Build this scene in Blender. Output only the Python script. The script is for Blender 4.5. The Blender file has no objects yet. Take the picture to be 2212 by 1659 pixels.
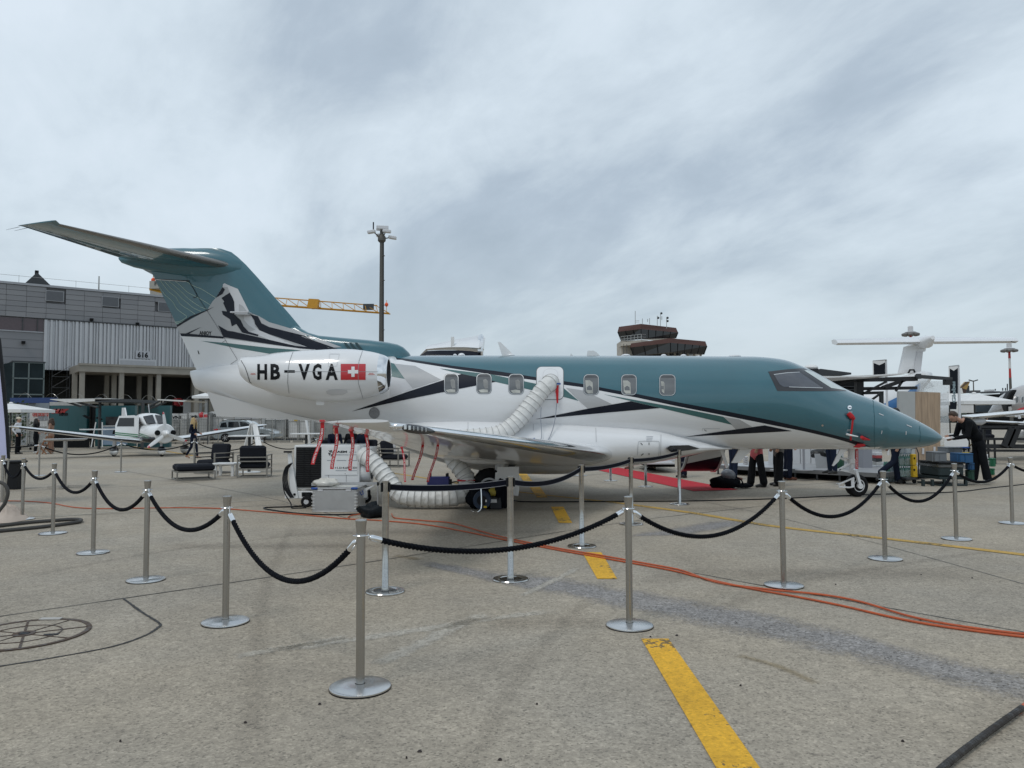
import bpy, bmesh, math, random
from mathutils import Vector, Matrix
R = math.radians
rnd = random.Random(7)
SC = bpy.context.scene
COL = SC.collection
# ------------------------------------------------------------------ camera
EYE = 1.55; FOC = 1661.0; CX = 1106.0; CY = 829.5          # focal length in units of a 2212 px wide picture
PITCH = math.atan((908-CY)/FOC); ROLL = R(0.2)
_r0 = Vector((1,0,0)); _f = Vector((0,math.cos(PITCH),math.sin(PITCH))); _u0 = Vector((0,-math.sin(PITCH),math.cos(PITCH)))
_r = _r0*math.cos(ROLL)-_u0*math.sin(ROLL); _u = _u0*math.cos(ROLL)+_r0*math.sin(ROLL)
cam = bpy.data.objects.new('camera', bpy.data.cameras.new('camera')); COL.objects.link(cam)
cam.data.sensor_width = 36; cam.data.lens = 36*FOC/2212; cam.data.clip_start = .05; cam.data.clip_end = 6000
M4 = Matrix.Identity(4)
for i in range(3):
    M4[i][0] = _r[i]; M4[i][1] = _u[i]; M4[i][2] = -_f[i]
M4[2][3] = EYE
cam.matrix_world = M4
SC.camera = cam
# ------------------------------------------------------------------ world: overcast sky
world = bpy.data.worlds.new('World'); SC.world = world; world.use_nodes = True
SKY_A, SKY_B = (8.8,14.5,0), (16.5,-5.5,0)
SUN_EL, SUN_AZ = R(58), R(215)                              # sun high, behind the left shoulder, soft through cloud
def build_sky():
    nt = world.node_tree; N = nt.nodes; L = nt.links; N.clear()
    def n(t, **k):
        o = N.new(t)
        for a, b in k.items(): setattr(o, a, b)
        return o
    def math_(op, a, b=None, clamp=False):
        m = n('ShaderNodeMath', operation=op, use_clamp=clamp)
        for i, v in enumerate((a, b)):
            if v is None: continue
            if isinstance(v, (int, float)): m.inputs[i].default_value = v
            else: L.new(v, m.inputs[i])
        return m.outputs[0]
    out = n('ShaderNodeOutputWorld'); bg = n('ShaderNodeBackground'); bg.inputs[1].default_value = 0.1
    sky = n('ShaderNodeTexSky', sky_type='NISHITA'); sky.sun_disc = False
    sky.sun_elevation = SUN_EL; sky.sun_rotation = SUN_AZ; sky.dust_density = 2.5; sky.air_density = 1.2
    tc = n('ShaderNodeTexCoord'); sep = n('ShaderNodeSeparateXYZ'); L.new(tc.outputs['Generated'], sep.inputs[0])
    z = math_('MAXIMUM', sep.outputs[2], 0.0)
    zz = math_('ADD', z, 0.30)
    px = math_('DIVIDE', sep.outputs[0], zz); py = math_('DIVIDE', sep.outputs[1], zz)
    cmb = n('ShaderNodeCombineXYZ'); L.new(px, cmb.inputs[0]); L.new(py, cmb.inputs[1])
    def cloud(loc, ang, scl, size, det, rough, dist):
        mp = n('ShaderNodeMapping', vector_type='TEXTURE'); mp.inputs['Location'].default_value = loc; mp.inputs['Rotation'].default_value = (0, 0, R(ang)); mp.inputs['Scale'].default_value = scl
        L.new(cmb.outputs[0], mp.inputs[0]); t = n('ShaderNodeTexNoise'); L.new(mp.outputs[0], t.inputs['Vector'])
        t.inputs['Scale'].default_value = size; t.inputs['Detail'].default_value = det; t.inputs['Roughness'].default_value = rough; t.inputs['Distortion'].default_value = dist
        return t.outputs[0]
    big = cloud(SKY_A, 125, (2.0, 1, 1), .62, 3, .5, .3); mid = cloud(SKY_B, 122, (1.6, 1, 1), 2.1, 12, .57, .25); fine = cloud((1,4,0), 118, (1.6, 1, 1), 5.5, 10, .62, .5)
    s = math_('ADD', math_('ADD', math_('MULTIPLY', big, .47), math_('MULTIPLY', mid, .42)), math_('MULTIPLY', fine, .12))
    rm = n('ShaderNodeValToRGB'); L.new(s, rm.inputs[0]); cr = rm.color_ramp
    cr.elements[0].position = .405; cr.elements[0].color = (.41, .495, .585, 1)
    cr.elements[1].position = .61; cr.elements[1].color = (.76, .855, .945, 1)
    e = cr.elements.new(.46); e.color = (.475, .565, .66, 1)
    e = cr.elements.new(.515); e.color = (.61, .705, .79, 1)
    e = cr.elements.new(.56); e.color = (.70, .80, .885, 1)
    # pale band of thin cloud low over the horizon
    hz = n('ShaderNodeMapRange'); hz.inputs['From Min'].default_value = 0.0; hz.inputs['From Max'].default_value = .26; hz.inputs['To Min'].default_value = .85; hz.inputs['To Max'].default_value = 0; hz.clamp = True
    L.new(z, hz.inputs[0])
    mx = n('ShaderNodeMixRGB'); L.new(hz.outputs[0], mx.inputs[0]); L.new(rm.outputs[0], mx.inputs[1]); mx.inputs[2].default_value = (.56, .655, .71, 1)
    sc = n('ShaderNodeMixRGB', blend_type='MULTIPLY'); sc.inputs[0].default_value = 1; L.new(mx.outputs[0], sc.inputs[1]); sc.inputs[2].default_value = (10.2, 10.2, 10.2, 1)
    m2 = n('ShaderNodeMixRGB'); m2.inputs[0].default_value = .9; L.new(sky.outputs[0], m2.inputs[1]); L.new(sc.outputs[0], m2.inputs[2])
    L.new(m2.outputs[0], bg.inputs[0]); L.new(bg.outputs[0], out.inputs[0])
build_sky()
sun = bpy.data.objects.new('sun', bpy.data.lights.new('sun', 'SUN')); COL.objects.link(sun)
sun.data.energy = .9; sun.data.angle = R(16); sun.data.color = (1, .97, .92)
# light comes from azimuth SUN_AZ (clockwise from +Y) at elevation SUN_EL
_sd = Vector((math.sin(SUN_AZ)*math.cos(SUN_EL), math.cos(SUN_AZ)*math.cos(SUN_EL), math.sin(SUN_EL)))
sun.rotation_euler = (-_sd).to_track_quat('-Z', 'Y').to_euler()
SC.view_settings.view_transform = 'Standard'; SC.view_settings.look = 'None'; SC.view_settings.exposure = 0; SC.view_settings.gamma = 1
SC.view_settings.use_curve_mapping = False
# ------------------------------------------------------------------ picture -> place
def ray(px, py): return _f + _r*((px-CX)/FOC) - _u*((py-CY)/FOC)
def at(px, py, Y):
    d = ray(px, py); t = Y/d.y; return Vector((d.x*t, d.y*t, EYE+d.z*t))
def gnd(px, py, z=0.0):
    d = ray(px, py); t = (z-EYE)/d.z; return Vector((d.x*t, d.y*t, z))
# ------------------------------------------------------------------ materials
MATS = {}
def mat(name, col, rough=.5, metal=0., coat=0., var=.06, scale=6., bump=0., bscale=60., spec=.5, trans=0., emit=None, aniso=None, alpha=1.):
    if name in MATS: return MATS[name]
    m = bpy.data.materials.new(name); m.use_nodes = True; nt = m.node_tree; N = nt.nodes; L = nt.links
    p = N['Principled BSDF']; p.inputs['Roughness'].default_value = rough; p.inputs['Metallic'].default_value = metal
    p.inputs['Coat Weight'].default_value = coat; p.inputs['Coat Roughness'].default_value = .04
    p.inputs['Specular IOR Level'].default_value = spec; p.inputs['Transmission Weight'].default_value = trans
    p.inputs['Alpha'].default_value = alpha
    c = (*col, 1)
    tc = N.new('ShaderNodeTexCoord')
    if var > 0:
        no = N.new('ShaderNodeTexNoise'); no.inputs['Scale'].default_value = scale; no.inputs['Detail'].default_value = 5
        mp = N.new('ShaderNodeMapping'); L.new(tc.outputs['Object'], mp.inputs[0]); L.new(mp.outputs[0], no.inputs['Vector'])
        if aniso: mp.inputs['Scale'].default_value = aniso
        mr = N.new('ShaderNodeMapRange'); mr.inputs['From Min'].default_value = .3; mr.inputs['From Max'].default_value = .7
        mr.inputs['To Min'].default_value = 1-var; mr.inputs['To Max'].default_value = 1+var; L.new(no.outputs[0], mr.inputs[0])
        mu = N.new('ShaderNodeVectorMath'); mu.operation = 'SCALE'; mu.inputs[0].default_value = col; L.new(mr.outputs[0], mu.inputs['Scale'])
        L.new(mu.outputs[0], p.inputs['Base Color'])
        m2 = N.new('ShaderNodeMapRange'); m2.inputs['From Min'].default_value = .3; m2.inputs['From Max'].default_value = .7
        m2.inputs['To Min'].default_value = max(.02, rough*(1-2*var)); m2.inputs['To Max'].default_value = min(1, rough*(1+2*var)); L.new(no.outputs[0], m2.inputs[0])
        L.new(m2.outputs[0], p.inputs['Roughness'])
    else: p.inputs['Base Color'].default_value = c
    if bump > 0:
        nb = N.new('ShaderNodeTexNoise'); nb.inputs['Scale'].default_value = bscale; nb.inputs['Detail'].default_value = 4; L.new(tc.outputs['Object'], nb.inputs['Vector'])
        bu = N.new('ShaderNodeBump'); bu.inputs['Strength'].default_value = bump; bu.inputs['Distance'].default_value = .01; L.new(nb.outputs[0], bu.inputs['Height']); L.new(bu.outputs[0], p.inputs['Normal'])
    if emit:
        p.inputs['Emission Color'].default_value = (*emit[0], 1); p.inputs['Emission Strength'].default_value = emit[1]
    MATS[name] = m; return m
WHITE = mat('white_gloss_paint', (.75,.755,.76), .3, coat=.8, var=.025, scale=1.2)
TEAL = mat('teal_gloss_paint', (.026,.122,.156), .3, coat=1., var=.04, scale=1.5)
GREEN = mat('deep_green_paint', (.020,.105,.105), .35, coat=1., var=.04)
NAVY = mat('navy_gloss_paint', (.004,.007,.016), .4, coat=.25, var=.05, spec=.2)
GREY = mat('silver_grey_paint', (.40,.405,.41), .35, coat=.8, var=.03, scale=2)
LGREY = mat('pale_grey_paint', (.58,.585,.60), .35, coat=.8, var=.03, scale=2)
CHROME = mat('polished_metal', (.80,.81,.82), .09, 1., var=.08, scale=3)
CHROM2 = mat('polished_post_tube', (.50,.50,.49), .12, 1., var=.12, scale=5, aniso=(1,1,6))
STEEL = mat('brushed_steel', (.43,.42,.40), .25, 1., var=.02, scale=14, aniso=(1,1,14))
STEELD = mat('steel_base_plate', (.62,.62,.62), .20, 1., var=.06, scale=5)
def radial_brush(m):
    nt = m.node_tree; p = nt.nodes['Principled BSDF']; p.inputs['Anisotropic'].default_value = .85
    t = nt.nodes.new('ShaderNodeTangent'); t.direction_type = 'RADIAL'; t.axis = 'Z'; nt.links.new(t.outputs[0], p.inputs['Tangent'])
radial_brush(STEELD)
ALU = mat('matt_aluminium', (.50,.50,.50), .42, .85, var=.05, scale=7, bump=.05)
BLACK = mat('black_plastic', (.009,.010,.012), .5, var=.1, spec=.25)
RUBBER = mat('tyre_rubber', (.010,.010,.011), .8, spec=.25, var=.15, bump=.1)
ROPE = mat('black_rope_fibre', (.006,.007,.010), .9, spec=.08, var=.25, scale=60, bump=.4, bscale=220)
FABRIC = mat('charcoal_cushion_fabric', (.018,.020,.026), .95, spec=.1, var=.12, scale=25, bump=.3, bscale=400)
DUCT = mat('white_duct_cloth', (.70,.695,.67), .55, var=.07, scale=9, bump=.9, bscale=16)
RED = mat('red_streamer_cloth', (.48,.012,.018), .7, var=.1, scale=30)
REDP = mat('red_gloss_print', (.50,.012,.02), .35, coat=.8, var=.03)
PRINTW = mat('white_print', (.78,.78,.78), .5, var=.02)
PRINTB = mat('black_print', (.006,.007,.009), .5, var=.03, spec=.2)
PRINTG = mat('grey_print', (.30,.32,.36), .5, var=.02)
GLASSD = mat('dark_tinted_glass', (.012,.014,.018), .06, coat=.1, var=.05, spec=.8)
CONC = mat('raw_concrete', (.27,.25,.215), .85, var=.16, scale=1.1, bump=.2, bscale=12)
WOOD = mat('pale_plank_veneer', (.37,.27,.185), .55, var=.2, scale=2.2, aniso=(9,9,.8))
CLADG = mat('grey_cladding', (.225,.227,.238), .55, .2, var=.06, scale=.6)
DARK = mat('dark_interior', (.012,.013,.014), .9, spec=.1, var=.2, scale=1)
FRAMEG = mat('dark_grey_steel_frame', (.05,.054,.058), .5, .3, var=.08)
SKIN = mat('skin', (.42,.24,.17), .55, var=.05, scale=12)
CLOTHB = mat('black_cloth', (.006,.007,.010), .9, spec=.08, var=.2, scale=12, bump=.3, bscale=40)
YEL = None
# ------------------------------------------------------------------ mesh building
class MB:
    def __init__(s): s.v = []; s.f = []; s.m = []; s.mi = 0
    def add(s, vs, fs):
        b = len(s.v); s.v += [tuple(v) for v in vs]
        for f in fs: s.f.append([b+i for i in f]); s.m.append(s.mi)
        return s
    def box(s, c, d, rz=0, bevel=0, M=None):
        x, y, z = d[0]/2, d[1]/2, d[2]/2; c = Vector(c); Q = Matrix.Rotation(rz, 3, 'Z') if M is None else M
        if bevel <= 0:
            P = [(-x,-y,-z),(x,-y,-z),(x,y,-z),(-x,y,-z),(-x,-y,z),(x,-y,z),(x,y,z),(-x,y,z)]
            return s.add([c+Q@Vector(p) for p in P], [(3,2,1,0),(4,5,6,7),(0,1,5,4),(1,2,6,5),(2,3,7,6),(3,0,4,7)])
        b = min(bevel, x*.9, y*.9, z*.9); rings = []
        for (zz, i) in ((-z, b), (-z+b, 0), (z-b, 0), (z, b)):
            X, Y_ = x-i, y-i; k = b if i == 0 else b*.6
            rings.append([c+Q@Vector(p+(zz,)) for p in ((-X+k,-Y_),(X-k,-Y_),(X,-Y_+k),(X,Y_-k),(X-k,Y_),(-X+k,Y_),(-X,Y_-k),(-X,-Y_+k))])
        return s.loft(rings, cap=True)
    def loft(s, rings, closed=True, cap=False):
        n = len(rings[0]); vs = [p for r in rings for p in r]; fs = []
        for i in range(len(rings)-1):
            for j in range(n if closed else n-1):
                k = (j+1) % n; fs.append((i*n+j, i*n+k, (i+1)*n+k, (i+1)*n+j))
        if cap:
            fs.append(tuple(range(n-1, -1, -1))); fs.append(tuple((len(rings)-1)*n+j for j in range(n)))
        return s.add(vs, fs)
    def cyl(s, a, b, r0, r1=None, n=12, cap=True):
        a, b = Vector(a), Vector(b); r1 = r0 if r1 is None else r1
        d = (b-a).normalized(); u = d.orthogonal().normalized(); w = d.cross(u)
        ring = lambda p, r: [p+(u*math.cos(2*math.pi*i/n)+w*math.sin(2*math.pi*i/n))*r for i in range(n)]
        return s.loft([ring(a, r0), ring(b, r1)], cap=cap)
    def tube(s, pts, r, n=8, cap=True, flat=None):
        pts = [Vector(p) for p in pts]; rings = []; u = None
        for i, p in enumerate(pts):
            d = (pts[min(i+1, len(pts)-1)]-pts[max(i-1, 0)]).normalized()
            if u is None: u = d.orthogonal().normalized()
            u = (u-d*u.dot(d)); u = u.normalized() if u.length > 1e-6 else d.orthogonal().normalized(); w = d.cross(u)
            rr = r[i] if isinstance(r, (list, tuple)) else r
            rings.append([p+(u*math.cos(2*math.pi*k/n)+w*math.sin(2*math.pi*k/n))*rr for k in range(n)])
        return s.loft(rings, cap=cap)
    def lathe(s, prof, o=(0,0,0), ax='Z', n=24, cap=True):
        o = Vector(o); rings = []
        for (r, h) in prof:
            ring = []
            for i in range(n):
                a = 2*math.pi*i/n; c, d = r*math.cos(a), r*math.sin(a)
                ring.append(o+(Vector((c, d, h)) if ax == 'Z' else Vector((h, c, d)) if ax == 'X' else Vector((d, h, c))))
            rings.append(ring)
        return s.loft(rings, cap=cap)
    def ell(s, c, r, n=12, m=8, M=None):
        c = Vector(c); rings = []
        for i in range(m+1):
            t = math.pi*(i/m); t = min(max(t, .02), math.pi-.02); ring = []
            for j in range(n):
                a = 2*math.pi*j/n; p = Vector((r[0]*math.sin(t)*math.cos(a), r[1]*math.sin(t)*math.sin(a), -r[2]*math.cos(t)))
                ring.append(c+(M@p if M is not None else p))
            rings.append(ring)
        return s.loft(rings, cap=True)
    def prism(s, poly, off):
        off = Vector(off); n = len(poly); P = [Vector(p) for p in poly]
        vs = P+[p+off for p in P]
        return s.add(vs, [tuple(range(n-1,-1,-1)), tuple(range(n, 2*n))]+[(i, (i+1) % n, n+(i+1) % n, n+i) for i in range(n)])
    def quad(s, *p): return s.add(p, [tuple(range(len(p)))])
    def bar(s, a, b, w, h):
        a, b = Vector(a), Vector(b); d = (b-a).normalized(); up = Vector((0,0,1)) if abs(d.z) < .95 else Vector((1,0,0))
        x = d.cross(up).normalized()*w/2; y = x.cross(d).normalized()*h/2
        return s.loft([[p-x-y, p+x-y, p+x+y, p-x+y] for p in (a, b)], cap=True)
def mesh_of(name, mb, mats, smooth=True, auto=35):
    me = bpy.data.meshes.new(name); me.from_pydata(mb.v, [], mb.f)
    for m in (mats if isinstance(mats, (list, tuple)) else [mats]): me.materials.append(m)
    if any(mb.m): me.polygons.foreach_set('material_index', mb.m)
    bm = bmesh.new(); bm.from_mesh(me); bmesh.ops.recalc_face_normals(bm, faces=bm.faces)
    if smooth:
        for f in bm.faces: f.smooth = True
        for e in bm.edges:
            if len(e.link_faces) == 2 and e.calc_face_angle(0) > R(auto): e.smooth = False
    bm.to_mesh(me); bm.free(); me.update()
    return me
def wloc(o):
    v = Vector((0,0,0))
    while o is not None: v += o.location; o = o.parent
    return v
def link(o, parent=None):
    COL.objects.link(o)
    if parent is not None:
        o.parent = parent; o.location = o.location-wloc(parent)
    return o
def part(name, mb, mats, parent=None, smooth=True, auto=35, kind=None, label=None):
    """one mesh object; the mesh is given in place coordinates"""
    o = bpy.data.objects.new(name, mb if isinstance(mb, bpy.types.Mesh) else mesh_of(name, mb, mats, smooth, auto))
    link(o, parent)
    if kind: o['kind'] = kind
    if label: o['label'] = label
    return o
def tag(o, label=None, cat=None, group=None, kind=None):
    if label: o['label'] = label
    if cat: o['category'] = cat
    if group: o['group'] = group
    if kind: o['kind'] = kind
    return o
def thing(name, label, cat, loc=(0,0,0), group=None):
    o = bpy.data.objects.new(name, None); o.empty_display_size = .2; o.location = loc; COL.objects.link(o)
    return tag(o, label, cat, group)
def single(name, mb, mats, label, cat, group=None, smooth=True, auto=35):
    return tag(part(name, mb, mats, None, smooth, auto), label, cat, group)
def copy_tree(o, parent=None):
    c = o.copy(); COL.objects.link(c)
    if parent is not None: c.parent = parent
    for ch in list(o.children): copy_tree(ch, c)
    return c
def pchip(pts):
    pts = sorted(pts); X = [p[0] for p in pts]; Y = [p[1] for p in pts]; n = len(X)
    d = [(Y[i+1]-Y[i])/(X[i+1]-X[i]) for i in range(n-1)]; m = [0]*n; m[0] = d[0]; m[-1] = d[-1]
    for i in range(1, n-1):
        m[i] = 0 if d[i-1]*d[i] <= 0 else 2*d[i-1]*d[i]/(d[i-1]+d[i])
    def f(x):
        if x <= X[0]: return Y[0]
        if x >= X[-1]: return Y[-1]
        i = max(k for k in range(n-1) if X[k] <= x); h = X[i+1]-X[i]; t = (x-X[i])/h
        return (2*t**3-3*t*t+1)*Y[i]+(t**3-2*t*t+t)*h*m[i]+(-2*t**3+3*t*t)*Y[i+1]+(t**3-t*t)*h*m[i+1]
    return f
def lin(pts):
    pts = sorted(pts)
    def f(x):
        if x <= pts[0][0]: return pts[0][1]
        for (a, b), (c, d) in zip(pts, pts[1:]):
            if x <= c: return b+(d-b)*(x-a)/(c-a)
        return pts[-1][1]
    return f
def spline(P, n=8):
    P = [Vector(p) for p in P]; out = []
    for i in range(len(P)-1):
        p0, p1, p2, p3 = P[max(i-1,0)], P[i], P[i+1], P[min(i+2,len(P)-1)]
        for k in range(n):
            t = k/n; out.append(.5*((2*p1)+(p2-p0)*t+(2*p0-5*p1+4*p2-p3)*t*t+(3*p1-p0-3*p2+p3)*t**3))
    return out+[P[-1]]
# flat shapes -> finely cut -> laid on a curved skin
def cut_shape(bm, step):
    if not bm.faces: return bm
    bmesh.ops.triangulate(bm, faces=bm.faces)
    if not step: return bm
    for ax in (0, 1):
        lo = min(v.co[ax] for v in bm.verts); hi = max(v.co[ax] for v in bm.verts)
        k = math.floor(lo/step)+1
        while k*step < hi:
            co = [0,0,0]; co[ax] = k*step; no = [0,0,0]; no[ax] = 1
            bmesh.ops.bisect_plane(bm, geom=bm.verts[:]+bm.edges[:]+bm.faces[:], plane_co=co, plane_no=no, dist=1e-5); k += 1
    return bm
def poly_bm(polys):
    bm = bmesh.new()
    for P in polys:
        vs = [bm.verts.new((p[0], p[1], 0)) for p in P]
        try: bm.faces.new(vs).normal_update()
        except ValueError: pass
    return bm
FONTS = {}
def text_bm(s, size, bold=0., align='LEFT', space=1., shear=0., res=2):
    cu = bpy.data.curves.new('lettering', 'FONT'); cu.body = s; cu.size = size; cu.offset = bold; cu.align_x = align; cu.space_character = space; cu.shear = shear; cu.resolution_u = res
    o = bpy.data.objects.new('lettering_source', cu); COL.objects.link(o)
    bpy.context.view_layer.update()
    me = bpy.data.meshes.new_from_object(o.evaluated_get(bpy.context.evaluated_depsgraph_get()))
    bm = bmesh.new(); bm.from_mesh(me); bpy.data.objects.remove(o); bpy.data.meshes.remove(me); bpy.data.curves.remove(cu)
    return bm
def lay(name, bm, f, material, parent, step=.08, label=None, kind=None):
    """cut a flat shape and map every vertex (u, v) -> f(u, v)"""
    cut_shape(bm, step)
    for v in bm.verts: v.co = f(v.co.x, v.co.y)
    me = bpy.data.meshes.new(name); bm.to_mesh(me); bm.free(); me.materials.append(material)
    for p in me.polygons: p.use_smooth = True
    return part(name, me, None, parent, label=label, kind=kind)
def text_on(name, s, size, o, ux, uz, material, parent, bold=0., align='LEFT', shear=0., space=1., width=None):
    """flat lettering on a plane through o, written along ux, upright uz"""
    o, ux, uz = Vector(o), Vector(ux).normalized(), Vector(uz).normalized()
    bm = text_bm(s, size, bold, align, space, shear); k = 1.
    if width:
        w = max(v.co.x for v in bm.verts)-min(v.co.x for v in bm.verts); k = width/w
    return lay(name, bm, lambda u, v: o+ux*u*k+uz*v, material, parent, 0)
# ------------------------------------------------------------------ ground and its markings
def speckle(nt, p, col, amp=1., alpha=None):
    N, L = nt.nodes, nt.links
    tc = N.new('ShaderNodeTexCoord')
    def noise(sc, det=5, rough=.55):
        o = N.new('ShaderNodeTexNoise'); o.inputs['Scale'].default_value = sc; o.inputs['Detail'].default_value = det; o.inputs['Roughness'].default_value = rough
        L.new(tc.outputs['Object'], o.inputs['Vector']); return o.outputs[0]
    def mr(x, a, b, c, d):
        o = N.new('ShaderNodeMapRange'); L.new(x, o.inputs[0])
        for i, v in enumerate((a, b, c, d)): o.inputs[1+i].default_value = v
        return o.outputs[0]
    def mul(a, b):
        o = N.new('ShaderNodeMath'); o.operation = 'MULTIPLY'; L.new(a, o.inputs[0]); L.new(b, o.inputs[1]); return o.outputs[0]
    vo = N.new('ShaderNodeTexVoronoi'); vo.inputs['Scale'].default_value = 85; L.new(tc.outputs['Object'], vo.inputs['Vector'])
    sx = N.new('ShaderNodeSeparateXYZ'); L.new(vo.outputs['Color'], sx.inputs[0])
    cr = N.new('ShaderNodeValToRGB'); L.new(sx.outputs[0], cr.inputs[0]); e = cr.color_ramp
    e.elements[0].position = 0; e.elements[0].color = (.40,)*3+(1,); e.elements[1].position = 1; e.elements[1].color = (1.0,)*3+(1,)
    for ps, v in ((.12, .62), (.3, .72), (.75, .80), (.93, .9)):
        q = e.elements.new(ps); q.color = (v, v, v, 1)
    v2 = N.new('ShaderNodeTexVoronoi'); v2.inputs['Scale'].default_value = 33; L.new(tc.outputs['Object'], v2.inputs['Vector'])
    s2 = N.new('ShaderNodeSeparateXYZ'); L.new(v2.outputs['Color'], s2.inputs[0])
    f = mul(mr(cr.outputs[0], .4, 1., 1-.62*amp, 1+.38*amp), mr(s2.outputs[1], 0, 1, 1-.14*amp, 1+.14*amp))
    f = mul(f, mr(noise(.22, 6), .3, .7, .86, 1.14)); f = mul(f, mr(noise(1.7, 6, .65), .3, .7, .90, 1.10)); f = mul(f, mr(noise(11, 5, .7), .3, .7, .90, 1.10))
    sc = N.new('ShaderNodeVectorMath'); sc.operation = 'SCALE'; sc.inputs[0].default_value = col; L.new(f, sc.inputs['Scale'])
    # brownish and bluish drift between pours
    dr = N.new('ShaderNodeMixRGB'); dr.blend_type = 'MULTIPLY'; L.new(mr(noise(.35, 3), .4, .65, 0, 1), dr.inputs[0]); L.new(sc.outputs[0], dr.inputs[1]); dr.inputs[2].default_value = (.95, .98, 1.03, 1)
    L.new(dr.outputs[0], p.inputs['Base Color'])
    p.inputs['Roughness'].default_value = .85
    bu = N.new('ShaderNodeBump'); bu.inputs['Strength'].default_value = .35; bu.inputs['Distance'].default_value = .006
    L.new(vo.outputs['Distance'], bu.inputs['Height']); L.new(bu.outputs[0], p.inputs['Normal'])
    return dict(noise=noise, mr=mr, mul=mul, tc=tc, col=dr.outputs[0])
def new_mat(name):
    m = bpy.data.materials.new(name); m.use_nodes = True; MATS[name] = m; return m, m.node_tree, m.node_tree.nodes['Principled BSDF']
m_gr, nt, pr = new_mat('worn_concrete'); speckle(nt, pr, (.350,.302,.234), .75)
def edge_alpha(name, col, amp, soft, wob, strength=1.):
    """a strip whose borders dissolve raggedly; UV v runs across it"""
    m, nt, p = new_mat(name); h = speckle(nt, p, col, amp); N, L = nt.nodes, nt.links
    uv = N.new('ShaderNodeUVMap'); sp = N.new('ShaderNodeSeparateXYZ'); L.new(uv.outputs[0], sp.inputs[0])
    def op(o, a, b):
        q = N.new('ShaderNodeMath'); q.operation = o
        for i, v in enumerate((a, b)):
            if isinstance(v, (int, float)): q.inputs[i].default_value = v
            else: L.new(v, q.inputs[i])
        return q.outputs[0]
    d = op('ABSOLUTE', op('SUBTRACT', sp.outputs[1], .5), 0)            # 0 middle .. .5 border
    e = op('SUBTRACT', .5, d)
    e2 = op('SUBTRACT', .5, op('ABSOLUTE', op('SUBTRACT', sp.outputs[0], .5), 0)); e = op('MINIMUM', e, op('MULTIPLY', e2, 2.5))
    e = op('ADD', e, op('MULTIPLY', op('SUBTRACT', h['noise'](26, 5, .7), .5), wob)); e = op('ADD', e, op('MULTIPLY', op('SUBTRACT', h['noise'](3, 5, .7), .5), wob))
    L.new(op('MULTIPLY', h['mr'](e, .06, .06+soft, 0, 1), strength), p.inputs['Alpha'])
    return m
def yellow(name, col, wear):
    m, nt, p = new_mat(name); h = speckle(nt, p, col, .45); N, L = nt.nodes, nt.links
    mx = N.new('ShaderNodeMixRGB'); L.new(h['mr'](h['mul'](h['noise'](24, 3, .6), h['mr'](h['noise'](1.6, 3), .35, .65, .6, 1.25)), wear, wear+.03, 0, .85), mx.inputs[0])
    L.new(h['col'], mx.inputs[1]); mx.inputs[2].default_value = (.10,.085,.055,1); L.new(mx.outputs[0], p.inputs['Base Color']); return m
YEL = yellow('yellow_marking_paint', (.72,.39,.026), .565); YEL2 = yellow('faded_yellow_paint', (.50,.31,.07), .56)
m_patch = edge_alpha('blue_grey_repair', (.325,.31,.30), 1.3, .30, .5, .66)
m_scr = edge_alpha('pale_scrape', (.55,.505,.425), .8, .3, .5, .6)
m_stain = edge_alpha('dark_stain', (.315,.272,.212), .9, .5, .5, .3)
m_rust = edge_alpha('rusty_stain', (.30,.23,.12), .9, .5, .5, .5)
mb = MB(); S = 2500
mb.quad((-S,-60,0), (S,-60,0), (S,S,0), (-S,S,0))
ground = tag(part('ground', mb, m_gr), kind='structure')
def strip_obj(name, left, right, m, z, parent=None):
    n = len(left); vs = [(p.x,p.y,z) for p in left]+[(p.x,p.y,z) for p in right]
    me = bpy.data.meshes.new(name); me.from_pydata(vs, [], [(i, i+1, n+i+1, n+i) for i in range(n-1)]); me.materials.append(m)
    uv = me.uv_layers.new(name='UVMap')
    for poly in me.polygons:
        for li in poly.loop_indices:
            k = me.loops[li].vertex_index; uv.data[li].uv = ((k % n)/(n-1), 0. if k < n else 1.)
    bm = bmesh.new(); bm.from_mesh(me); bmesh.ops.recalc_face_normals(bm, faces=bm.faces)
    if bm.faces[0].normal.z < 0: bmesh.ops.reverse_faces(bm, faces=bm.faces)
    bm.to_mesh(me); bm.free()
    return part(name, me, None, parent)
def band(name, px, w, m, z, parent=ground, seg=14, jit=0.):
    """a strip of width w (metres) along a line on the ground"""
    P = spline([gnd(*p) for p in px], seg); l, r = [], []
    for i, p in enumerate(P):
        d = (P[min(i+1, len(P)-1)]-P[max(i-1, 0)]).normalized(); s = Vector((-d.y, d.x, 0))*w/2*(1+rnd.uniform(-jit, jit))
        q = p+Vector((-d.y, d.x, 0))*rnd.uniform(-1, 1)*jit*w*.25; l.append(q+s); r.append(q-s)
    return strip_obj(name, l, r, m, z, parent)
m_seal = mat('bitumen_joint_sealant', (.028,.027,.026), .7, var=.3, scale=20, bump=.3)
m_seal2 = mat('dusty_joint', (.12,.112,.10), .8, var=.3, scale=20)
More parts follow.
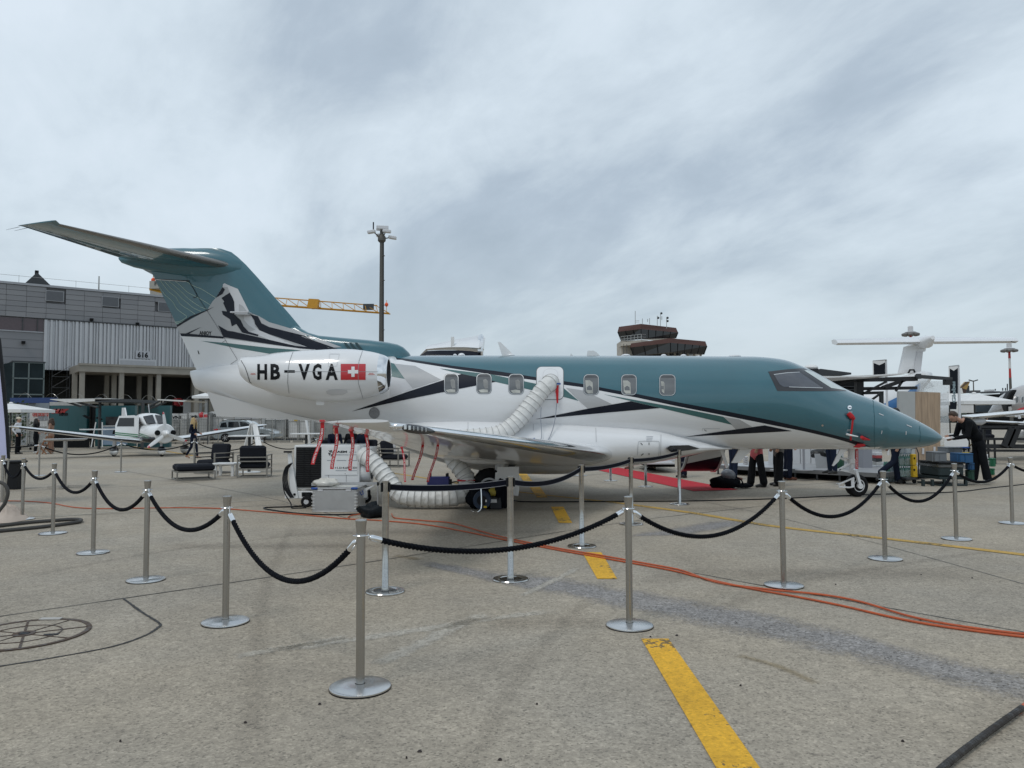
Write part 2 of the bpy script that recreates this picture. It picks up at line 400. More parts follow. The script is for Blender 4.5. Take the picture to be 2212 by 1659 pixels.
# the wide blue-grey repair and small stains
up = [(880,1205),(940,1212),(1010,1222),(1200,1240),(1400,1272),(1600,1308),(1800,1350),(2000,1405),(2212,1446),(2400,1490)]
lo = [(880,1216),(940,1230),(1010,1250),(1200,1290),(1400,1335),(1600,1380),(1800,1425),(2000,1475),(2212,1528),(2400,1580)]
strip_obj('repair_strip', [gnd(*p) for p in up], [gnd(*p) for p in lo], m_patch, .003, ground)
strip_obj('repair_strip', [gnd(1380,1148),gnd(1520,1126),gnd(1640,1118)], [gnd(1330,1162),gnd(1500,1158),gnd(1600,1140)], m_patch, .003, ground)
for px, w in (([(560,1408),(720,1388),(900,1362),(1080,1335),(1220,1318)], .09), ([(800,1440),(880,1405),(990,1352),(1060,1325)], .10), ([(500,1420),(640,1396),(760,1374)], .07), ([(1120,1290),(1190,1258),(1250,1226)], .06)):
    band('pale_scrape', px, w*2.2, m_scr, .0035, jit=.2)
for c, a, b in (((600,1180),.8,.3), ((1750,1240),.9,.5), ((930,1150),1.1,.5), ((1330,1100),1.4,.5), ((1180,1345),.25,.25)):
    p = gnd(*c); L_ = [p+Vector((-a*2,b,0)), p+Vector((0,b,0)), p+Vector((a*2,b,0))]; R_ = [p+Vector((-a*2,-b,0)), p+Vector((0,-b,0)), p+Vector((a*2,-b,0))]
    strip_obj('floor_stain', L_, R_, m_stain, .0028, ground)
m_tyre = edge_alpha('tyre_mark', (.30,.262,.208), .8, .4, .5, .16)
for px, w in (([(540,1700),(556,1420),(580,1250),(640,1120)], .20), ([(40,1250),(360,1190),(700,1150)], .22), ([(1500,1340),(1760,1250),(2212,1180)], .24), ([(1000,1700),(1150,1420),(1330,1240)], .20)): band('tyre_mark', px, w, m_tyre, .0026, jit=.08)
band('rust_stain', [(1590,1415),(1680,1440),(1770,1480)], .10, m_rust, .0036); band('rust_stain', [(850,1200),(885,1205),(905,1210)], .2, m_rust, .0036)
# joints between the pours
for px, w, m in (([(-120,1350),(0,1332),(768,1219),(1360,1127),(1640,1094),(1900,1062)], .016, m_seal), ([(1499,1238),(1640,1264),(2212,1366),(2500,1418)], .014, m_seal),
                 ([(267,1294),(305,1322),(344,1347),(340,1357),(312,1374),(240,1398),(100,1424),(0,1440),(-120,1462)], .022, m_seal),
                 ([(-60,1064),(300,1050),(420,1040),(548,1030),(800,1012)], .03, m_seal2), ([(273,1018),(548,1069),(640,1092),(760,1122)], .02, m_seal2),
                 ([(-60,1120),(200,1112),(500,1096),(620,1090)], .025, m_seal2), ([(1530,1062),(1800,1042),(2212,1010)], .03, m_seal2), ([(1100,1040),(1500,1010),(1900,985)], .03, m_seal2),
                 ([(1290,1040),(1600,1100),(1860,1165),(2212,1262)], .012, m_seal2)):
    band('joint_seal', px, w, m, .004, jit=.25)
# painted lines
def paint(quad, m=YEL): return tag(strip_obj('yellow_dash', [gnd(*quad[0]), gnd(*quad[3])], [gnd(*quad[1]), gnd(*quad[2])], m, .0055), None, None, None, 'structure')
for q in (((1385,1381),(1444,1381),(1740,1800),(1628,1800)), ((1257,1193),(1299,1194),(1333,1251),(1290,1251)), ((1190,1095),(1217,1095),(1236,1130),(1207,1130)), ((1143,1051),(1166,1051),(1183,1075),(1160,1075)), ((1118,1021),(1136,1021),(1150,1040),(1131,1040))):
    paint(q)
for px, w in (([(1330,1086),(1500,1109),(1663,1136),(1940,1167),(2212,1199),(2500,1234)], .16), ([(650,991),(900,1030),(1080,1058),(1330,1086)], .14), ([(250,960),(340,972),(420,985)], .2)):
    tag(band('yellow_line', px, w, YEL2, .0058, None, jit=.06), kind='structure')
tag(band('white_line', [(60,1121),(308,1101),(496,1085),(590,1080)], .045, mat('white_marking_paint', (.52,.50,.42), .8, var=.2, scale=3), .0058, None, jit=.1), kind='structure')
tag(band('white_line', [(1210,1031),(1300,1022),(1335,1018)], .05, MATS['white_marking_paint'], .0058, None, jit=.1), kind='structure')
# small black gum spots, leaves
mb = MB()
for p in ((878,1636),(907,1622),(1462,1372),(1405,1375),(1805,1262),(1990,1241),(2100,1248),(2460,1300),(1080,1640),(1600,1480),(690,1520),(530,1560),(1990,1338),(1160,1520),(260,1600),(1950,1600)):
    c = gnd(*p, .006); k = rnd.uniform(.25, .8); a = rnd.uniform(0, 3)
    mb.loft([[c+Vector((math.cos(a+t)*.020*k*s*rnd.uniform(.7,1.2), math.sin(a+t)*.011*k*s, z)) for t in (0,1,2,3.1,4.2,5.2)] for s, z in ((1, -.004), (.5, .005))], cap=True)
tag(part('litter_specks', mb, mat('dark_leaf_litter', (.03,.022,.02), .8, var=.3)), kind='stuff')
# round cast-iron cover let into the floor
mh = thing('manhole_cover', 'large round concrete filled manhole cover with rusty spokes at the left', 'manhole cover', gnd(52,1371))
c = gnd(52,1371); m_rst = mat('rusty_cast_iron', (.085,.060,.045), .7, .3, var=.3, scale=20, bump=.4)
def ringm(ri, ro, z0, z1, n=48):
    return MB().loft([[Vector((c.x+r*math.cos(2*math.pi*i/n), c.y+r*math.sin(2*math.pi*i/n), z)) for i in range(n)] for r, z in ((ro, z0), (ro, z1), (ri, z1), (ri, z0))])
part('concrete_fill', MB().lathe([(.001,.0045),(.42,.0045),(.42,.001)], (c.x,c.y,0), n=40, cap=False), m_gr, mh)
part('rim', ringm(.40,.435,.001,.009), m_rst, mh); part('inner_ring', ringm(.235,.245,.001,.009), m_rst, mh); part('hub', ringm(.04,.075,.001,.011), m_rst, mh)
for k in range(8):
    a = k*math.pi/4+.5; d = Vector((math.cos(a), math.sin(a), 0))
    part('spoke', MB().bar(Vector((c.x,c.y,.006))+d*.07, Vector((c.x,c.y,.006))+d*.405,   .008 if k % 2 else .016, .006), m_rst, mh)
part('lifting_slot', MB().box((c.x+.21,c.y-.02,.007), (.10,.035,.005), .2), BLACK, mh); part('hub_hole', MB().box((c.x,c.y,.009), (.06,.05,.005)), BLACK, mh)
part('lifting_slot', MB().box((c.x-.05,c.y+.41,.011), (.16,.05,.008), .05), mat('pale_worn_iron', (.5,.48,.45), .5, .5), mh)
# ------------------------------------------------------------------ the teal and white business jet
YC = 15.5                                                    # its centre line runs left to right at this distance
JET = thing('business_jet', 'teal and white twin engined business jet with a mountain painted on its tail fin', 'jet', (0, YC, 0))
P0 = lambda px, py: at(px, py, YC)
top = pchip([(P0(x,y).x, P0(x,y).z) for x, y in ((409,802),(470,790),(560,782),(700,774),(860,769),(1000,768.5),(1300,768.8),(1560,770),(1620,770.3),(1656,772.5),(1690,777.5),(1727,791),(1742,798),(1828,843.5),(1882,863),(1932,886),(1971,904.5),(2011,926.5),(2026,937),(2034,944))])
bot = pchip([(P0(x,y).x, P0(x,y).z) for x, y in ((409,805),(421.6,837.4),(436.5,846),(487,862),(548,882),(620,898),(692,909),(790,930),(880,950),(960,962),(1150,969),(1400,970),(1555,970),(1700,970),(1900,971),(1952,969),(2001,963.5),(2021,957),(2034,946))])
X_ = lambda px: P0(px, 900).x
wid = pchip([(X_(409),.02),(X_(440),.20),(X_(520),.42),(X_(640),.66),(X_(760),.84),(X_(880),.94),(X_(1000),.955),(X_(1600),.955),(X_(1680),.94),(X_(1740),.89),(X_(1828),.74),(X_(1900),.58),(X_(1960),.41),(X_(2005),.25),(X_(2026),.12),(X_(2034),.012)])
XA, XB = X_(410), X_(2033.6)
NEXP = 2.08
def zmid(x): return bot(x)+(top(x)-bot(x))*lin([(X_(409),.6),(X_(700),.52),(X_(1000),.5),(X_(1650),.5),(X_(1800),.40),(X_(2034),.42)])(x)
def yside(x, z):
    zm = zmid(x); h = (top(x)-zm) if z > zm else (zm-bot(x)); u = min(1., abs(z-zm)/max(h, 1e-4))
    return wid(x)*max(0., 1-u**NEXP)**(1/NEXP)
def skin(px, py, off=0.):
    """the point of the near side of the fuselage seen at a picture position"""
    w = .5
    for _ in range(12):
        p = at(px, py, YC-w); w = yside(p.x, p.z)
    return at(px, py, YC-w)
def on_skin(x, z, off=.003, side=-1):
    y = yside(x, z); e = .01
    ny = 1.; nx = (yside(x+e, z)-yside(x-e, z))/(2*e); nz = (yside(x, z+e)-yside(x, z-e))/(2*e)
    n = Vector((-nx, 1, -nz)); n.z = max(-2.5, min(2.5, n.z)); n.normalize()
    return Vector((x+n.x*off, YC+side*(y+n.y*off), z+n.z*off))
# two paint borders run the length of the cabin: teal above, a navy band, white below
def border(P): return lin([(skin(*p).x, skin(*p).z) for p in P])
bU = border([(866,773.5),(878,775),(977,790),(1076,802),(1160,815),(1216,823),(1260,829.5),(1317,840.6),(1376,851),(1465,869),(1565,887.7),(1664,907.5),(1763,930),(1830,947),(1862,957),(1882,966)])
bL = border([(866,777),(878,780),(977,796),(1076,811),(1160,822),(1216,831),(1261,837),(1317,848),(1376,859),(1465,878),(1565,897.6),(1664,917.5),(1738,932),(1798,946),(1837,957),(1860,966)])
xs = sorted(set([XA+(XB-XA)*i/150 for i in range(151)]+[XB-.16*(k/8)**2 for k in range(8)]+[XA+.3*(k/6)**2 for k in range(6)]))
xT0, xT1 = X_(862), X_(1892)
mb = MB(); NB, NM, NT_ = 14, 2, 20; rows = []
for x in xs:
    t, b = top(x), bot(x); zm = zmid(x)
    u = min(t-1e-4, bU(x)) if x > xT0 else t-2e-4; l = min(u-1e-4, bL(x)) if x > xT0 else t-4e-4
    if x > xT1: u = l = b+1e-4
    u = max(u, b+2e-4); l = min(max(l, b+1e-4), u-1e-5)
    def ang(z):                                              # position on the half section as an angle
        h = (t-zm) if z > zm else (zm-b); s = max(-1, min(1, (z-zm)/max(h, 1e-5))); return math.copysign(math.asin(abs(s)**(NEXP/2)), s)
    al, au = ang(l), ang(u); A = [-math.pi/2+(al+math.pi/2)*i/NB for i in range(NB)]+[al+(au-al)*i/NM for i in range(NM)]+[au+(math.pi/2-au)*i/NT_ for i in range(NT_+1)]
    half = []
    for a in A:
        s = math.sin(a); h = (t-zm) if s > 0 else (zm-b)
        half.append((wid(x)*max(0., math.cos(a))**(2/NEXP), zm+h*math.copysign(abs(s)**(2/NEXP), s)))
    rows.append((x, half))
for sd in (-1, 1):
    rings = [[(x, YC+sd*w, z) for w, z in half] for x, half in rows]; n = len(rings[0]); base = len(mb.v)
    mb.v += [p for r in rings for p in r]
    for i in range(len(rings)-1):
        for j in range(n-1):
            mb.f.append([base+i*n+j, base+i*n+j+1, base+(i+1)*n+j+1, base+(i+1)*n+j]); mb.m.append(0 if j < NB else 1 if j < NB+NM else 2)
fus = mesh_of('fuselage', mb, [WHITE, NAVY, TEAL], auto=50)
bm = bmesh.new(); bm.from_mesh(fus); bmesh.ops.remove_doubles(bm, verts=bm.verts, dist=4e-4); bmesh.ops.recalc_face_normals(bm, faces=bm.faces)
for f in bm.faces: f.smooth = True
for e in bm.edges: e.smooth = True
bm.to_mesh(fus); bm.free()
FUS = part('fuselage', fus, None, JET)
def decal(name, polys, material, off=.003, step=.07, parent=None):
    last = None
    for P in polys:
        q = []
        for (a, b) in zip(P, P[1:]+P[:1]):
            k = max(1, int(math.dist(a, b)/12))
            for i in range(k):
                s = skin(a[0]+(b[0]-a[0])*i/k, a[1]+(b[1]-a[1])*i/k); q.append((s.x, s.z))
        last = lay(name, poly_bm([q]), lambda x, z: on_skin(x, z, off), material, parent or FUS, step)
    return last
decal('green_stripe', [[(949.7,796),(1065,809.5),(1160,829.5),(1216,837),(1250,866),(1216,857),(1153,843.5),(1064,823.5),(997,808)], [(1304,851.8),(1383,866),(1475,882.5),(1562,900),(1582,917.8),(1423,880.5),(1363.8,866.6)], [(842,783),(851,785.5),(874.4,818.5),(842,812.8)]], GREEN, .003)
decal('grey_facet', [[(851,785.5),(896.7,790.5),(952.6,820),(891.8,840),(874.4,818.5)], [(1222.6,838),(1261,843.5),(1321.8,872.9),(1269.7,882.8),(1251,866)], [(1561,900),(1597,906),(1624,921.5),(1589.5,927.6),(1580,917.5)]], GREY, .0025)
decal('grey_facet', [[(842,813),(874.4,818.8),(891.6,840.2),(842,857)]], LGREY, .002)
decal('navy_wedge', [[(760,888.5),(878,847),(958,821),(997,808),(1030,814.5),(1072,824.5),(989,840.6),(878,863)], [(1155.6,905.6),(1269.7,882.8),(1362.7,866.7),(1426,881.3),(1316.7,890.7)], [(1479,943.5),(1570,930),(1651.5,918.7),(1711,931),(1560,939)]], NAVY, .0042)
def rrect(cx, cy, w, h, r, n=5, tw=0):
    P = []
    for (sx, sy, a0) in ((1,1,0),(-1,1,90),(-1,-1,180),(1,-1,270)):
        for k in range(n+1):
            a = R(a0+90*k/n); P.append((cx+sx*(w/2-r)+r*math.cos(a), cy+sy*(h/2-r)+r*math.sin(a)))
    return P
m_win = mat('cabin_window_glass', (.105,.11,.112), .05, coat=1., var=.35, scale=2.2, aniso=(.6,1,2.5), spec=.8)
m_winl = mat('window_view_through', (.42,.42,.38), .25, coat=1., var=.3, scale=6)
m_wind = mat('pane_gradient_dark', (.045,.047,.05), .2, coat=1., var=.2)
m_rim = mat('window_rim_metal', (.62,.63,.63), .3, .7, var=.05); m_gask = mat('window_gasket', (.03,.035,.04), .6, var=.05, spec=.2)
for i, (x, y, w, h) in enumerate(((975,829,30,42),(1045.5,829,31.5,42.5),(1115,830,32,42.5),(1277,831,32,43),(1358.5,831.5,32.5,43.5),(1441.5,832,34,44.5))):
    wn = decal('cabin_window', [rrect(x, y, w+1.8, h+1.8, 9.5)], m_gask, .005, .05)
    decal('window_rim', [rrect(x, y, w+.6, h+.6, 9.2)], m_rim, .0072, .05, wn)
    decal('window_pane', [rrect(x, y, w-1.4, h-1.4, 8.5)], m_win, .0092, .05, wn)
    P = rrect(x, y, w-3.4, h-3, 8); decal('painted_pane_gradient', [[p for p in P if p[1] < y-h*.33]], m_wind, .0106, .05, wn)  # flat dark piece paints in the pane's shading, darker towards the top
    if i >= 3:                                               # the far windows show through
        decal('lit_view', [[(x-13,y-9),(x-3,y-9),(x+3,y-4),(x+4,y+19),(x-7,y+19),(x-11,y+14)]] if i < 5 else [[(x-14,y-8),(x-8,y-7),(x-6,y-2),(x-7,y+18),(x-12,y+14)]], m_winl, .0115, .05, wn)
        decal('seat_back', [[(x-10,y+6),(x-4,y+2),(x+1,y+5),(x+2,y+12),(x-9,y+12)]] if i < 5 else [[(x-13,y+2),(x-8,y+2),(x-8,y+9),(x-13,y+9)]], m_win, .0128, .05, wn)
    else:
        decal('lit_view', [[(x-12,y+14),(x-2,y+12),(x+8,y+13),(x+9,y+19),(x-7,y+19)]], m_winl, .0115, .05, wn)
        decal('seat_back', [[(x-2,y-8),(x+4,y-10),(x+8,y-6),(x+9,y+10),(x+2,y+11),(x-1,y+4)]], mat('pale_seat', (.20,.20,.19), .4, coat=1., var=.2), .0106, .05, wn)
# emergency exit over the wing
ex = decal('emergency_exit', [rrect(1188, 828, 57, 69, 10)], WHITE, .012, .05)
decal('exit_seam', [rrect(1188, 828, 59.5, 71.5, 11)], mat('seam_grey', (.16,.17,.18), .6, var=.1), .006, .05, ex)
for q in (rrect(1188, 799.5, 12, 4, 1.9), ): decal('exit_handle', [q], LGREY, .016, .05, ex)
decal('hatch_ring', [rrect(1189, 820, 33, 44, 12)], LGREY, .0145, .05, ex); decal('hatch_plate', [rrect(1189, 820, 31.5, 42.5, 11.5)], WHITE, .0165, .05, ex)
# cockpit glazing
gl = decal('cockpit_frame', [[(1659,803),(1700,798),(1735,795.5),(1742,797.8),(1756,803),(1802,829),(1829,844.5),(1760,845),(1679,844.5)]], mat('black_window_surround', (.022,.022,.026), .3, coat=.6, var=.05), .004, .05)
decal('side_window', [[(1671,809),(1700,805.5),(1727,804.5),(1776,838),(1730,836.5),(1692,836),(1683,830)]], mat('cockpit_glass', (.055,.06,.075), .05, coat=1., var=.1, spec=.8), .008, .05, gl)
decal('window_trim', [[(1671,809),(1700,805.2),(1727,804),(1727,805.3),(1700,806.6),(1671.5,810.4)], [(1704,835.6),(1777,838),(1776,839.2),(1704,836.8)]], m_rim, .011, .05, gl)
decal('windscreen', [[(1737,801),(1744,800),(1757,804.5),(1802,830),(1826,843.4),(1795,838.5)]], mat('windscreen_glass', (.50,.56,.54), .12, coat=1., var=.1, spec=.8), .008, .05, gl)
# small fittings on the skin
decal('static_vent', [rrect(1834.5,880.5,9,8.5,4)], CHROME, .012, .03); decal('vent_slot', [[(1831.5,880.5),(1835,879.8),(1839,880.8),(1835,881.6)]], BLACK, .016, .03)
decal('marking', [[(1832,889.5),(1841,889.5),(1841,890.6),(1832,890.6)], [(1830,927.5),(1839,927.5),(1839,928.4),(1830,928.4)],[(1829,930),(1837,930),(1837,930.9),(1829,930.9)]], LGREY, .004, .05)
decal('static_port', [rrect(1776.5,919,4.5,4,1.9)], mat('bare_bronze', (.5,.42,.36), .4, .8), .006, .03)
for a, b in (((1898,893.5),(1908,897.5)), ((1958,918),(1969,922.5)), ((1904.8,930),(1903.5,937)), ((1956.8,931.5),(1956.5,939))):
    dx, dy = b[0]-a[0], b[1]-a[1]; l = math.hypot(dx, dy); nx, ny = -dy/l*.8, dx/l*.8
    decal('diverter_strip', [[(a[0]+nx,a[1]+ny),(b[0]+nx,b[1]+ny),(b[0]-nx,b[1]-ny),(a[0]-nx,a[1]-ny)]], LGREY, .007, .03)
m_seam = mat('panel_seam', (.34,.35,.36), .6, var=.1)
def seam(P, w=.7, parent=None, m=None):
    for (a, b) in zip(P, P[1:]):
        dx, dy = b[0]-a[0], b[1]-a[1]; l = math.hypot(dx, dy) or 1; nx, ny = -dy/l*w/2, dx/l*w/2
        yield [(a[0]+nx,a[1]+ny),(b[0]+nx,b[1]+ny),(b[0]-nx,b[1]-ny),(a[0]-nx,a[1]-ny)]
decal('panel_seam', list(seam([(1517,926),(1517,942)]))+list(seam([(1517,926),(1555,926)]))+list(seam([(1521,928),(1526,931.5)], 2)), m_seam, .003, .2)
decal('nose_seam', list(seam([(1885,864),(1889,900),(1888,969)], .9))+list(seam([(1985,912),(1988,940),(1984,964)], .8)), mat('teal_seam', (.018,.085,.105), .6), .0035, .1)
decal('vent_grille', [rrect(808.5,892,23,24,11.3,8)], mat('grille_mesh_black', (.02,.022,.03), .5, var=.1), .005, .04)
for k in range(-4, 5):
    h = math.sqrt(max(0, 1-(k/5)**2))*11.5
    decal('grille_bar', [[(808.5+k*2.3-.28,892-h),(808.5+k*2.3+.28,892-h),(808.5+k*2.3+.28,892+h),(808.5+k*2.3-.28,892+h)], [(808.5-h,892+k*2.4-.28),(808.5+h,892+k*2.4-.28),(808.5+h,892+k*2.4+.28),(808.5-h,892+k*2.4+.28)]], LGREY, .009, .1)
# aerials and domes along the roof
for a, b, c, d in (((1075,739),(1080.5,738.5),(1112,769),(1085,769)), ): 
    q = [P0(*p) for p in (a, b, c, d)]; part('blade_aerial', MB().prism([p+Vector((0,-.02,0)) for p in q], (0,.04,0)), WHITE, JET)
q = [P0(*p) for p in ((1267.5,768.5),(1269,758),(1281,757.5),(1288,761),(1295,768.5))]; part('fin_aerial', MB().prism([p+Vector((0,-.04,0)) for p in q], (0,.08,0)), WHITE, JET)
q = [P0(*p) for p in ((1231,769),(1233,763.5),(1239,769))]; part('small_aerial', MB().prism([p+Vector((0,-.02,0)) for p in q], (0,.04,0)), WHITE, JET)
for px, w in ((997,7.5),(983,4),(1104,9),(1352,10),(1433.5,6),(1476,6),(1587,14)):
    p = P0(px, 769); part('roof_dome', MB().ell((p.x,YC,top(p.x)+.005), (w*.0094,.10,.035 if px != 997 else .05)), WHITE, JET)
# belly fairing that carries the wing
f_top = pchip([(at(x,y,YC-1.1).x, at(x,y,YC-1.1).z) for x, y in ((790,934),(830,918),(878,911),(1011,905),(1150,909),(1287,918.5),(1416,930),(1490,950),(1552,966),(1572,969.5))])
f_bot = pchip([(P0(x,y).x, P0(x,y).z) for x, y in ((790,937),(840,953),(900,978),(1000,1008),(1100,1021),(1200,1023),(1300,1012),(1400,999),(1480,983),(1530,973),(1572,970.5))])
f_wid = pchip([(X_(790),.3),(X_(830),.75),(X_(900),1.03),(X_(1000),1.17),(X_(1250),1.19),(X_(1380),1.12),(X_(1480),.95),(X_(1530),.7),(X_(1572),.3)])
def fsec(x, n=28):
    t, b, w = f_top(x)+.06*min(1,(X_(1572)-x)/.6), f_bot(x), f_wid(x); zm = b+(t-b)*.52; P = []
    for i in range(n):
        a = 2*math.pi*i/n; c, s = math.cos(a), math.sin(a); e = 2/2.6
        P.append((x, YC+w*math.copysign(abs(c)**e, c), zm+((t-zm) if s > 0 else (zm-b))*math.copysign(abs(s)**e, s)))
    return P
fx0, fx1 = X_(791), X_(1571)
part('belly_fairing', MB().loft([fsec(fx0+(fx1-fx0)*i/60) for i in range(61)], cap=True), WHITE, JET)

def fpt(px, py, off=.004):
    p = at(px, py, YC-1.1)
    for _ in range(14):
        x = p.x; t, b, w = f_top(x)+.06*min(1,(X_(1572)-x)/.6), f_bot(x), f_wid(x); zm = b+(t-b)*.52; h = (t-zm) if p.z > zm else (zm-b)
        p = at(px, py, YC-w*max(0., 1-min(1., abs(p.z-zm)/h)**2.6)**(1/2.6)-off)
    return p
FAIR = bpy.data.objects['belly_fairing']
def fseam(P, w=.8, m=None, name='fairing_seam'):
    for q in seam([p.to_2d() for p in spline([Vector((a, b, 0)) for a, b in P], 6)], w): lay(name, poly_bm([q]), lambda u, v: fpt(u, v, .005), m or m_seam, FAIR, 6)
for P in ([(1287,924),(1288,955)],[(1011,912),(1011,932)],[(1152,916),(1152,930)],[(1428,938),(1427,985)],[(1377,984),(1379,957),(1386,953),(1418,953),(1424,957),(1423,985)]): fseam(P)
for P in ([(1384,957),(1388,961)],[(1402,956),(1402,961)],[(1385,984),(1390,980)],[(1402,979),(1402,983)]): fseam(P, 1.6, m_gask, 'latch')
for y in (943,946,949,952): fseam([(1396,y),(1411-(y-943)*.3,y)], .7, PRINTG, 'placard_print')
# ------------------------------------------------------------------ jet: tail, engines, wing, wheels
def thick(c, tc): return 5*tc*(.2969*math.sqrt(max(c,0))-.126*c-.3516*c*c+.2843*c**3-.1016*c**4)
def foil(secs, axis='z', c0=0., c1=1., n=10, camber=0.):
    """secs: (leading edge point, chord, thickness ratio[, drop of the trailing edge]); chord runs to -x"""
    rings = []
    for s in secs:
        le, ch, tc = s[:3]; dr = s[3] if len(s) > 3 else 0.
        cs = [c0+(c1-c0)*(1-math.cos(math.pi*i/n))/2 for i in range(n+1)]; up, dn = [], []
        for c in cs:
            t = thick(c, tc)*ch; k = camber*ch*4*c*(1-c)*.25
            b = Vector((le.x-c*ch, le.y, le.z-dr*c))
            up.append(b+(Vector((0,0,t+k)) if axis == 'z' else Vector((0,t,0)))); dn.append(b+(Vector((0,0,-t+k)) if axis == 'z' else Vector((0,-t,0))))
        rings.append(up[::-1]+(dn[1:] if c0 == 0 else dn))
    return MB().loft(rings, cap=True)
def mirror(mb):
    m = MB(); m.v = [(x, 2*YC-y, z) for x, y, z in mb.v]; m.f = mb.f; m.m = mb.m; return m
# fin
finrow = [(804,738,428),(760,697,408.5),(720,659,390.5),(680,626,371.5),(640,591,352.5),(600,556.5,333.5),(572,531,319.5),(556,514,315),(545,500,318),(537.5,478,352)]
zr = [P0(400, r[0]).z for r in finrow]
LEz = lin([(z, P0(r[1], r[0]).x) for z, r in zip(zr, finrow)]); TEz = lin([(z, P0(r[2], r[0]).x) for z, r in zip(zr, finrow)])
FTC = .088
fsecs = [(Vector((LEz(z), YC, z)), LEz(z)-TEz(z), FTC) for z in zr]
FIN = part('tail_fin', foil(fsecs, 'y', 0, .68), TEAL, JET); RUD = part('rudder', foil(fsecs[:7], 'y', .6815, 1.), TEAL, JET)
part('tail_fin_crown', foil(fsecs[6:], 'y', .6815, 1.), TEAL, FIN)
def yfin(x, z):
    ch = LEz(z)-TEz(z); c = (LEz(z)-x)/ch
    return thick(min(max(c, .0), 1), FTC)*ch
sp = [(590,718,762,.015),(610,712,762,.05),(640,703,760,.11),(668,719,765,.15),(690,725,768,.165),(742,730,770,.18),(800,735,771,.19),(840,740,771,.185),(860,744,771,.17),(872,750,771,.14),(884,762,771,.07),(887,767,771,.03)]
sp_c = [(P0(a, b), P0(a, c+8), w) for a, b, c, w in sp]
sp_t = pchip([(a.x, a.z) for a, c, w in sp_c]); sp_b = lin([(a.x, c.z) for a, c, w in sp_c]); sp_w = pchip([(a.x, w*1.5) for a, c, w in sp_c])
def yspine(x, z):
    if x < sp_c[0][0].x: return 0.
    b, t = sp_b(x), sp_t(x); s = min(1., max(0., (z-b)/max(t-b, 1e-4)))**(1/.55)
    return sp_w(x)*max(0., 1-s*s)**.35
def finpt(px, py, off=.004):
    p = P0(px, py)
    for _ in range(4): p = at(px, py, YC-max(yfin(p.x, p.z), yspine(p.x, p.z))-off)
    return p
def fdecal(name, polys, m, off=.004, parent=None, step=9):
    for P in ([[p] for p in polys] if step else [polys]): o = lay(name, poly_bm(P), lambda u, v: finpt(u, v, off), m, parent or FIN, step, kind=None if step else 'stuff')
    return o
zc = lambda P: [(307.2+.1488*x, 548.6+.1488*y) for x, y in P]       # from an enlarged view of the fin
WB = [(565,1195),(1050,1215),(1180,1225),(1843,1315),(2300,1372),(2900,1405),(3000,1660),(2600,1690),(1620,1690),(790,1690)]
fdecal('white_fin_base', [zc(WB)], WHITE, .003)
fdecal('mountain_flank', [zc([(500,1058),(940,820),(1020,690),(1070,635),(1195,425),(1270,460),(1390,508),(1560,850),(1700,905),(1843,990),(2050,1050),(2300,1125),(2900,1355),(2300,1372),(1843,1315),(1180,1225),(565,1190)])], GREY, .004)
fdecal('snow_face', [zc([(1195,425),(1270,460),(1390,508),(1560,850),(1400,855),(1345,880),(1335,690),(1310,640),(1270,560),(1240,480),(1170,480),(1172,440)]), zc([(1480,890),(1590,900),(1620,990),(1640,1060),(1700,1110),(1843,1170),(2230,1330),(1990,1290),(1843,1245),(1680,1175),(1560,1130),(1640,1100),(1540,1030),(1480,960)]), zc([(2190,1240),(2560,1395),(2450,1390),(2150,1260)])], LGREY, .006)
fdecal('snow_shade', [zc([(1405,725),(1460,755),(1525,835),(1400,840)]), zc([(1350,890),(1480,890),(1480,960),(1540,1030),(1640,1100),(1560,1130)])], GREY, .007)
fdecal('navy_rock', [zc([(1150,640),(1270,560),(1315,640),(1335,700),(1342,880),(1430,960),(1470,1050),(1545,1130),(1685,1170),(1680,1195),(1450,1140),(1365,1015),(1300,1050),(1275,950),(1170,880),(1155,825),(1230,835),(1175,710),(1190,690)]),
      zc([(1570,880),(1680,905),(1730,1005),(1843,1060),(2450,1210),(2330,1180),(2290,1185),(2700,1360),(2900,1395),(2550,1400),(1843,1165),(1700,1105),(1640,1020),(1625,960)]),
      zc([(1100,1035),(1240,1115),(1320,1125),(1843,1245),(2230,1335),(2700,1375),(2850,1410),(2300,1372),(1843,1307),(1180,1207),(1150,1140)]),
      zc([(550,1152),(630,1155),(860,1058),(680,1158),(1180,1200),(1180,1228),(565,1190)]), zc([(497,1035),(700,905),(930,815),(1045,765),(940,825),(720,925),(510,1060)]), zc([(1165,480),(1200,515),(1165,580),(1068,636),(1110,570)]),
      zc([(2190,1130),(2500,1260),(2900,1400),(2600,1330),(2330,1190)])], NAVY, .009)
fdecal('green_fin_stripe', [zc([(850,1262),(1200,1290),(1843,1362),(2160,1386),(2300,1400),(1900,1455),(1843,1448),(1380,1370)])], GREEN, .006)
m_cont = mat('contour_line_paint', (.42,.55,.47), .5, var=.03)
def polyline_px(P, w):
    P = [p.to_2d() for p in spline([Vector((a, b, 0)) for a, b in P], 5)]; L_, R_ = [], []
    for i, p in enumerate(P):
        d = (P[min(i+1, len(P)-1)]-P[max(i-1, 0)]).normalized(); s = Vector((-d.y, d.x))*w/2; L_.append(p+s); R_.append(p-s)
    return [[tuple(L_[i]), tuple(L_[i+1]), tuple(R_[i+1]), tuple(R_[i])] for i in range(len(P)-1)]
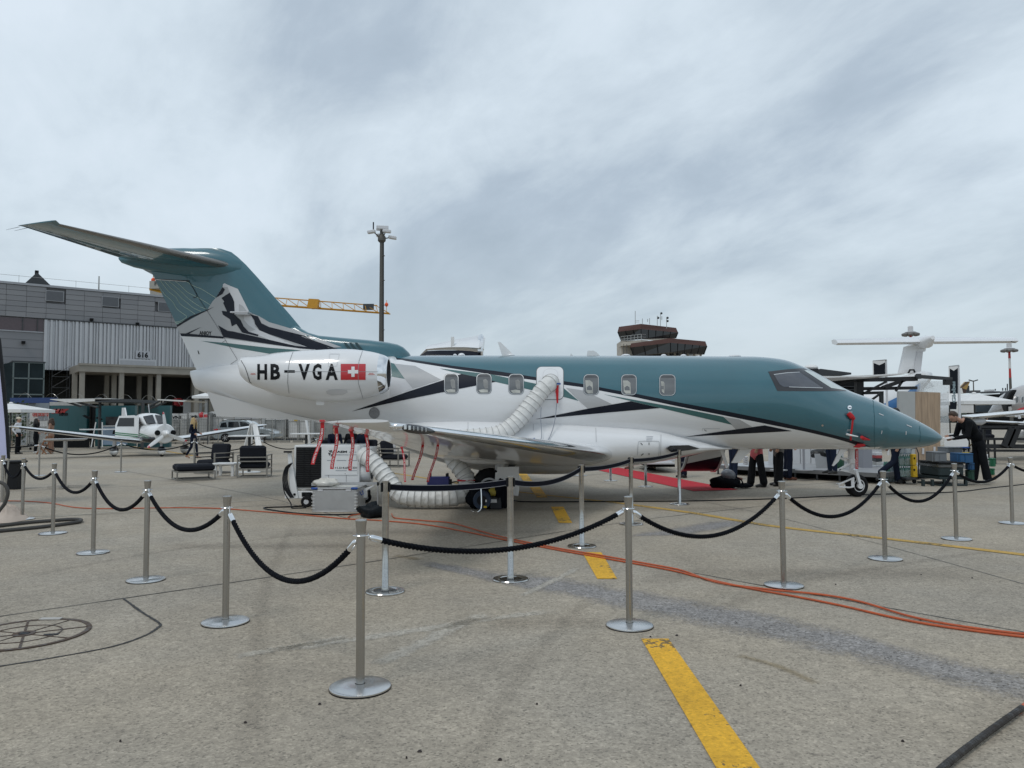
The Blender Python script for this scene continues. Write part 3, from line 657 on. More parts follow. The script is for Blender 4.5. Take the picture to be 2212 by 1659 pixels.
lines = [[(245,470),(330,590),(440,690),(500,790),(570,850),(640,900),(630,930),(540,980),(470,985)],[(265,390),(340,490),(400,560),(490,630),(540,710),(610,770),(680,810),(770,875)],[(325,395),(400,480),(500,565),(570,640),(650,705),(740,780),(855,835)],[(385,395),(470,460),(560,540),(640,620),(740,700),(850,770),(940,800)],[(480,395),(570,470),(650,550),(740,600),(840,650),(990,740)],[(640,400),(740,460),(860,510),(960,570),(1065,635)],[(475,995),(540,1000),(620,960)],[(485,1012),(550,1012),(610,985)]]
fdecal('contour_line', [q for l in lines for q in polyline_px(zc(l), 1.05)], m_cont, .008, step=0)
fdecal('tab_gap', [zc([(150,358),(690,385),(680,400),(640,402),(180,372)])]+[q for q in polyline_px(zc([(660,385),(700,430),(795,600),(740,635)]), 1.3)], mat('gap_black', (.008,.01,.014), .6, var=.1), .010)
fdecal('tab_edge', [zc([(180,365),(640,398),(640,405),(190,376)])], PRINTW, .012)
fdecal('fin_seam', [q for l in ([(800,605),(940,820),(1180,1200),(1210,1255),(1380,1530)],[(1210,1255),(1160,1285)],[(1380,1535),(1240,1630)]) for q in polyline_px(zc(l), .7)], mat('seam_dark', (.05,.055,.06), .6, var=.1), .011, step=0)
b = text_bm('ANJOY', 1.0, .03); xs_ = [v.co.x for v in b.verts]; x0, x1 = min(xs_), max(xs_)
fn = lambda u, v: finpt(307.2+.1488*(828+(u-x0)/(x1-x0)*178), 548.6+.1488*(1172-v*78-(u-x0)/(x1-x0)*-8), .009)
lay('fin_lettering', b, fn, PRINTB, FIN, 0)
fdecal('fin_hinge', [zc([(802,1403),(815,1405),(832,1455),(818,1455)])], PRINTB, .009)
# spine that runs forward from the fin, with its scoop
rings = []
for px, y0, y1, w in sp:
    a, c = P0(px, y0), P0(px, y1+8); h = a.z-c.z
    rings.append([(a.x, YC+w*1.5*math.copysign(abs(math.cos(t))**.7, math.cos(t)), c.z+h*max(0,math.sin(t))**.55) for t in [math.pi*i/14 for i in range(15)]])
part('dorsal_spine', MB().loft(rings, cap=True), TEAL, JET)
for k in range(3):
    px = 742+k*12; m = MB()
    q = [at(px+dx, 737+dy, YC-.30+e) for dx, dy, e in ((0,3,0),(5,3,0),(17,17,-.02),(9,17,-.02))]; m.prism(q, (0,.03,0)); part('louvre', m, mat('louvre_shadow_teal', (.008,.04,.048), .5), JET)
# bullet on top of the fin
bl = [(257,558,3,.02),(263,560,8,.05),(290,561,17,.11),(335,562,26,.16),(400,567,32,.20),(450,570,33,.19),(495,573,27,.13),(522,578,15,.07),(530,580,4,.02)]
rings = []
for px, yc, h, w in bl:
    c = P0(px, yc); hh = h*15.5/FOC
    rings.append([(c.x, YC+w*math.cos(t), c.z+hh*math.sin(t)) for t in [2*math.pi*i/20 for i in range(20)]])
part('tail_bullet', MB().loft(rings, cap=True), TEAL, JET)
# tailplane
def stab(sgn):
    r0, t0 = at(493.5,571,YC-.12), at(130,484.5,YC-2.85); t1 = at(121,476,YC-3.02)
    rows = [(r0, r0.x-at(258,556,YC-.12).x), (t0, t0.x-at(50,489.5,YC-2.85).x), (t1, t1.x-at(38.5,487,YC-3.02).x)]
    dz = [r0.z-at(258,556,YC-.12).z, t0.z-at(50,489.5,YC-2.85).z, t1.z-at(38.5,487,YC-3.02).z]
    secs = [(Vector((p.x, p.y, p.z)), c, tc, d) for (p, c), d, tc in zip(rows, dz, (.10,.095,.03))]
    Mx = (lambda m: m) if sgn < 0 else mirror
    T = part('tailplane', Mx(foil(secs, 'z', .09, .66)), TEAL, JET); part('de_icing_edge', Mx(foil(secs[:2], 'z', 0, .0895)), mat('deicing_metal', (.26,.25,.235), .3, .8, var=.06), T)
    part('elevator', Mx(foil(secs, 'z', .667, 1.)), TEAL, T)
    part('tailplane_tip', Mx(foil([secs[1], secs[2]], 'z', 0, .0895)), TEAL, T)
    for k in range(2):
        a = at(60-k*18, 492+k*-2, YC-2.9); part('static_wick', Mx(MB().cyl(a, a+Vector((-.22,0,-.05)), .004, .002, 5)), BLACK, T)
stab(-1); stab(1)
# small light on the fin side
a = finpt(519, 677); part('fin_light_bracket', MB().box((a.x+.05, a.y-.10, a.z), (.36,.22,.025)).box((a.x+.08, a.y-.12, a.z-.03), (.25,.14,.03)), LGREY, FIN)
# ventral fins
for sgn in (-1, 1):
    d = .24*sgn; q = [at(447,846,YC-.30), at(467.5,899.5,YC-.22), at(548.6,902.5,YC-.22), at(690,909,YC-.24), at(620,893,YC-.30)]
    m = MB().prism([Vector((p.x, 2*YC-p.y if sgn > 0 else p.y, p.z)) for p in q], (0,.04,0)); part('ventral_fin', m, WHITE, JET)
# ------------- engines
YN = YC-1.55; KN = YN/FOC
nac = [(516.5,787,9),(519,789,18),(526,794,23.5),(536,798,28.5),(548,801.5,32),(568,804,37),(600,807,45.5),(642,809.5,51.5),(692,811.5,56),(729,811.5,57.7),(760,810.5,56.3),(781,809.8,53.5),(809,808.5,47.5),(822,808,43.5)]
lip = [(822,808,43.5),(829,807.6,41),(835,807.3,38),(839.5,807,34.5),(840.5,807,32.5),(839.5,807,30.5)]
def nz_(px, arr):
    f1 = pchip([(a, b) for a, b, c in arr]); f2 = pchip([(a, c) for a, b, c in arr]); return f1(px), f2(px)
def nring(px, py, r, n=40): c = at(px, py, YN); return [(c.x, YN+r*KN*math.cos(2*math.pi*i/n), c.z+r*KN*math.sin(2*math.pi*i/n)) for i in range(n)]
_ns = [(at(a, b, YN), c*KN) for a, b, c in nac]; n_z = pchip([(c.x, c.z) for c, r in _ns]); n_r = pchip([(c.x, r) for c, r in _ns])
def nskin(px, py, off=.004):
    p = at(px, py, YN-.3)
    for _ in range(14):
        dz = p.z-n_z(p.x); rr = n_r(p.x)+off
        p = at(px, py, YN-math.sqrt(max(1e-4, rr*rr-dz*dz)))
    return p
def engine(sgn):
    Mx = (lambda m: m) if sgn < 0 else mirror
    pts = []
    for i in range(41): x = _ns[0][0].x+(_ns[-1][0].x-_ns[0][0].x)*i/40; pts.append([(x, YN+n_r(x)*math.cos(2*math.pi*k/48), n_z(x)+n_r(x)*math.sin(2*math.pi*k/48)) for k in range(48)])
    E = part('engine_nacelle', Mx(MB().loft(pts, cap=True)), WHITE, JET)
    part('intake_lip', Mx(MB().loft([nring(*l) for l in lip])), CHROME, E)
    part('intake_duct', Mx(MB().loft([nring(839.5,807,30.5), nring(828,807,29), nring(800,807,27), nring(790,807,27)])), mat('duct_grey', (.035,.037,.04), .5, .3), E)
    c = at(797, 807, YN); m = MB()
    for k in range(20):
        a = 2*math.pi*k/20; d = Vector((0, math.cos(a), math.sin(a))); e = Vector((0, -math.sin(a), math.cos(a)))
        m.quad(c+d*.05+e*.02, c+d*.225+e*.045+Vector((.03,0,0)), c+d*.225-e*.02-Vector((.03,0,0)), c+d*.05-e*.02)
    part('fan_blades', Mx(m), mat('fan_titanium', (.12,.12,.13), .35, .9), E)
    part('spinner', Mx(MB().lathe([(.002,.16),(.03,.11),(.055,.04),(.06,0)], c, 'X', 16)), FRAMEG, E)
    part('fan_backplate', Mx(MB().cyl(c-Vector((.06,0,0)), c-Vector((.08,0,0)), .24)), DARK, E)
    py_ = at(690, 802, YN); part('engine_pylon', Mx(foil([(Vector((py_.x+.95, YN+.25, py_.z)), 2.2, .09), (Vector((py_.x+1.05, YC-.5, py_.z+.05)), 2.4, .10)])), WHITE, E)
    dr = at(692, 869, YN); part('drain_mast', Mx(MB().box((dr.x, YN, dr.z-.0), (.14,.03,.10))), WHITE, E)
    return E
E1 = engine(-1); engine(1)
def letter(ch, x0, x1, y0, y1):
    if ch == '-': b = poly_bm([[(x0,y1),(x1,y1),(x1,y0),(x0,y0)]]); fn = lambda u, v: nskin(u, v)
    else:
        b = text_bm(ch, 1.0, .04); X = [v.co.x for v in b.verts]; Y = [v.co.y for v in b.verts]; a0, a1, b0, b1 = min(X), max(X), min(Y), max(Y)
        for v in b.verts: v.co = (x0+(v.co.x-a0)/(a1-a0)*(x1-x0), y1-(v.co.y-b0)/(b1-b0)*(y1-y0), 0)
        fn = lambda u, v: nskin(u, v)
    lay('registration_letter', b, fn, PRINTB, E1, 4)
z2 = lambda x, y: (493.7+.248*x, 548.6+.248*y)
for ch, a, b_, c, d in (('H',250,335,958,1096),('B',365,450,957,1096),('-',485,577,1012,1034),('V',608,708,957,1097),('G',730,810,955,1099),('A',845,952,957,1098)):
    p, q = z2(a, c), z2(b_, d); letter(ch, p[0], q[0], p[1], q[1])
def npoly(name, polys, m, off, step=4):
    k = 'stuff' if name in ('cowl_seam','access_panel','warning_print') else None
    for Q in ([polys] if k else [[p] for p in polys]): lay(name, poly_bm([[z2(*p) for p in P] for P in Q]), lambda u, v: nskin(u, v, off), m, E1, step, kind=k)
npoly('flag_field', [[(977,957),(1194,957),(1194,1097),(977,1097)]], REDP, .005)
npoly('flag_cross', [[(1070,981),(1098,981),(1098,1011),(1129,1011),(1129,1041),(1098,1041),(1098,1071),(1070,1071),(1070,1041),(1040,1041),(1040,1011),(1070,1011)]], PRINTW, .009)
sq = lambda P, w: [[p, q_, (q_[0]+(w if abs(q_[0]-p[0]) < abs(q_[1]-p[1]) else 0), q_[1]+(w if abs(q_[0]-p[0]) >= abs(q_[1]-p[1]) else 0)), (p[0]+(w if abs(q_[0]-p[0]) < abs(q_[1]-p[1]) else 0), p[1]+(w if abs(q_[0]-p[0]) >= abs(q_[1]-p[1]) else 0))] for p, q_ in zip(P, P[1:])]
npoly('cowl_seam', sq([(560,850),(530,930),(515,1020),(512,1120),(525,1215)], 4)+sq([(1165,842),(1135,930),(1125,1020),(1130,1130),(1170,1262)], 4)+sq([(515,1022),(1300,1024)], 3), mat('cowl_seam_grey', (.25,.26,.27), .5, var=.05), .0062, 6)
npoly('cowl_seam', sq([(105,925),(140,985),(160,1040),(180,1110),(200,1125)], 5), mat('gap_black', (.008,.01,.014), .6, var=.1), .006, 6)
npoly('access_panel', sq([(880,868),(965,868),(940,975),(865,975),(880,868)], 3), LGREY, .006)
npoly('warning_print', [[(195,1040),(232,1040),(232,1044),(195,1044)],[(190,1046),(236,1046),(236,1050),(190,1050)],[(1222,1038),(1262,1038),(1262,1043),(1222,1043)],[(1214,1048),(1272,1048),(1272,1053),(1214,1053)]], mat('faint_red_print', (.55,.16,.14), .5), .006)
npoly('cowl_scoop', [[(850,1195),(880,1183),(960,1180),(1030,1188),(1040,1205),(1000,1225),(900,1232),(855,1218)]], LGREY, .008)
# ------------- wing
wr, wt = at(1324,981,YC-1.12), at(938,930.5,YC-7.5)
tr, tt = at(966,997,YC-1.2), at(712,914,YC-7.9)
def wsec(s, lex, lez, tex, tez, tc): return (Vector((lex, YC-s, lez)), lex-tex, tc, lez-tez)
lx = lin([(1.12,wr.x),(7.5,wt.x)]); lz = lin([(1.12,wr.z),(7.5,wt.z)]); tx = lin([(1.2,tr.x),(7.9,tt.x)]); tz = lin([(1.2,tr.z+.03),(7.9,tt.z)])
t8 = at(692,912.3,YC-8.3); l8 = at(842,919,YC-8.25)
W = [wsec(.8, wr.x+.06, lz(.8), tx(.8), tz(.8), .145), wsec(1.12, wr.x, wr.z, tr.x, tz(1.2), .143), wsec(1.6, lx(1.6)-.02, lz(1.6), tx(1.6), tz(1.6), .138)]+[wsec(s, lx(s), lz(s), tx(s), tz(s), tc) for s, tc in ((3,.13),(5,.122),(6.6,.115),(7.5,.11))]+[
     wsec(7.9, wt.x-.10, wt.z+.012, tx(7.9), tz(7.9), .105), wsec(8.15, wt.x-.32, wt.z+.02, t8.x+.03, t8.z, .09), wsec(8.32, l8.x, t8.z+.01, t8.x, t8.z, .05)]
def wing(sgn):
    Mx = (lambda m: m) if sgn < 0 else mirror
    w = part('wing', Mx(foil(W, 'z', .085, .74, 12, .03)), WHITE, JET)
    part('leading_edge', Mx(foil(W[:7], 'z', 0, .0845, 10, .03)), CHROME, w); part('wing_tip', Mx(foil(W[6:], 'z', 0, .0845, 8, .03)), WHITE, w)
    part('flap', Mx(foil(W[:6], 'z', .745, 1., 6, .03)), WHITE, w); part('aileron', Mx(foil(W[5:], 'z', .748, 1., 6, .03)), WHITE, w)
    for (x0, y0), (x1, y1), hb, Y in (((915,983),(1064,976),13,11.7),((960,995.5),(1116,988),13,12.7),((993,1002),(1146,996),15,13.6)):
        a, b = at(x0, y0, Y), at(x1, y1, Y); rings = []
        for k in range(15):
            t = k/14; c = a.lerp(b, t)+Vector((0,0,.05*math.sin(math.pi*t))); r = max(.006, math.sin(math.pi*min(1, t*.93+.04))**.75)
            rings.append([(c.x, c.y+.13*r*math.cos(q), c.z+.10-hb*Y/FOC*r*.55+hb*Y/FOC*1.0*r*math.sin(q)) for q in [2*math.pi*i/16 for i in range(16)]])
        part('flap_track_fairing', Mx(MB().loft(rings, cap=True)), WHITE, w)
    # light cluster at the tip
    a, b = at(868,923.5,YC-8.16), at(941,932.5,YC-7.62); m = MB(); d = (b-a)
    rings = [[a+d*t+Vector((0,-.045*r*math.cos(q)-.028,.045*r*math.sin(q)+.0)) for q in [2*math.pi*i/14 for i in range(14)]] for t, r in ((0,.1),(.06,.62),(.2,.95),(.45,1),(.75,.8),(.93,.4),(1,.08))]
    L_ = part('tip_light_lens', Mx(m.loft(rings, cap=True)), GLASSD, w)
    for k in range(6):
        c = a+d*(.12+.12*k)+Vector((0,-.073,.008)); part('lamp_reflector', Mx(MB().box(c, (.012 if k > 1 else .03,.012,.042), .5, .003)), CHROME, L_)
    a2 = at(835,921,YC-8.27); part('nav_light', Mx(MB().lathe([(.002,.05),(.022,.04),(.032,.0),(.026,-.05),(.006,-.08)], a2+Vector((.10,.03,.0)), 'X', 14)), CHROME, w)
    return w
wing(-1); wing(1)
# landing light and vortex blade marks on the leading edge
a = at(1228,966,YC-2.2)
# ------------- wheels
def wheel(c, r, w, parent, rot=0., hub=WHITE):
    Q = Matrix.Rotation(rot, 3, 'Z'); m = MB().lathe([(r*.55,-w*.42),(r*.72,-w*.5),(r*.93,-w*.42),(r,-w*.2),(r,w*.2),(r*.93,w*.42),(r*.72,w*.5),(r*.55,w*.42)], (0,0,0), 'Y', 32)
    for k in (-.1,.1): pass
    m.v = [tuple(c+Q@Vector(v)) for v in m.v]; t = part('tyre', m, RUBBER, parent)
    m = MB().lathe([(r*.10,-w*.56),(r*.16,-w*.54),(r*.20,-w*.40),(r*.40,-w*.34),(r*.50,-w*.44),(r*.56,-w*.44),(r*.56,w*.44),(r*.3,w*.4)], (0,0,0), 'Y', 24); m.v = [tuple(c+Q@Vector(v)) for v in m.v]
    part('wheel_rim', m, hub, parent)
NG = part('nose_gear_leg', MB().cyl(at(1839,966,YC), at(1839,992,YC), .065, .065, 14).cyl(at(1839,990,YC), at(1840,1016,YC), .04, .04, 14).box(at(1839,996,YC), (.13,.13,.12), 0, .02), WHITE, JET)
c = gnd(1851,1071); c = Vector((at(1850,1048,YC).x, YC, .225))
wheel(c, .225, .20, NG, R(14))
part('fork', MB().bar(at(1838,1016,YC-.02), at(1849,1020,YC-.14), .09, .09).bar(at(1849,1018,YC-.15), Vector((c.x,YC-.17,c.z)), .075, .05).cyl(Vector((c.x,YC-.13,c.z)), Vector((c.x,YC-.2,c.z)), .055), WHITE, NG)
part('torque_link', MB().bar(at(1836,1001,YC-.03), at(1811,1015,YC-.03), .04, .035).bar(at(1810,1014,YC-.03), at(1838,1020,YC-.03), .04, .035).cyl(at(1811,1014,YC-.07), at(1811,1014,YC+.04), .02), WHITE, NG)
mg = [(1812,1045),(1846,1031.5),(1845,1052),(1813,1051.5)]
part('mudguard', MB().tube([at(1812,1046,YC-.16), at(1830,1038.5,YC-.16), at(1845,1032,YC-.16)], .018, 6).tube([at(1812,1046,YC-.16), at(1813,1052,YC-.16), at(1835,1053,YC-.16), at(1845,1051,YC-.16)], .018, 6).tube([at(1824,1047,YC-.16), at(1825,1052,YC-.16)], .018, 6).tube([at(1812,1046,YC-.16), at(1808,1045,YC+.0), at(1812,1046,YC+.14)], .018, 6).box(at(1842,1042,YC-.155), (.06,.02,.17), 0), WHITE, NG)
q = [at(*p, YC-.22) for p in ((1815,970),(1830,972),(1818,983),(1812,996.5),(1801,1007),(1798,1006))]; part('nose_gear_door', MB().prism(q, (0,.03,0)), WHITE, JET)
part('drag_brace', MB().tube([at(1836,991,YC), at(1816,990,YC)], .02, 8).tube([at(1815,990,YC), at(1838,1002,YC)], .012, 6), WHITE, NG)
for sgn in (-1, 1):
    Mx = (lambda m: m) if sgn < 0 else mirror
    c = at(1057,1056,13.95); c = Vector((c.x, 13.95, .335))
    lg = part('main_gear_leg', Mx(MB().cyl((c.x+.22,14.15,1.05), (c.x+.18,14.15,.62), .09).cyl((c.x+.18,14.15,.64), (c.x+.02,14.15,.34), .07).cyl((c.x,13.9,.335), (c.x,14.4,.335), .05)), WHITE, JET)
    for dy in (0, .36):
        mm = MB(); sub = bpy.data.objects.new('main_wheel', None); link(sub, lg)
        r, w = .335, .2; cc = Vector((c.x, 13.95+dy, .335))
        m = MB().lathe([(r*.55,-w*.42),(r*.72,-w*.5),(r*.93,-w*.42),(r,-w*.2),(r,w*.2),(r*.93,w*.42),(r*.72,w*.5),(r*.55,w*.42)], cc, 'Y', 36)
        bpy.data.objects.remove(sub); part('tyre', Mx(m), RUBBER, lg)
        part('wheel_rim', Mx(MB().lathe([(r*.1,-w*.5),(r*.3,-w*.36),(r*.5,-w*.44),(r*.56,-w*.43),(r*.56,w*.43),(r*.1,w*.4)], cc, 'Y', 24)), LGREY, lg)
    q = [at(*p, 13.72) for p in ((1073,1009),(1121,1008),(1121,1043),(1122,1056),(1119.5,1071),(1097,1070),(1096,1050),(1069,1040),(1070,1021),(1074,1020))]
    part('main_gear_door', Mx(MB().prism(q, (0,.03,0))), WHITE, JET)
    part('gear_brace', Mx(MB().bar((c.x+.65,14.5,.95), (c.x+.2,14.2,.5), .07, .07).box((c.x+.95,14.9,.72), (.35,.3,.22), 0, .03).tube([(c.x+.4,14.3,.95),(c.x+.36,14.28,.6),(c.x+.1,14.2,.4)], .02, 6)), FRAMEG, JET)
# inlet panel on the belly and aerials below
decal_b = [(1440,968),(1448,962.5),(1488,961.5),(1512,969),(1480,973.5),(1450,977)]
q = [at(x, y, YC-1.16) for x, y in decal_b]; part('belly_scoop', MB().prism(q, (0,.25,0)), GLASSD, JET)
q = [at(*p, YC) for p in ((1597,969),(1626,969),(1600,996),(1592,1000),(1580,1000))]; part('belly_aerial', MB().prism(q, (0,.05,0)), WHITE, JET)
q = [at(*p, YC+.2) for p in ((1554,969),(1561,969),(1563,973),(1574,1008),(1571,1011),(1568,1011))]; part('belly_aerial', MB().prism(q, (0,.03,0)), WHITE, JET)
def belly(name, polys, m, w=.75): 
    M_ = MB()
    for P in polys:
        Q = [at(x, y, YC-1.19) for x, y in P]; M_.prism(Q, (0,.02,0))
    return part(name, M_, m, JET)
# airstair hanging open on the far side
x0, x1 = at(1482,1000,YC+1.3).x, at(1555,1000,YC+1.3).x
prof = [(YC+.88,1.15),(YC+1.0,.95),(YC+1.14,.76),(YC+1.32,.60),(YC+1.55,.47),(YC+1.8,.40),(YC+2.1,.38)]
sl = lambda x: [(x+(.10 if False else 0), y, z) for y, z in prof]
m = MB().loft([[(x, y, z) for y, z in prof]+[(x, y+.05, z+.07) for y, z in prof[::-1]] for x in (x0, x0+.2, (x0+x1)/2, x1)], cap=True)
DO = part('airstair_door', m, NAVY, JET)
for xx in (x0-.02, x1+.02): part('door_edge', MB().tube([(xx, y, z) for y, z in prof], .03, 6), LGREY, DO)
part('door_stripe', MB().loft([[(x0+.02, y-.004, z-.004) for y, z in prof[2:4]], [(x1-.02, y-.006, z-.004) for y, z in prof[1:3]]], closed=False), WHITE, DO)
part('door_stripe', MB().loft([[(x0+.02, y-.004, z-.004) for y, z in prof[1:3]], [(x1-.3, y-.004, z-.004) for y, z in prof[0:2]]], closed=False), GREEN, DO)
for k in range(3): part('step_tread', MB().box(((x0+x1)/2, YC+1.25+.32*k, .80-.11*k), (x1-x0-.1,.22,.03)), FRAMEG, DO)
part('stair_rail', MB().tube([(x0-.06,YC+1.0,1.25),(x0-.06,YC+1.15,.98),(x0-.06,YC+2.0,.8)], .012, 6), CHROME, DO)
# probes on the nose
a = skin(1829,938); part('pitot_probe', MB().tube([a, a+Vector((.03,-.07,-.015)), a+Vector((.10,-.10,-.03)), a+Vector((.17,-.10,-.045))], [.022,.02,.014,.009], 8), WHITE, JET)
a = skin(1868,966); part('tail_light_fairing', MB().ell(a+Vector((.0,.05,.0)), (.12,.08,.03)), WHITE, JET)
# ------------------------------------------------------------------ barrier posts, ropes and belts
PH = .97
def build_post():
    t = thing('rope_stanchion', 'x', 'stanchion')
    part('base', MB().lathe([(.172,.005),(.177,.008),(.176,.015),(.165,.020),(.07,.027),(.03,.030)], n=48, cap=False), STEELD, t); part('rubber_ring', MB().lathe([(.001,.001),(.178,.001),(.179,.006),(.172,.006)], n=40), BLACK, t)
    part('pole', MB().lathe([(.0255,.028),(.0255,PH-.065)], n=20), STEEL, t)
    part('cap', MB().lathe([(.0272,PH-.075),(.0275,PH-.065),(.0335,PH-.006),(.034,PH-.002),(.032,PH+.003),(.001,PH+.006)], n=24), STEEL, t)
    m = MB(); n = 24
    m.lathe([(.026,PH-.091),(.047,PH-.091),(.049,PH-.088),(.047,PH-.085),(.026,PH-.085)], n=n); part('collar_ring', m, CHROME, t)
    return t
def xy(px, py): g = gnd(px, py); return Vector((g.x, g.y, 0))
proto_post = build_post(); used = [False]
def post(p, label, group):
    o = proto_post if not used[0] else copy_tree(proto_post); used[0] = True
    o.location = p; o.rotation_euler.z = rnd.uniform(0, 6); return tag(o, label, None, group)
GF, GB = 'steel posts of the front rope barrier', 'steel posts of the far rope barrier'
FRONT = [((4,1104),'steel rope post cut by the left edge beside the dark bin'),((48,1122),'steel rope post standing behind the crumpled beige cloth'),((114,1153),'steel rope post whose base stands by the loop of grey hose'),
         ((201,1195),'steel rope post second to the right of the loop of grey hose'),((315,1254),'steel rope post just beyond the tip of the curved joint by the manhole'),((487,1345),'steel rope post between the manhole and the nearest post'),
         ((778,1487),'nearest and tallest looking steel rope post in the middle foreground'),((1360,1353),'steel rope post beside the start of the nearest yellow dash'),((1693,1266),'steel rope post with the orange cables touching its base'),
         ((1912,1208),'steel rope post just right of the jet nose wheel'),((2066,1165),'steel rope post in front of the dark plastic pallet'),((2187,1131),'steel rope post right of the man in black, near the right edge'),((2300,1103),'steel rope post outside the right edge')]
FP = []
for (px, l) in FRONT:
    p = xy(*px); FP.append(p)
    if px[0] < 2290: post(p, l, GF)
BACK = [((-70,1034),''),((84,1028),'far rope post left of the first high table'),((261,1020),'far rope post in front of the small plane wheel'),((419,1011),'far rope post beside the walking blonde woman'),((561,1003),'far rope post in front of the silver car'),((686,996),'far rope post left of the seated people'),((850,986),'')]
BP = [xy(*px) for px, l in BACK]
for (px, l), p in zip(BACK, BP):
    if l: post(p, l, GB)
def helix(P, r, R_, pitch, ph, n=6, per=8):
    L_ = [0.]
    for a, b in zip(P, P[1:]): L_.append(L_[-1]+(b-a).length)
    N_ = int(L_[-1]/pitch*per); out = []; j = 0
    for i in range(N_+1):
        s = L_[-1]*i/N_
        while j < len(P)-2 and L_[j+1] < s: j += 1
        t = (s-L_[j])/max(1e-9, L_[j+1]-L_[j]); c = P[j].lerp(P[j+1], t); d = (P[j+1]-P[j]).normalized()
        u = Vector((0,0,1))-d*d.z; u.normalize(); w = d.cross(u); a = 2*math.pi*s/pitch+ph
        out.append(c+(u*math.cos(a)+w*math.sin(a))*R_)
    return out
def rope(a, b, low, label, group, twist=True, zr=PH-.088):
    A, B = a+Vector((0,0,zr)), b+Vector((0,0,zr)); d = (B-A).normalized(); mid = (A+B)/2
    if low is not None: sag = max(.05, mid.z-at(low[0], low[1], mid.y).z-.015)
    else: sag = .22
    f = lambda t: A.lerp(B, t)+Vector((0,0,-4*sag*t*(1-t)))
    ln = (B-A).length; e0 = .05/ln; P = [f(e0+(1-2*e0)*i/40) for i in range(41)]
    T = thing('barrier_rope', label, 'rope', (mid.x, mid.y, 0), group)
    cut = .07/ln; Q = [f(e0+cut+(1-2*e0-2*cut)*i/60) for i in range(61)]
    if twist:
        m = MB()
        for k in range(3): m.tube(helix(Q, 0, .0108, .085, k*2.094), .0094, 6)
        part('twisted_rope', m, ROPE, T, auto=80)
    else: part('twisted_rope', MB().tube(Q, .018, 8), ROPE, T)
    for s in (0, 1):
        p, q = (f(e0), f(e0+cut)) if s == 0 else (f(1-e0), f(1-e0-cut)); dd = (q-p).normalized()
        part('end_ferrule', MB().lathe([(.006,0),(.013,.004),(.0185,.02),(.0185,.068)], n=14) if False else MB().tube([p, p+dd*.006, p+dd*.02, q+dd*.008], [.007,.014,.0195,.0195], 12), CHROME, T)
        h = (A if s == 0 else B)+(d if s == 0 else -d)*.046
        part('hook', MB().tube([h, h+Vector((0,0,.012)), p*.5+h*.5+Vector((0,0,.010)), p], .005, 6), CHROME, T)
    return T
LOW = [(28,1033),(82,1035.7),(156,1065.5),(265,1102.7),(407,1146),(630,1256),(930,1191),(1510,1161),(1797,1118),(1986,1085),(2117,1043),(2240,1022)]
RL = ['black rope hanging in front of the dark bin','black rope just left of the first high table foot','black rope crossing the foot of the first high table','black rope above the orange cable, second from the manhole side','black rope hanging above the white floor line','black rope sagging lowest, left of the nearest post','widest black rope, right of the nearest post','black rope over the blue grey floor patch','black rope left of the jet nose wheel','black rope in front of the water bottles','black rope in front of the shoes of the bending man','black rope leaving through the right edge']
for i in range(12): rope(FP[i], FP[i+1], LOW[i], RL[i], 'black twisted ropes of the front barrier')
BL = [(20,963),(165,983),(330,973),(490,974),(618,971),(760,970)]
BLL = ['thin dark rope in front of the man in the cap','thin dark rope behind the first high table','thin dark rope in front of the small plane nose wheel','thin dark rope behind the dark armchairs','thin dark rope in front of the silver car front wheel','thin dark rope behind the white cooling unit']
for i in range(6): rope(BP[i], BP[i+1], BL[i], BLL[i], 'dark ropes of the far barrier', False)
# retractable belt posts
def build_belt_post():
    t = thing('belt_stanchion', 'x', 'stanchion')
    part('base_ring', MB().lathe([(.10,.012),(.125,.020),(.172,.018),(.178,.010),(.178,.001),(.10,.001)], n=40, cap=False), CHROM2, t)
    part('base_dish', MB().lathe([(.001,.006),(.11,.014)], n=32, cap=False), mat('dark_mirror_dish', (.05,.05,.055), .12, 1.), t)
    part('pole', MB().lathe([(.034,.01),(.034,.05),(.031,.055),(.031,.985),(.034,.99),(.034,1.0),(.001,1.002)], n=24), CHROM2, t)
    part('belt_cassette', MB().box((-.036,0,.945), (.016,.045,.085), 0, .004).box((.036,0,.945), (.016,.045,.085), 0, .004), BLACK, t)
    return t
bp = build_belt_post(); first = [True]
def bpost(px, py, label, group, rz=0):
    o = bp if first[0] else copy_tree(bp); first[0] = False; p = xy(px, py); o.location = p; o.rotation_euler.z = rz; tag(o, label, None, group); return p
G1 = 'chrome belt posts around the jet wing'
K = [bpost(832,1279,'chrome belt post nearest to the white cooling unit',G1,.1), bpost(1103,1253,'chrome belt post in front of the jet main wheel',G1,.2), bpost(1257,1181,'chrome belt post beside the second yellow dash',G1,.5), bpost(1364,1133,'chrome belt post behind the rope post by the nearest dash',G1,.5), bpost(1468,1090,'chrome belt post below the open jet stairs',G1,.6)]
G2 = 'chrome posts along the red carpet'
for px, py, l in ((1319,1039,'chrome post left of the red carpet, middle one'),(1395,1052,'chrome post nearest on the left side of the red carpet'),(1255,1028,'chrome post mostly hidden behind the wing, far end of carpet')): bpost(px, py, l, G2)
m_belt = mat('navy_belt_webbing', (.006,.007,.013), .9, spec=.1, var=.1, scale=40); m_bedge = mat('grey_belt_edge', (.22,.22,.23), .6)
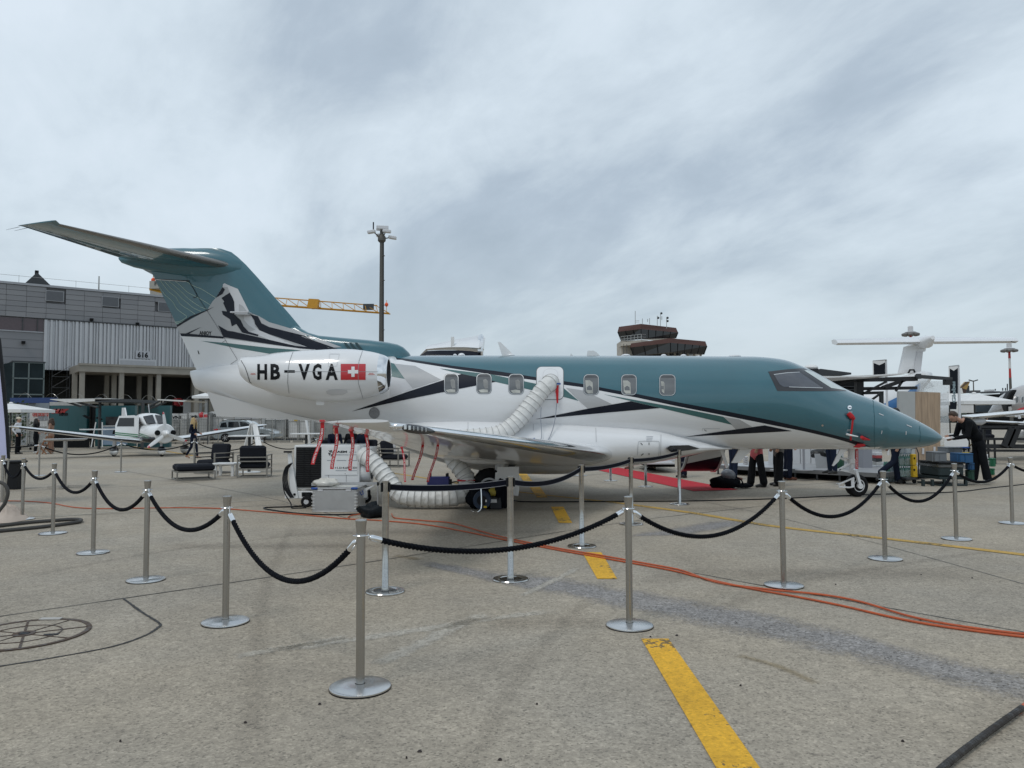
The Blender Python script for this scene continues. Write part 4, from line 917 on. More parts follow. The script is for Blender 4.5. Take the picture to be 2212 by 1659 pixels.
for i, (a, b, l) in enumerate(zip(K, K[1:], ('belt in front of the white duct on the ground','belt crossing below the wing root','belt below the belly of the jet','belt nearest the open stairs'))):
    A, B = a+Vector((.0,0,.945)), b+Vector((0,0,.945)); d = (B-A).normalized(); A += d*.04; B -= d*.04; n = 24; sag = (.03,.08,.03,.03)[i]
    T = thing('barrier_belt', 'dark '+l, 'belt', ((A.x+B.x)/2, (A.y+B.y)/2, 0), 'retractable belts round the jet wing')
    for nm, z0, z1, mm in (('webbing',-.024,.024,m_belt),('belt_edge',.0245,.030,m_bedge),('belt_edge',-.030,-.0245,m_bedge)):
        rr = []; s = Vector((-d.y,d.x,0))*.0012
        for k in range(n+1):
            t = k/n; c = A.lerp(B, t)+Vector((0,0,-4*sag*t*(1-t))); rr.append([c+s+Vector((0,0,z0)), c+s+Vector((0,0,z1)), c-s+Vector((0,0,z1)), c-s+Vector((0,0,z0))])
        part(nm, MB().loft(rr, cap=True), mm, T)
# ------------------------------------------------------------------ cables and hoses on the ground
ORG = mat('orange_cable_sheath', (.46,.088,.024), .5, var=.15, scale=12); m_hose = mat('grey_rubber_hose', (.055,.052,.048), .6, var=.15)
def cable(name, px, r, m, label, cat, zoff=0., n=10):
    P = [g+Vector((0,0,r+.002+zoff)) for g in (gnd(*q) for q in px)]
    return single(name, MB().tube(spline(P, n), r, 8), m, label, cat)
C1 = [(-60,1080),(15,1083),(60,1084),(110,1088),(160,1097),(220,1100),(310,1099),(400,1098),(480,1100),(548,1105),(648,1113),(747,1122),(821,1126),(920,1135),(1020,1153),(1097,1169),(1200,1189),(1300,1207),(1444,1233),(1513,1250),(1617,1273),(1722,1292),(1826,1313),(1930,1337),(2034,1356),(2212,1379),(2400,1398)]
cable('orange_cable', C1, .0095, ORG, 'orange cable running the whole width of the ground, nearer strand', 'cable')
cable('orange_cable', [(846,1112),(850,1119),(862,1122),(920,1127),(975,1132),(1040,1150),(1097,1165),(1200,1186),(1300,1203),(1400,1221),(1444,1229),(1478,1237),(1548,1261),(1652,1276),(1773,1288),(1860,1304),(1964,1335),(2069,1356),(2212,1374),(2400,1390)], .0095, ORG, 'orange cable starting behind the belt post, farther strand', 'cable', .004)
cable('orange_cable', [(752,1120),(756,1117),(764,1115),(790,1111.5),(812,1110)], .010, ORG, 'short orange cable loop beside the black bag', 'cable', .006)
cable('black_cable', [(668,1093),(630,1096),(580,1097.5),(570,1099.5),(585,1103),(648,1111),(722,1113.5),(792,1111),(812,1110)], .012, BLACK, 'black cable looping out from the white cooling unit wheel', 'cable')
cable('black_cable', [(1090,1076),(1113,1083),(1149,1085.4),(1300,1084.5),(1481,1083.6),(1663,1079),(1787,1073.5),(1911,1068.5),(2060,1064),(2140,1055),(2212,1047),(2330,1030)], .011, BLACK, 'long thin black cable from the main wheel past the nose wheel', 'cable')
cable('grey_hose', [(-80,1148),(0,1139.6),(60,1132.5),(109,1128.5),(155,1125.5),(172,1126),(175,1128.5),(163,1132.5),(91,1142),(0,1151),(-80,1160)], .026, m_hose, 'thick grey hose lying in a long loop at the left edge', 'hose')
P = [at(*q, 10.6) for q in ((-30,1036),(0,1042),(11,1048),(17,1064),(11,1086),(-2,1104),(-20,1130))]; single('hose_arch', MB().tube(spline(P, 8), .024, 8), m_hose, 'grey hose standing in an arch at the left edge', 'hose')
T = thing('sleeved_cable', 'thick black sleeved cable with an orange end in the lower right corner', 'cable', gnd(2130,1600))
P = [gnd(*q)+Vector((0,0,.026)) for q in ((1960,1745),(2045,1664),(2130,1597),(2208,1540))]; part('black_sleeve', MB().tube(spline(P, 10), .0165, 10), mat('dusty_black_sleeve', (.025,.021,.018), .9, var=.4, scale=14, bump=.8, bscale=60), T)
P = [gnd(*q)+Vector((0,0,.020)) for q in ((2200,1546),(2225,1524),(2290,1480))]; part('orange_end', MB().tube(spline(P, 8), .014, 10), ORG, T)
# crumpled cloth, bin and flag at the left edge
def blanket(name, outline, h, m, label, cat, seed=1, n=9):
    r2 = random.Random(seed); c = sum(outline, Vector())/len(outline); rings = []
    for k in range(n+1):
        t = k/n; rings.append([p.lerp(c, t)+Vector((0,0, .006+h*(1-(1-t)**2)*(.75+.5*r2.random()*(1 if t < .95 else 0)))) for p in outline])
    return single(name, MB().loft(rings, cap=True), m, label, cat, auto=80)
out = spline([gnd(*q) for q in ((-40,1128),(0,1131),(31,1128.5),(66,1121),(42,1113),(10,1108),(-40,1106),(-40,1128))], 4)[:-1]
blanket('beige_cloth', out, .20, mat('beige_canvas', (.48,.40,.335), .85, var=.08, scale=4, bump=.5, bscale=8), 'crumpled beige canvas cloth on the ground at left edge', 'cloth', 4)
g = gnd(19,1058.5); T = thing('dark_bin', 'dark plastic bin with overhanging lid at the left edge', 'bin', g); D_ = g.y; w = 31*D_/FOC
part('body', MB().loft([[(g.x+sx*w*k/2, g.y+.22+sy*w*k/2, z) for sx, sy in ((-1,-1),(1,-1),(1,1),(-1,1))] for k, z in ((.84,.01),(.93,.60))], cap=True), BLACK, T)
part('lid', MB().box((g.x, g.y+.22, .635), (w*1.1, w*1.1, .06), 0, .02), BLACK, T)
g = at(10,991,14.2); T = thing('feather_flag', 'lavender feather flag with black border cut by the left edge', 'flag', (g.x-.2, 14.2, 0))
R1 = [(-50,640),(-20,690),(0,733),(6,790),(12,850),(17,920),(20,991)]; L1 = [(-60,660),(-33,700),(-8,745),(-1,795),(5,855),(11,922),(15,990)]
part('flag_cloth', MB().prism([at(x, y, 14.2) for x, y in [(-60,660)]+L1[1:]+[(15,990),(-120,990),(-120,660)]], (0,.01,0)), mat('lavender_fabric', (.50,.51,.72), .8, var=.05, scale=2, bump=.2, bscale=5), T)
part('flag_border', MB().prism([at(x, y, 14.19) for x, y in R1]+[at(x, y, 14.19) for x, y in L1[::-1]], (0,.03,0)), BLACK, T)
part('flag_pole', MB().tube([Vector((g.x-.01,14.21,0)), at(19,991,14.21), at(14,900,14.21)], .015, 6), STEEL, T)
# ------------------------------------------------------------------ ground cooling unit and the things round it
CY0 = 13.95; A_ = at(635.5,961.7,CY0); B_ = at(777,1056,CY0); x0, x1, z1, z0 = A_.x, B_.x, A_.z, B_.z
SH = mat('white_sheet_metal', (.74,.745,.74), .42, coat=.2, var=.04, scale=3)
CART = thing('cooling_unit', 'white wheeled ground cooling unit with black grille under the wing', 'cooling unit', ((x0+x1)/2, CY0+.4, 0))
part('cabinet', MB().box(((x0+x1)/2, CY0+.40, (z0+z1)/2), (x1-x0, .8, z1-z0), 0, .015), SH, CART)
c = lambda px, py, dy=0: at(px, py, CY0-dy)
a, b = c(640,966), c(693.5,1053); part('grille_recess', MB().box(((a.x+b.x)/2, CY0-.004, (a.z+b.z)/2), (b.x-a.x, .012, a.z-b.z)), BLACK, CART)
for k in range(22):
    z = b.z+(a.z-b.z)*(k+.5)/22; part('grille_slat', MB().box(((a.x+b.x)/2, CY0-.016, z), (b.x-a.x-.02, .012, .011), 0, 0, Matrix.Rotation(.6, 3, 'X')), mat('black_slat', (.018,.019,.021), .45, var=.1), CART)
for xx in (a.x+.15, (a.x+b.x)/2+.03): part('grille_bar', MB().box((xx, CY0-.024, (a.z+b.z)/2), (.008,.006,a.z-b.z)), BLACK, CART)
a, b = c(702.5,965), c(773,1026); pl = part('door_panel', MB().box(((a.x+b.x)/2, CY0-.006, (a.z+b.z)/2), (b.x-a.x, .012, a.z-b.z), 0, .003), SH, CART)
for q in (c(711,973), c(764,973), c(746,1023)): part('panel_screw', MB().cyl((q.x, CY0-.012, q.z), (q.x, CY0-.018, q.z), .008, n=8), STEEL, pl)
for px in (710,748): 
    q = c(px,1033); part('panel_joint', MB().box((q.x, CY0-.001, q.z), (.004,.006,.13)), FRAMEG, CART)
o = c(728,978,.0155); text_on('lettering', 'AEM', .05, o, (1,0,0), (0,0,1), PRINTB, pl, .002, width=22*CY0/FOC)
o = c(754,977.5,.0155); text_on('lettering', 'group', .036, o, (1,0,0), (0,0,1), PRINTG, pl, 0, width=16*CY0/FOC)
o = c(726,983.5,.0155); text_on('lettering', 'INTERNATIONAL | LOGISTICS', .024, o, (1,0,0), (0,0,1), PRINTG, pl, .001, width=45*CY0/FOC)
o = c(722.5,1012.7,.0155); text_on('lettering', '+1.514.695. 331', .05, o, (1,0,0), (0,0,1), PRINTB, pl, .001, width=48*CY0/FOC)
for y, xa, xb in ((994.5,706.5,720),(994.5,727,748),(994.5,752,771),(1016.5,725,749),(1016.5,754,771)):
    p, q = c(xa, y, .0155), c(xb, y, .0155); part('print_line', MB().box(((p.x+q.x)/2, p.y, p.z), (q.x-p.x,.002,.010)), PRINTG, pl)
o = c(716,979,.0155)
for k in range(4):
    a0 = k*math.pi/2+.35
    for r_ in (.022,.036,.05):
        m = MB(); P = [(o.x+r_*math.cos(a0+t*.28), o.y, o.z+r_*math.sin(a0+t*.28)) for t in range(-2, 3)]; m.tube(P, .0035+.04*r_, 5); part('propeller_emblem', m, PRINTB, pl)
# right hand end with the fan outlet
a, b = c(777,965,-.02), c(789,1056,-.02); part('outlet_housing', MB().box(((a.x+b.x)/2+.04, CY0+.42, (a.z+z0)/2+.13), (b.x-a.x+.08, .7, (a.z-z0)*.62), 0, .01), SH, CART)
q = c(792,1017,-.25); part('outlet_ring', MB().lathe([(.16,-.08),(.215,-.08),(.225,0),(.215,.10),(.16,.10)], q, 'X', 28, False), SH, CART); part('outlet_core', MB().lathe([(.16,.09),(.13,.02),(.05,.0),(.001,.01)], q, 'X', 24, False), FRAMEG, CART)
# chassis, tow bar, wheels
q0, q1 = c(628,1061), c(700,1077); part('chassis_rail', MB().box(((q0.x+q1.x)/2+.15, CY0+.02, (q0.z+q1.z)/2), (q1.x-q0.x+.5, .10, q0.z-q1.z), 0, .01), SH, CART)
q0 = c(664,1068,.04); part('rail_slot', MB().box((q0.x, CY0-.035, q0.z), (.20,.02,.075)), DARK, CART)
part('tow_bar', MB().prism([c(x, y, .06) for x, y in ((620.7,975),(627.5,975),(644,1076),(628,1077.5))], (0,.05,0)), SH, CART)
q0 = c(636,1068,.07); part('tow_hole', MB().cyl(q0, q0+Vector((0,.01,0)), .022, n=14), DARK, CART)
part('chassis_rail', MB().box(((x0+x1)/2, CY0+.75, .27), (x1-x0+.1,.08,.1)), SH, CART)
for px, yy in ((663,CY0-.02),(663,CY0+.7),(775,CY0+.1),(775,CY0+.7)):
    xx = c(px,1080).x; w_ = part('castor', MB().lathe([(.05,-.03),(.085,-.032),(.10,-.02),(.10,.02),(.085,.032),(.05,.03)], (xx, yy, .10), 'Y', 20), RUBBER, CART); part('hub', MB().cyl((xx,yy-.034,.10), (xx,yy+.034,.10), .045, n=14), LGREY, w_); part('castor_fork', MB().box((xx+.03, yy, .19), (.10,.09,.10), 0, .01), BLACK, CART)
for k in range(4):
    s = k*.02; P = [c(632-k*2,1000+k*3,.1), c(617+k*2,1010,.14-s), c(611+k*3,1035,.16-s), c(616+k*3,1058,.15-s), c(628+k*2,1075,.12)]
    part('coiled_cable', MB().tube(spline(P, 6), .011, 6), BLACK, CART)
part('coiled_cable', MB().tube(spline([c(611,1030,.17), c(614,1062,.17), c(628,1087,.16), Vector((c(640,1094).x, CY0-.25, .012)), Vector((c(668,1094).x, CY0-.2, .012))], 6), .011, 6), BLACK, CART)
part('hose_bracket', MB().box(c(622,976,.08), (.14,.05,.03)), BLACK, CART)
# folded alloy frame leaning behind the box
T = thing('alloy_frame', 'aluminium trolley frame behind the metal box', 'trolley', c(800,1090)); 
for (p, q, w_) in ((c(673,1046,.15), c(816,1044,.15), .05), (c(816,1042,.15), c(816,1096,.15), .02), (c(760,1093,.15), c(816,1093,.15), .05)): part('frame_tube', MB().bar(p, q, .03, w_), ALU, T)
for y in (1045, 1094): q = c(816.5, y, .15); part('corner_cap', MB().box(q, (.03,.05,.06)), BLACK, T)
part('shelf_bracket', MB().prism([c(x, y, .2) for x, y in ((785,1075),(785,1056),(805,1049),(807,1050),(792,1060),(792,1075))], (0,.12,0)), SH, T)
# metal transport box
x0, x1, f0, f1, zt = at(673.8,1080,13.15).x, at(771.5,1080,13.15).x, 13.15, 13.92, .405
T = thing('aluminium_box', 'ribbed aluminium transport box with blue corner pieces', 'box', ((x0+x1)/2, 13.5, 0))
part('shell', MB().box(((x0+x1)/2, (f0+f1)/2, .20), (x1-x0-.01, f1-f0-.01, .375), 0, .012), ALU, T)
part('lid', MB().box(((x0+x1)/2, (f0+f1)/2, .398), (x1-x0+.008, f1-f0+.008, .022), 0, .006), ALU, T)
part('base_rim', MB().box(((x0+x1)/2, (f0+f1)/2, .012), (x1-x0+.01, f1-f0+.01, .022), 0, .006), ALU, T)
part('lid_label', MB().box(((x0+x1)/2+.08, (f0+f1)/2, .411), (.45,.3,.002)), mat('paper_label', (.62,.62,.58), .8, var=.05), T)
m_blue = mat('blue_plastic', (.02,.075,.30), .45, var=.08)
for xx in (x0+.02, x1-.02):
    for yy in (f0+.0, f1-.0): part('corner_piece', MB().box((xx+(.02 if xx < -3.2 else -.03), yy+(.015 if yy < 13.4 else -.015), .402), (.11,.075,.034), 0, .01), m_blue, T)
for k in range(6):
    z = .06+.055*k
    for xx, ww in ((x0+.02,.06),(x1-.02,.06)): part('corner_rib', MB().box((xx, f0+.003, z), (ww,.016,.012), 0, .004), mat('bright_rib', (.66,.66,.65), .4, .7, var=.05), T)
    part('corner_rib', MB().box((x1-.002, f0+.04, z), (.014,.07,.012), 0, .004), MATS['bright_rib'], T)
for px in (.14,.62): part('catch_plate', MB().box((x0+px, f0-.002, .372), (.09,.008,.03), 0, .002), LGREY, T)
part('side_handle', MB().tube([(x1+.004,13.35,.33),(x1+.03,13.37,.27),(x1+.03,13.55,.27),(x1+.004,13.57,.33)], .008, 6), m_blue, T)
def lump(name, c, r, m, label, cat, seed, amp=.3, n=16, mm=10):
    r2 = random.Random(seed); mb = MB().ell(c, r, n, mm); ph = [(r2.uniform(1,5), r2.uniform(0,6), r2.uniform(1,4), r2.uniform(0,6)) for _ in range(5)]; c = Vector(c); v2 = []
    for v in mb.v:
        d = Vector(v)-c; q = (d.x/r[0], d.y/r[1], d.z/r[2]); k = 1+amp*sum(math.sin(a*2*q[0]+b)*math.sin(e*2*q[1]+f+q[2]*2) for a, b, e, f in ph)/3
        w = c+d*k; v2.append((w.x, w.y, max(w.z, c.z-r[2]*.8)))
    mb.v = v2
    return single(name, mb, m, label, cat, auto=80) if label else (mb, m)
q = at(702,1046,13.45); lump('plastic_bag', (q.x,13.5,.475), (.22,.16,.075), mat('milky_plastic', (.66,.64,.58), .35, var=.12, scale=9, coat=.4, bump=.6, bscale=14), 'crumpled milky plastic bag lying on the aluminium box', 'bag', 5)
q = gnd(800,1120); lump('black_sack', (q.x,q.y+.12,.095), (.21,.16,.12), mat('black_shiny_nylon', (.006,.009,.012), .5, spec=.2, var=.2, bump=.9, bscale=18), 'crumpled black nylon bag on the ground by the belt post', 'bag', 9, .55)
# white air duct up to the emergency exit
HOOPS = []
def duct(pts, r, lead, n=28, ridge=.115, seed=3):
    P = spline(pts, 14); r2 = random.Random(seed); L_ = [0.]
    for a, b in zip(P, P[1:]): L_.append(L_[-1]+(b-a).length)
    tot = L_[-1]; N_ = int(tot/.0165); C = []; j = 0
    for i in range(N_+1):
        s = tot*i/N_
        while j < len(P)-2 and L_[j+1] < s: j += 1
        C.append((s, P[j].lerp(P[j+1], (s-L_[j])/max(1e-9, L_[j+1]-L_[j]))))
    u = None; rings = []; nz = [[r2.uniform(-1, 1) for _ in range(n)] for _ in range(N_//2+3)]
    for i, (s, c) in enumerate(C):
        d = (C[min(i+1, N_)][1]-C[max(i-1, 0)][1]).normalized()
        if u is None: u = d.orthogonal().normalized()
        u = (u-d*u.dot(d)).normalized(); w = d.cross(u); ring = []
        for k in range(n):
            ph = ((s/ridge+k/n*0) % 1.); rib = abs(math.sin(math.pi*ph))                # 0 at a hoop, 1 between
            wr = nz[i//2][k]*(1-i % 2*.5)+nz[i//2+1][k]*(i % 2*.5)
            rr = r*(1-.10*rib**.55*(1+.75*wr)); a = 2*math.pi*k/n; p = c+(u*math.cos(a)+w*math.sin(a))*rr
            if p.z < .012: p.z = .012
            ring.append(p)
        rings.append(ring)
        if i and int(s/ridge) != int(C[i-1][0]/ridge): HOOPS.append((c.copy(), d.copy()))
    return MB().loft(rings, cap=True)
T = thing('air_duct', 'white ribbed fabric air duct from the cooling unit up to the jet exit', 'air duct', at(900,1085,13.6))
T.location.z = 0
pts = [at(*q) for q in ((783,984,14.05),(800,993,13.95),(822,1016,13.85),(843,1043,13.75),(866,1069,13.65),(905,1075,13.6),(950,1076,13.6),(988,1072,13.65),(1008,1058,13.8),(1008,1035,13.95),(995,1013,14.0),(981,996,14.05),(972,970,14.1),(985,950,14.15),(1030,944,14.2),(1076,938,14.25),(1104,921,14.3),(1129,896,14.35),(1153,866,14.4),(1172,842,14.43),(1186,829,14.48),(1190,826,14.62))]
part('fabric_tube', duct(pts, .162, 0), DUCT, T, auto=70)
for c, d in HOOPS:
    u = d.orthogonal().normalized(); w = d.cross(u); part('hoop_wire', MB().tube([(lambda p: Vector((p.x, p.y, max(.010, p.z))))(c+(u*math.cos(t)+w*math.sin(t))*.1635) for t in [2*math.pi*k/28 for k in range(29)]], .0045, 5), mat('grey_hoop_wire', (.36,.355,.34), .6), T)
q = at(1008,1037,13.93); part('red_clamp', MB().lathe([(.165,-.012),(.171,-.012),(.171,.012),(.165,.012)], q, 'Z', 28), RED, T)
part('hanging_strap', MB().tube(spline([at(*p) for p in ((1169,880,14.35),(1168,905,14.33),(1170,935,14.3),(1168,950,14.25),(1160,956,14.2))], 6), .008, 5), PRINTG, T)
part('hanging_strap', MB().tube(spline([at(*p) for p in ((1203,870,14.5),(1199,905,14.42),(1193,930,14.35),(1184,950,14.3),(1178,955,14.25))], 6), .009, 5), PRINTG, T)
part('red_strap', MB().prism([at(x, y, 14.45) for x, y in ((1203,832),(1207,832),(1206,871),(1202.5,871),(1201,852),(1199.5,846))], (0,.006,0)), RED, T)
part('blue_tie', MB().box(at(1206,829,14.44), (.09,.02,.03), .3), m_blue, T)
q = at(1140,950,13.7); single('blue_mat', MB().prism([at(*p) for p in ((1131,954.5,13.6),(1155,947,14.1),(1160,955,14.1),(1168,955.5,13.7))], (0,0,.012)), m_blue, 'small blue mat lying on the wing under the exit', 'mat')
# power unit, cable reel and bags behind the belt
q = at(948,1038,14.7); T = thing('power_unit', 'dark blue power unit with black handles behind the duct', 'power unit', (q.x,14.7,0))
part('case', MB().box((q.x,14.7,.25), (.42,.26,.48), 0, .02), mat('dark_blue_case', (.012,.016,.12), .4, coat=.3, var=.05), T)
for dx in (-.17,.16): part('handle', MB().box((q.x+dx,14.7,.50), (.045,.2,.10), 0, .01), BLACK, T)
part('socket', MB().box((q.x+.225,14.66,.36), (.05,.10,.16), 0, .01), BLACK, T); part('lead', MB().tube(spline([Vector((q.x+.25,14.66,.38)),Vector((q.x+.38,14.6,.38)),Vector((q.x+.5,14.5,.2))], 6), .012, 6), BLACK, T)
q = at(1041,1081,13.25); T = thing('cable_reel', 'dark blue cable reel on a bent chrome stand', 'cable reel', gnd(1041,1106)); 
part('reel_flange', MB().lathe([(.02,-.01),(.15,-.012),(.155,0),(.15,.012),(.02,.01)], (q.x,13.25,q.z), 'Y', 28), mat('navy_plastic', (.012,.028,.06), .4, var=.1), T); part('reel_flange', MB().lathe([(.02,-.01),(.15,-.012),(.155,0),(.15,.012),(.02,.01)], (q.x,13.42,q.z), 'Y', 28), MATS['navy_plastic'], T)
part('wound_cable', MB().lathe([(.10,-.07),(.125,-.06),(.125,.06),(.10,.07)], (q.x,13.335,q.z), 'Y', 24), BLACK, T); part('hub_disc', MB().cyl((q.x,13.23,q.z), (q.x,13.24,q.z), .085, n=24), BLACK, T)
part('chrome_stand', MB().tube(spline([at(*p) for p in ((1039,1056,13.2),(1040,1080,13.18),(1039,1098,13.16),(1030,1106,13.12),(1019,1104,13.2),(1024,1104,13.5),(1058,1103,13.5))], 6), .011, 8), CHROME, T)
part('warning_sticker', MB().box(at(1048,1095,13.22), (.05,.004,.035), 0), mat('yellow_sticker', (.7,.5,.03), .5), T); part('white_sticker', MB().box(at(1050,1082,13.22), (.025,.004,.04), 0), PRINTW, T)
q = gnd(1070,1101); T = thing('battery_case', 'small black battery case with yellow bag on top', 'case', q)
part('case', MB().box((q.x,q.y+.12,.11), (.21,.22,.22), 0, .02), mat('graphite_plastic', (.02,.024,.03), .45, var=.1), T); part('label_plate', MB().box((q.x-.03,q.y+.005,.15), (.11,.004,.06)), PRINTW, T)
mb, m = lump('x', (q.x-.05,q.y+.12,.29), (.11,.09,.08), mat('yellow_pouch', (.45,.36,.06), .6, var=.2, bump=.6), None, None, 4); part('yellow_pouch', mb, m, T, auto=80)
mb, m = lump('x', (q.x+.03,q.y+.15,.28), (.14,.10,.07), MATS['milky_plastic'], None, None, 8); part('clear_bag', mb, m, T, auto=80)
q = at(1030,1075,13.6); lump('black_duffel_bag', (q.x+.05,13.62,.20), (.24,.18,.24), CLOTHB, 'bulging black duffel bag leaning against the jet main wheel', 'bag', 12, .35)
q = at(1083,1070,13.55); lump('black_backpack', (q.x,13.58,.24), (.14,.12,.28), CLOTHB, 'upright black backpack behind the battery case', 'bag', 15, .3)
# ------------------------------------------------------------------ red streamers
def streamer(a, b, w, label, drop=0., facing=0.):
    A, B = a, b; n = 10; T = thing('warning_streamer', label, 'streamer', (A.x, A.y, B.z), 'red remove before flight streamers')
    d = (B-A); s = Vector((math.cos(facing), math.sin(facing), 0))*w/2; nrm = Vector((0,-1,0)); rr = []
    f = lambda t, off=0., up=0.: A+d*t+Vector((.012*math.sin(t*5), .02*math.sin(t*4)+off, 0))
    for k in range(n+1):
        t = k/n; c = f(t); rr.append([c-s+nrm*.0015, c+s+nrm*.0015, c+s-nrm*.0015, c-s-nrm*.0015])
    part('ribbon', MB().loft(rr, cap=True), RED, T)
    part('clip', MB().box(A+Vector((0,0,.012)), (w*1.5,.035,.022), 0, .004), REDP, T)
    L_ = d.length; bm = text_bm('REMOVE BEFORE FLIGHT', 1., .01); X = [v.co.x for v in bm.verts]; x0, x1 = min(X), max(X); e = (s.normalized())
    lay('lettering', bm, lambda u, v: f(.15+.82*(u-x0)/(x1-x0), -.004)+e*((v-.35)*w*.72), PRINTW, T, 0)
for a, b, w, l in (((696.5,912,7.15),(679,1003,7.1),.034,'red streamer hanging furthest left from the wing tip'),((726,924,7.75),(720,1013,7.7),.036,'red streamer hanging second from the wing tip'),((759,932,8.35),(759,1016,8.3),.036,'red streamer hanging third from the wing tip, straight down'),((789,933,8.9),(797,1019,8.85),.036,'red streamer hanging in front of the duct outlet'),
                   ((914,955,9.9),(893,1037,9.8),.034,'red streamer slanting below the middle of the wing'),((947,952,9.6),(926,1041,9.5),.030,'red streamer slanting towards the blue power unit'),((868,968,12.4),(877,1041,12.3),.03,'dark red streamer hanging behind the duct')):
    streamer(at(*a), at(*b), w, l)
NS = thing('nose_streamers', 'red covers and streamers tied round the jet nose sensors', 'streamer', skin(1838,915))
a, b = skin(1831,895), skin(1843,905); part('probe_cover', MB().tube([a+Vector((0,-.03,.02)), a.lerp(b,.5)+Vector((0,-.05,0)), b+Vector((0,-.04,0))], [.045,.05,.03], 8), RED, NS)
def sribbon(P, w): return MB().loft([[p+Vector((-w/2,0,0)), p+Vector((w/2,0,0)), p+Vector((w/2,.003,0)), p+Vector((-w/2,.003,0))] for p in P], cap=True)
part('ribbon', sribbon([skin(1840,905)+Vector((0,-.05,0)), skin(1838,925)+Vector((0,-.05,0)), skin(1835,940)+Vector((0,-.06,0)), skin(1833,951)+Vector((0,-.1,0))], .035), RED, NS)
a, b = skin(1845,944), skin(1877,950); part('vane_cover', MB().tube([a+Vector((.1,-.1,0)), a.lerp(b,.5)+Vector((0,-.08,0)), b+Vector((0,-.03,0))], [.03,.035,.012], 8), RED, NS)
part('belly_cover', MB().prism([at(x, y, YC-.55) for x, y in ((1844,966),(1853,958.5),(1868,959),(1870,963),(1856,967))], (0,.03,0)), RED, NS)
P = [at(x, y, YC-.25) for x, y in ((1851,970),(1851,990),(1851,1013))]; part('ribbon', sribbon(P, .055), RED, NS)
bm = text_bm('REMOVE BEFORE FLIGHT', 1., .01); X = [v.co.x for v in bm.verts]; xa, xb = min(X), max(X)
lay('lettering', bm, lambda u, v: P[0].lerp(P[2], .08+.88*(u-xa)/(xb-xa))+Vector(((v-.35)*.04, -.004, 0)), PRINTW, NS, 0)
# ------------------------------------------------------------------ background on the left
def _fit(px0, px1, Y, dep):
    """px0..px1 is the whole extent seen, side face included"""
    k = lambda dp: (Y+dp)/Y
    lim = .45*(px1-px0)
    if px0 > CX: dep = min(dep, Y*lim/(px0-CX)) if px0-CX > 1 else dep; px0 = CX+(px0-CX)*k(dep)
    elif px1 < CX: dep = min(dep, Y*lim/(CX-px1)) if CX-px1 > 1 else dep; px1 = CX+(px1-CX)*k(dep)
    return px0, px1, dep
def pbox(px0, py0, px1, py1, Y, dep, bevel=0.):
    px0, px1, dep = _fit(px0, px1, Y, dep); a, b = at(px0, py1, Y), at(px1, py0, Y); return MB().box(((a.x+b.x)/2, Y+dep/2, (a.z+b.z)/2), (b.x-a.x, dep, b.z-a.z), 0, bevel)
def gbox(px0, py0, px1, Y, dep, bevel=0., z0=0.):
    px0, px1, dep = _fit(px0, px1, Y, dep); a, b = at(px0, py0, Y), at(px1, py0, Y); return MB().box(((a.x+b.x)/2, Y+dep/2, (a.z+z0)/2), (b.x-a.x, dep, a.z-z0), 0, bevel)
HU = Vector((.79,.613,0)).normalized(); HN = Vector((HU.y,-HU.x,0)); HP = Vector((-39.9,60,0))
def W_(t, z, off=0.): return HP+HU*t+HN*off+Vector((0,0,z))
def wt(px, py, off=0.):                                      # picture -> (along the hangar wall, height)
    d = ray(px, py); o = Vector((0,0,EYE)); k = (HP+HN*off-o).dot(HN)/d.dot(HN); p = o+d*k; return (p-HP).dot(HU), p.z
HANG = math.atan2(HU.y, HU.x)
def wbox(t0, t1, z0, z1, o0, o1, bevel=0.):
    c = W_((t0+t1)/2, (z0+z1)/2, (o0+o1)/2); return MB().box(c, (t1-t0, abs(o1-o0), z1-z0), HANG, bevel)
HB = thing('hangar_building', 'large grey hangar with corrugated metal front numbered 616', 'building', W_(6, 0))
ZT, ZM, ZL = 12.5, 9.88, 5.75
part('wall_core', wbox(-8, 17.2, ZL, ZT-.05, -14, -.25), CLADG, HB); part('wall_core', wbox(-8, wt(95,690)[0], 0, ZL, -14, -.25), CLADG, HB); part('side_wall', wbox(16.9, 17.2, 0, ZL, -14, .0), CLADG, HB); part('roof_edge', wbox(-8.1, 17.3, ZT-.06, ZT+.12, -14, .12), mat('roof_trim', (.33,.34,.36), .5, .3), HB)
rowh = (ZT-.08-ZM)/6; P_W = {}
m_pan = [mat('grey_cladding_%s' % n, c, .5, .25, var=.05, scale=.5) for n, c in (('plain', (.225,.226,.236)), ('pale', (.24,.241,.25)), ('worn', (.212,.214,.225)))]
wins = [wt(98,638), wt(219.5,650), wt(341,662)]
pm = [mesh_of('panel', MB().box((0,0,0), (1.345,.08,rowh-.02), 0, .008), m) for m in m_pan]
def wpanel(t, z, off=0., k=None):
    o = bpy.data.objects.new('panel', rnd.choice(pm)); o.location = W_(t, z, off); o.rotation_euler.z = HANG; link(o, HB)
for i in range(-6, 12):
    for j in range(6):
        t = 1.52+i*1.36+.68; z = ZM+rowh*(j+.5)
        if any(abs(t-(w[0]+.68)) < .9 and abs(z-w[1]) < .5 for w in wins) : continue
        wpanel(t, z, .0)
for w in wins:
    f = part('window_frame', wbox(w[0]-.0, w[0]+1.30, w[1]-.44, w[1]+.42, -.02, .10), mat('alloy_window_frame', (.30,.30,.31), .4, .6), HB)
    part('pane', wbox(w[0]+.05, w[0]+1.25, w[1]-.39, w[1]+.37, .09, .115), mat('grey_blind_glass', (.085,.09,.10), .15, var=.08), f)
for i in range(-5, 1):
    for j in range(9):
        t = 1.52+i*1.36+.68; z = .6+j*.9
        if j < 9 and z < 8.6: wpanel(t, min(z, 8.3), -.02) if False else None
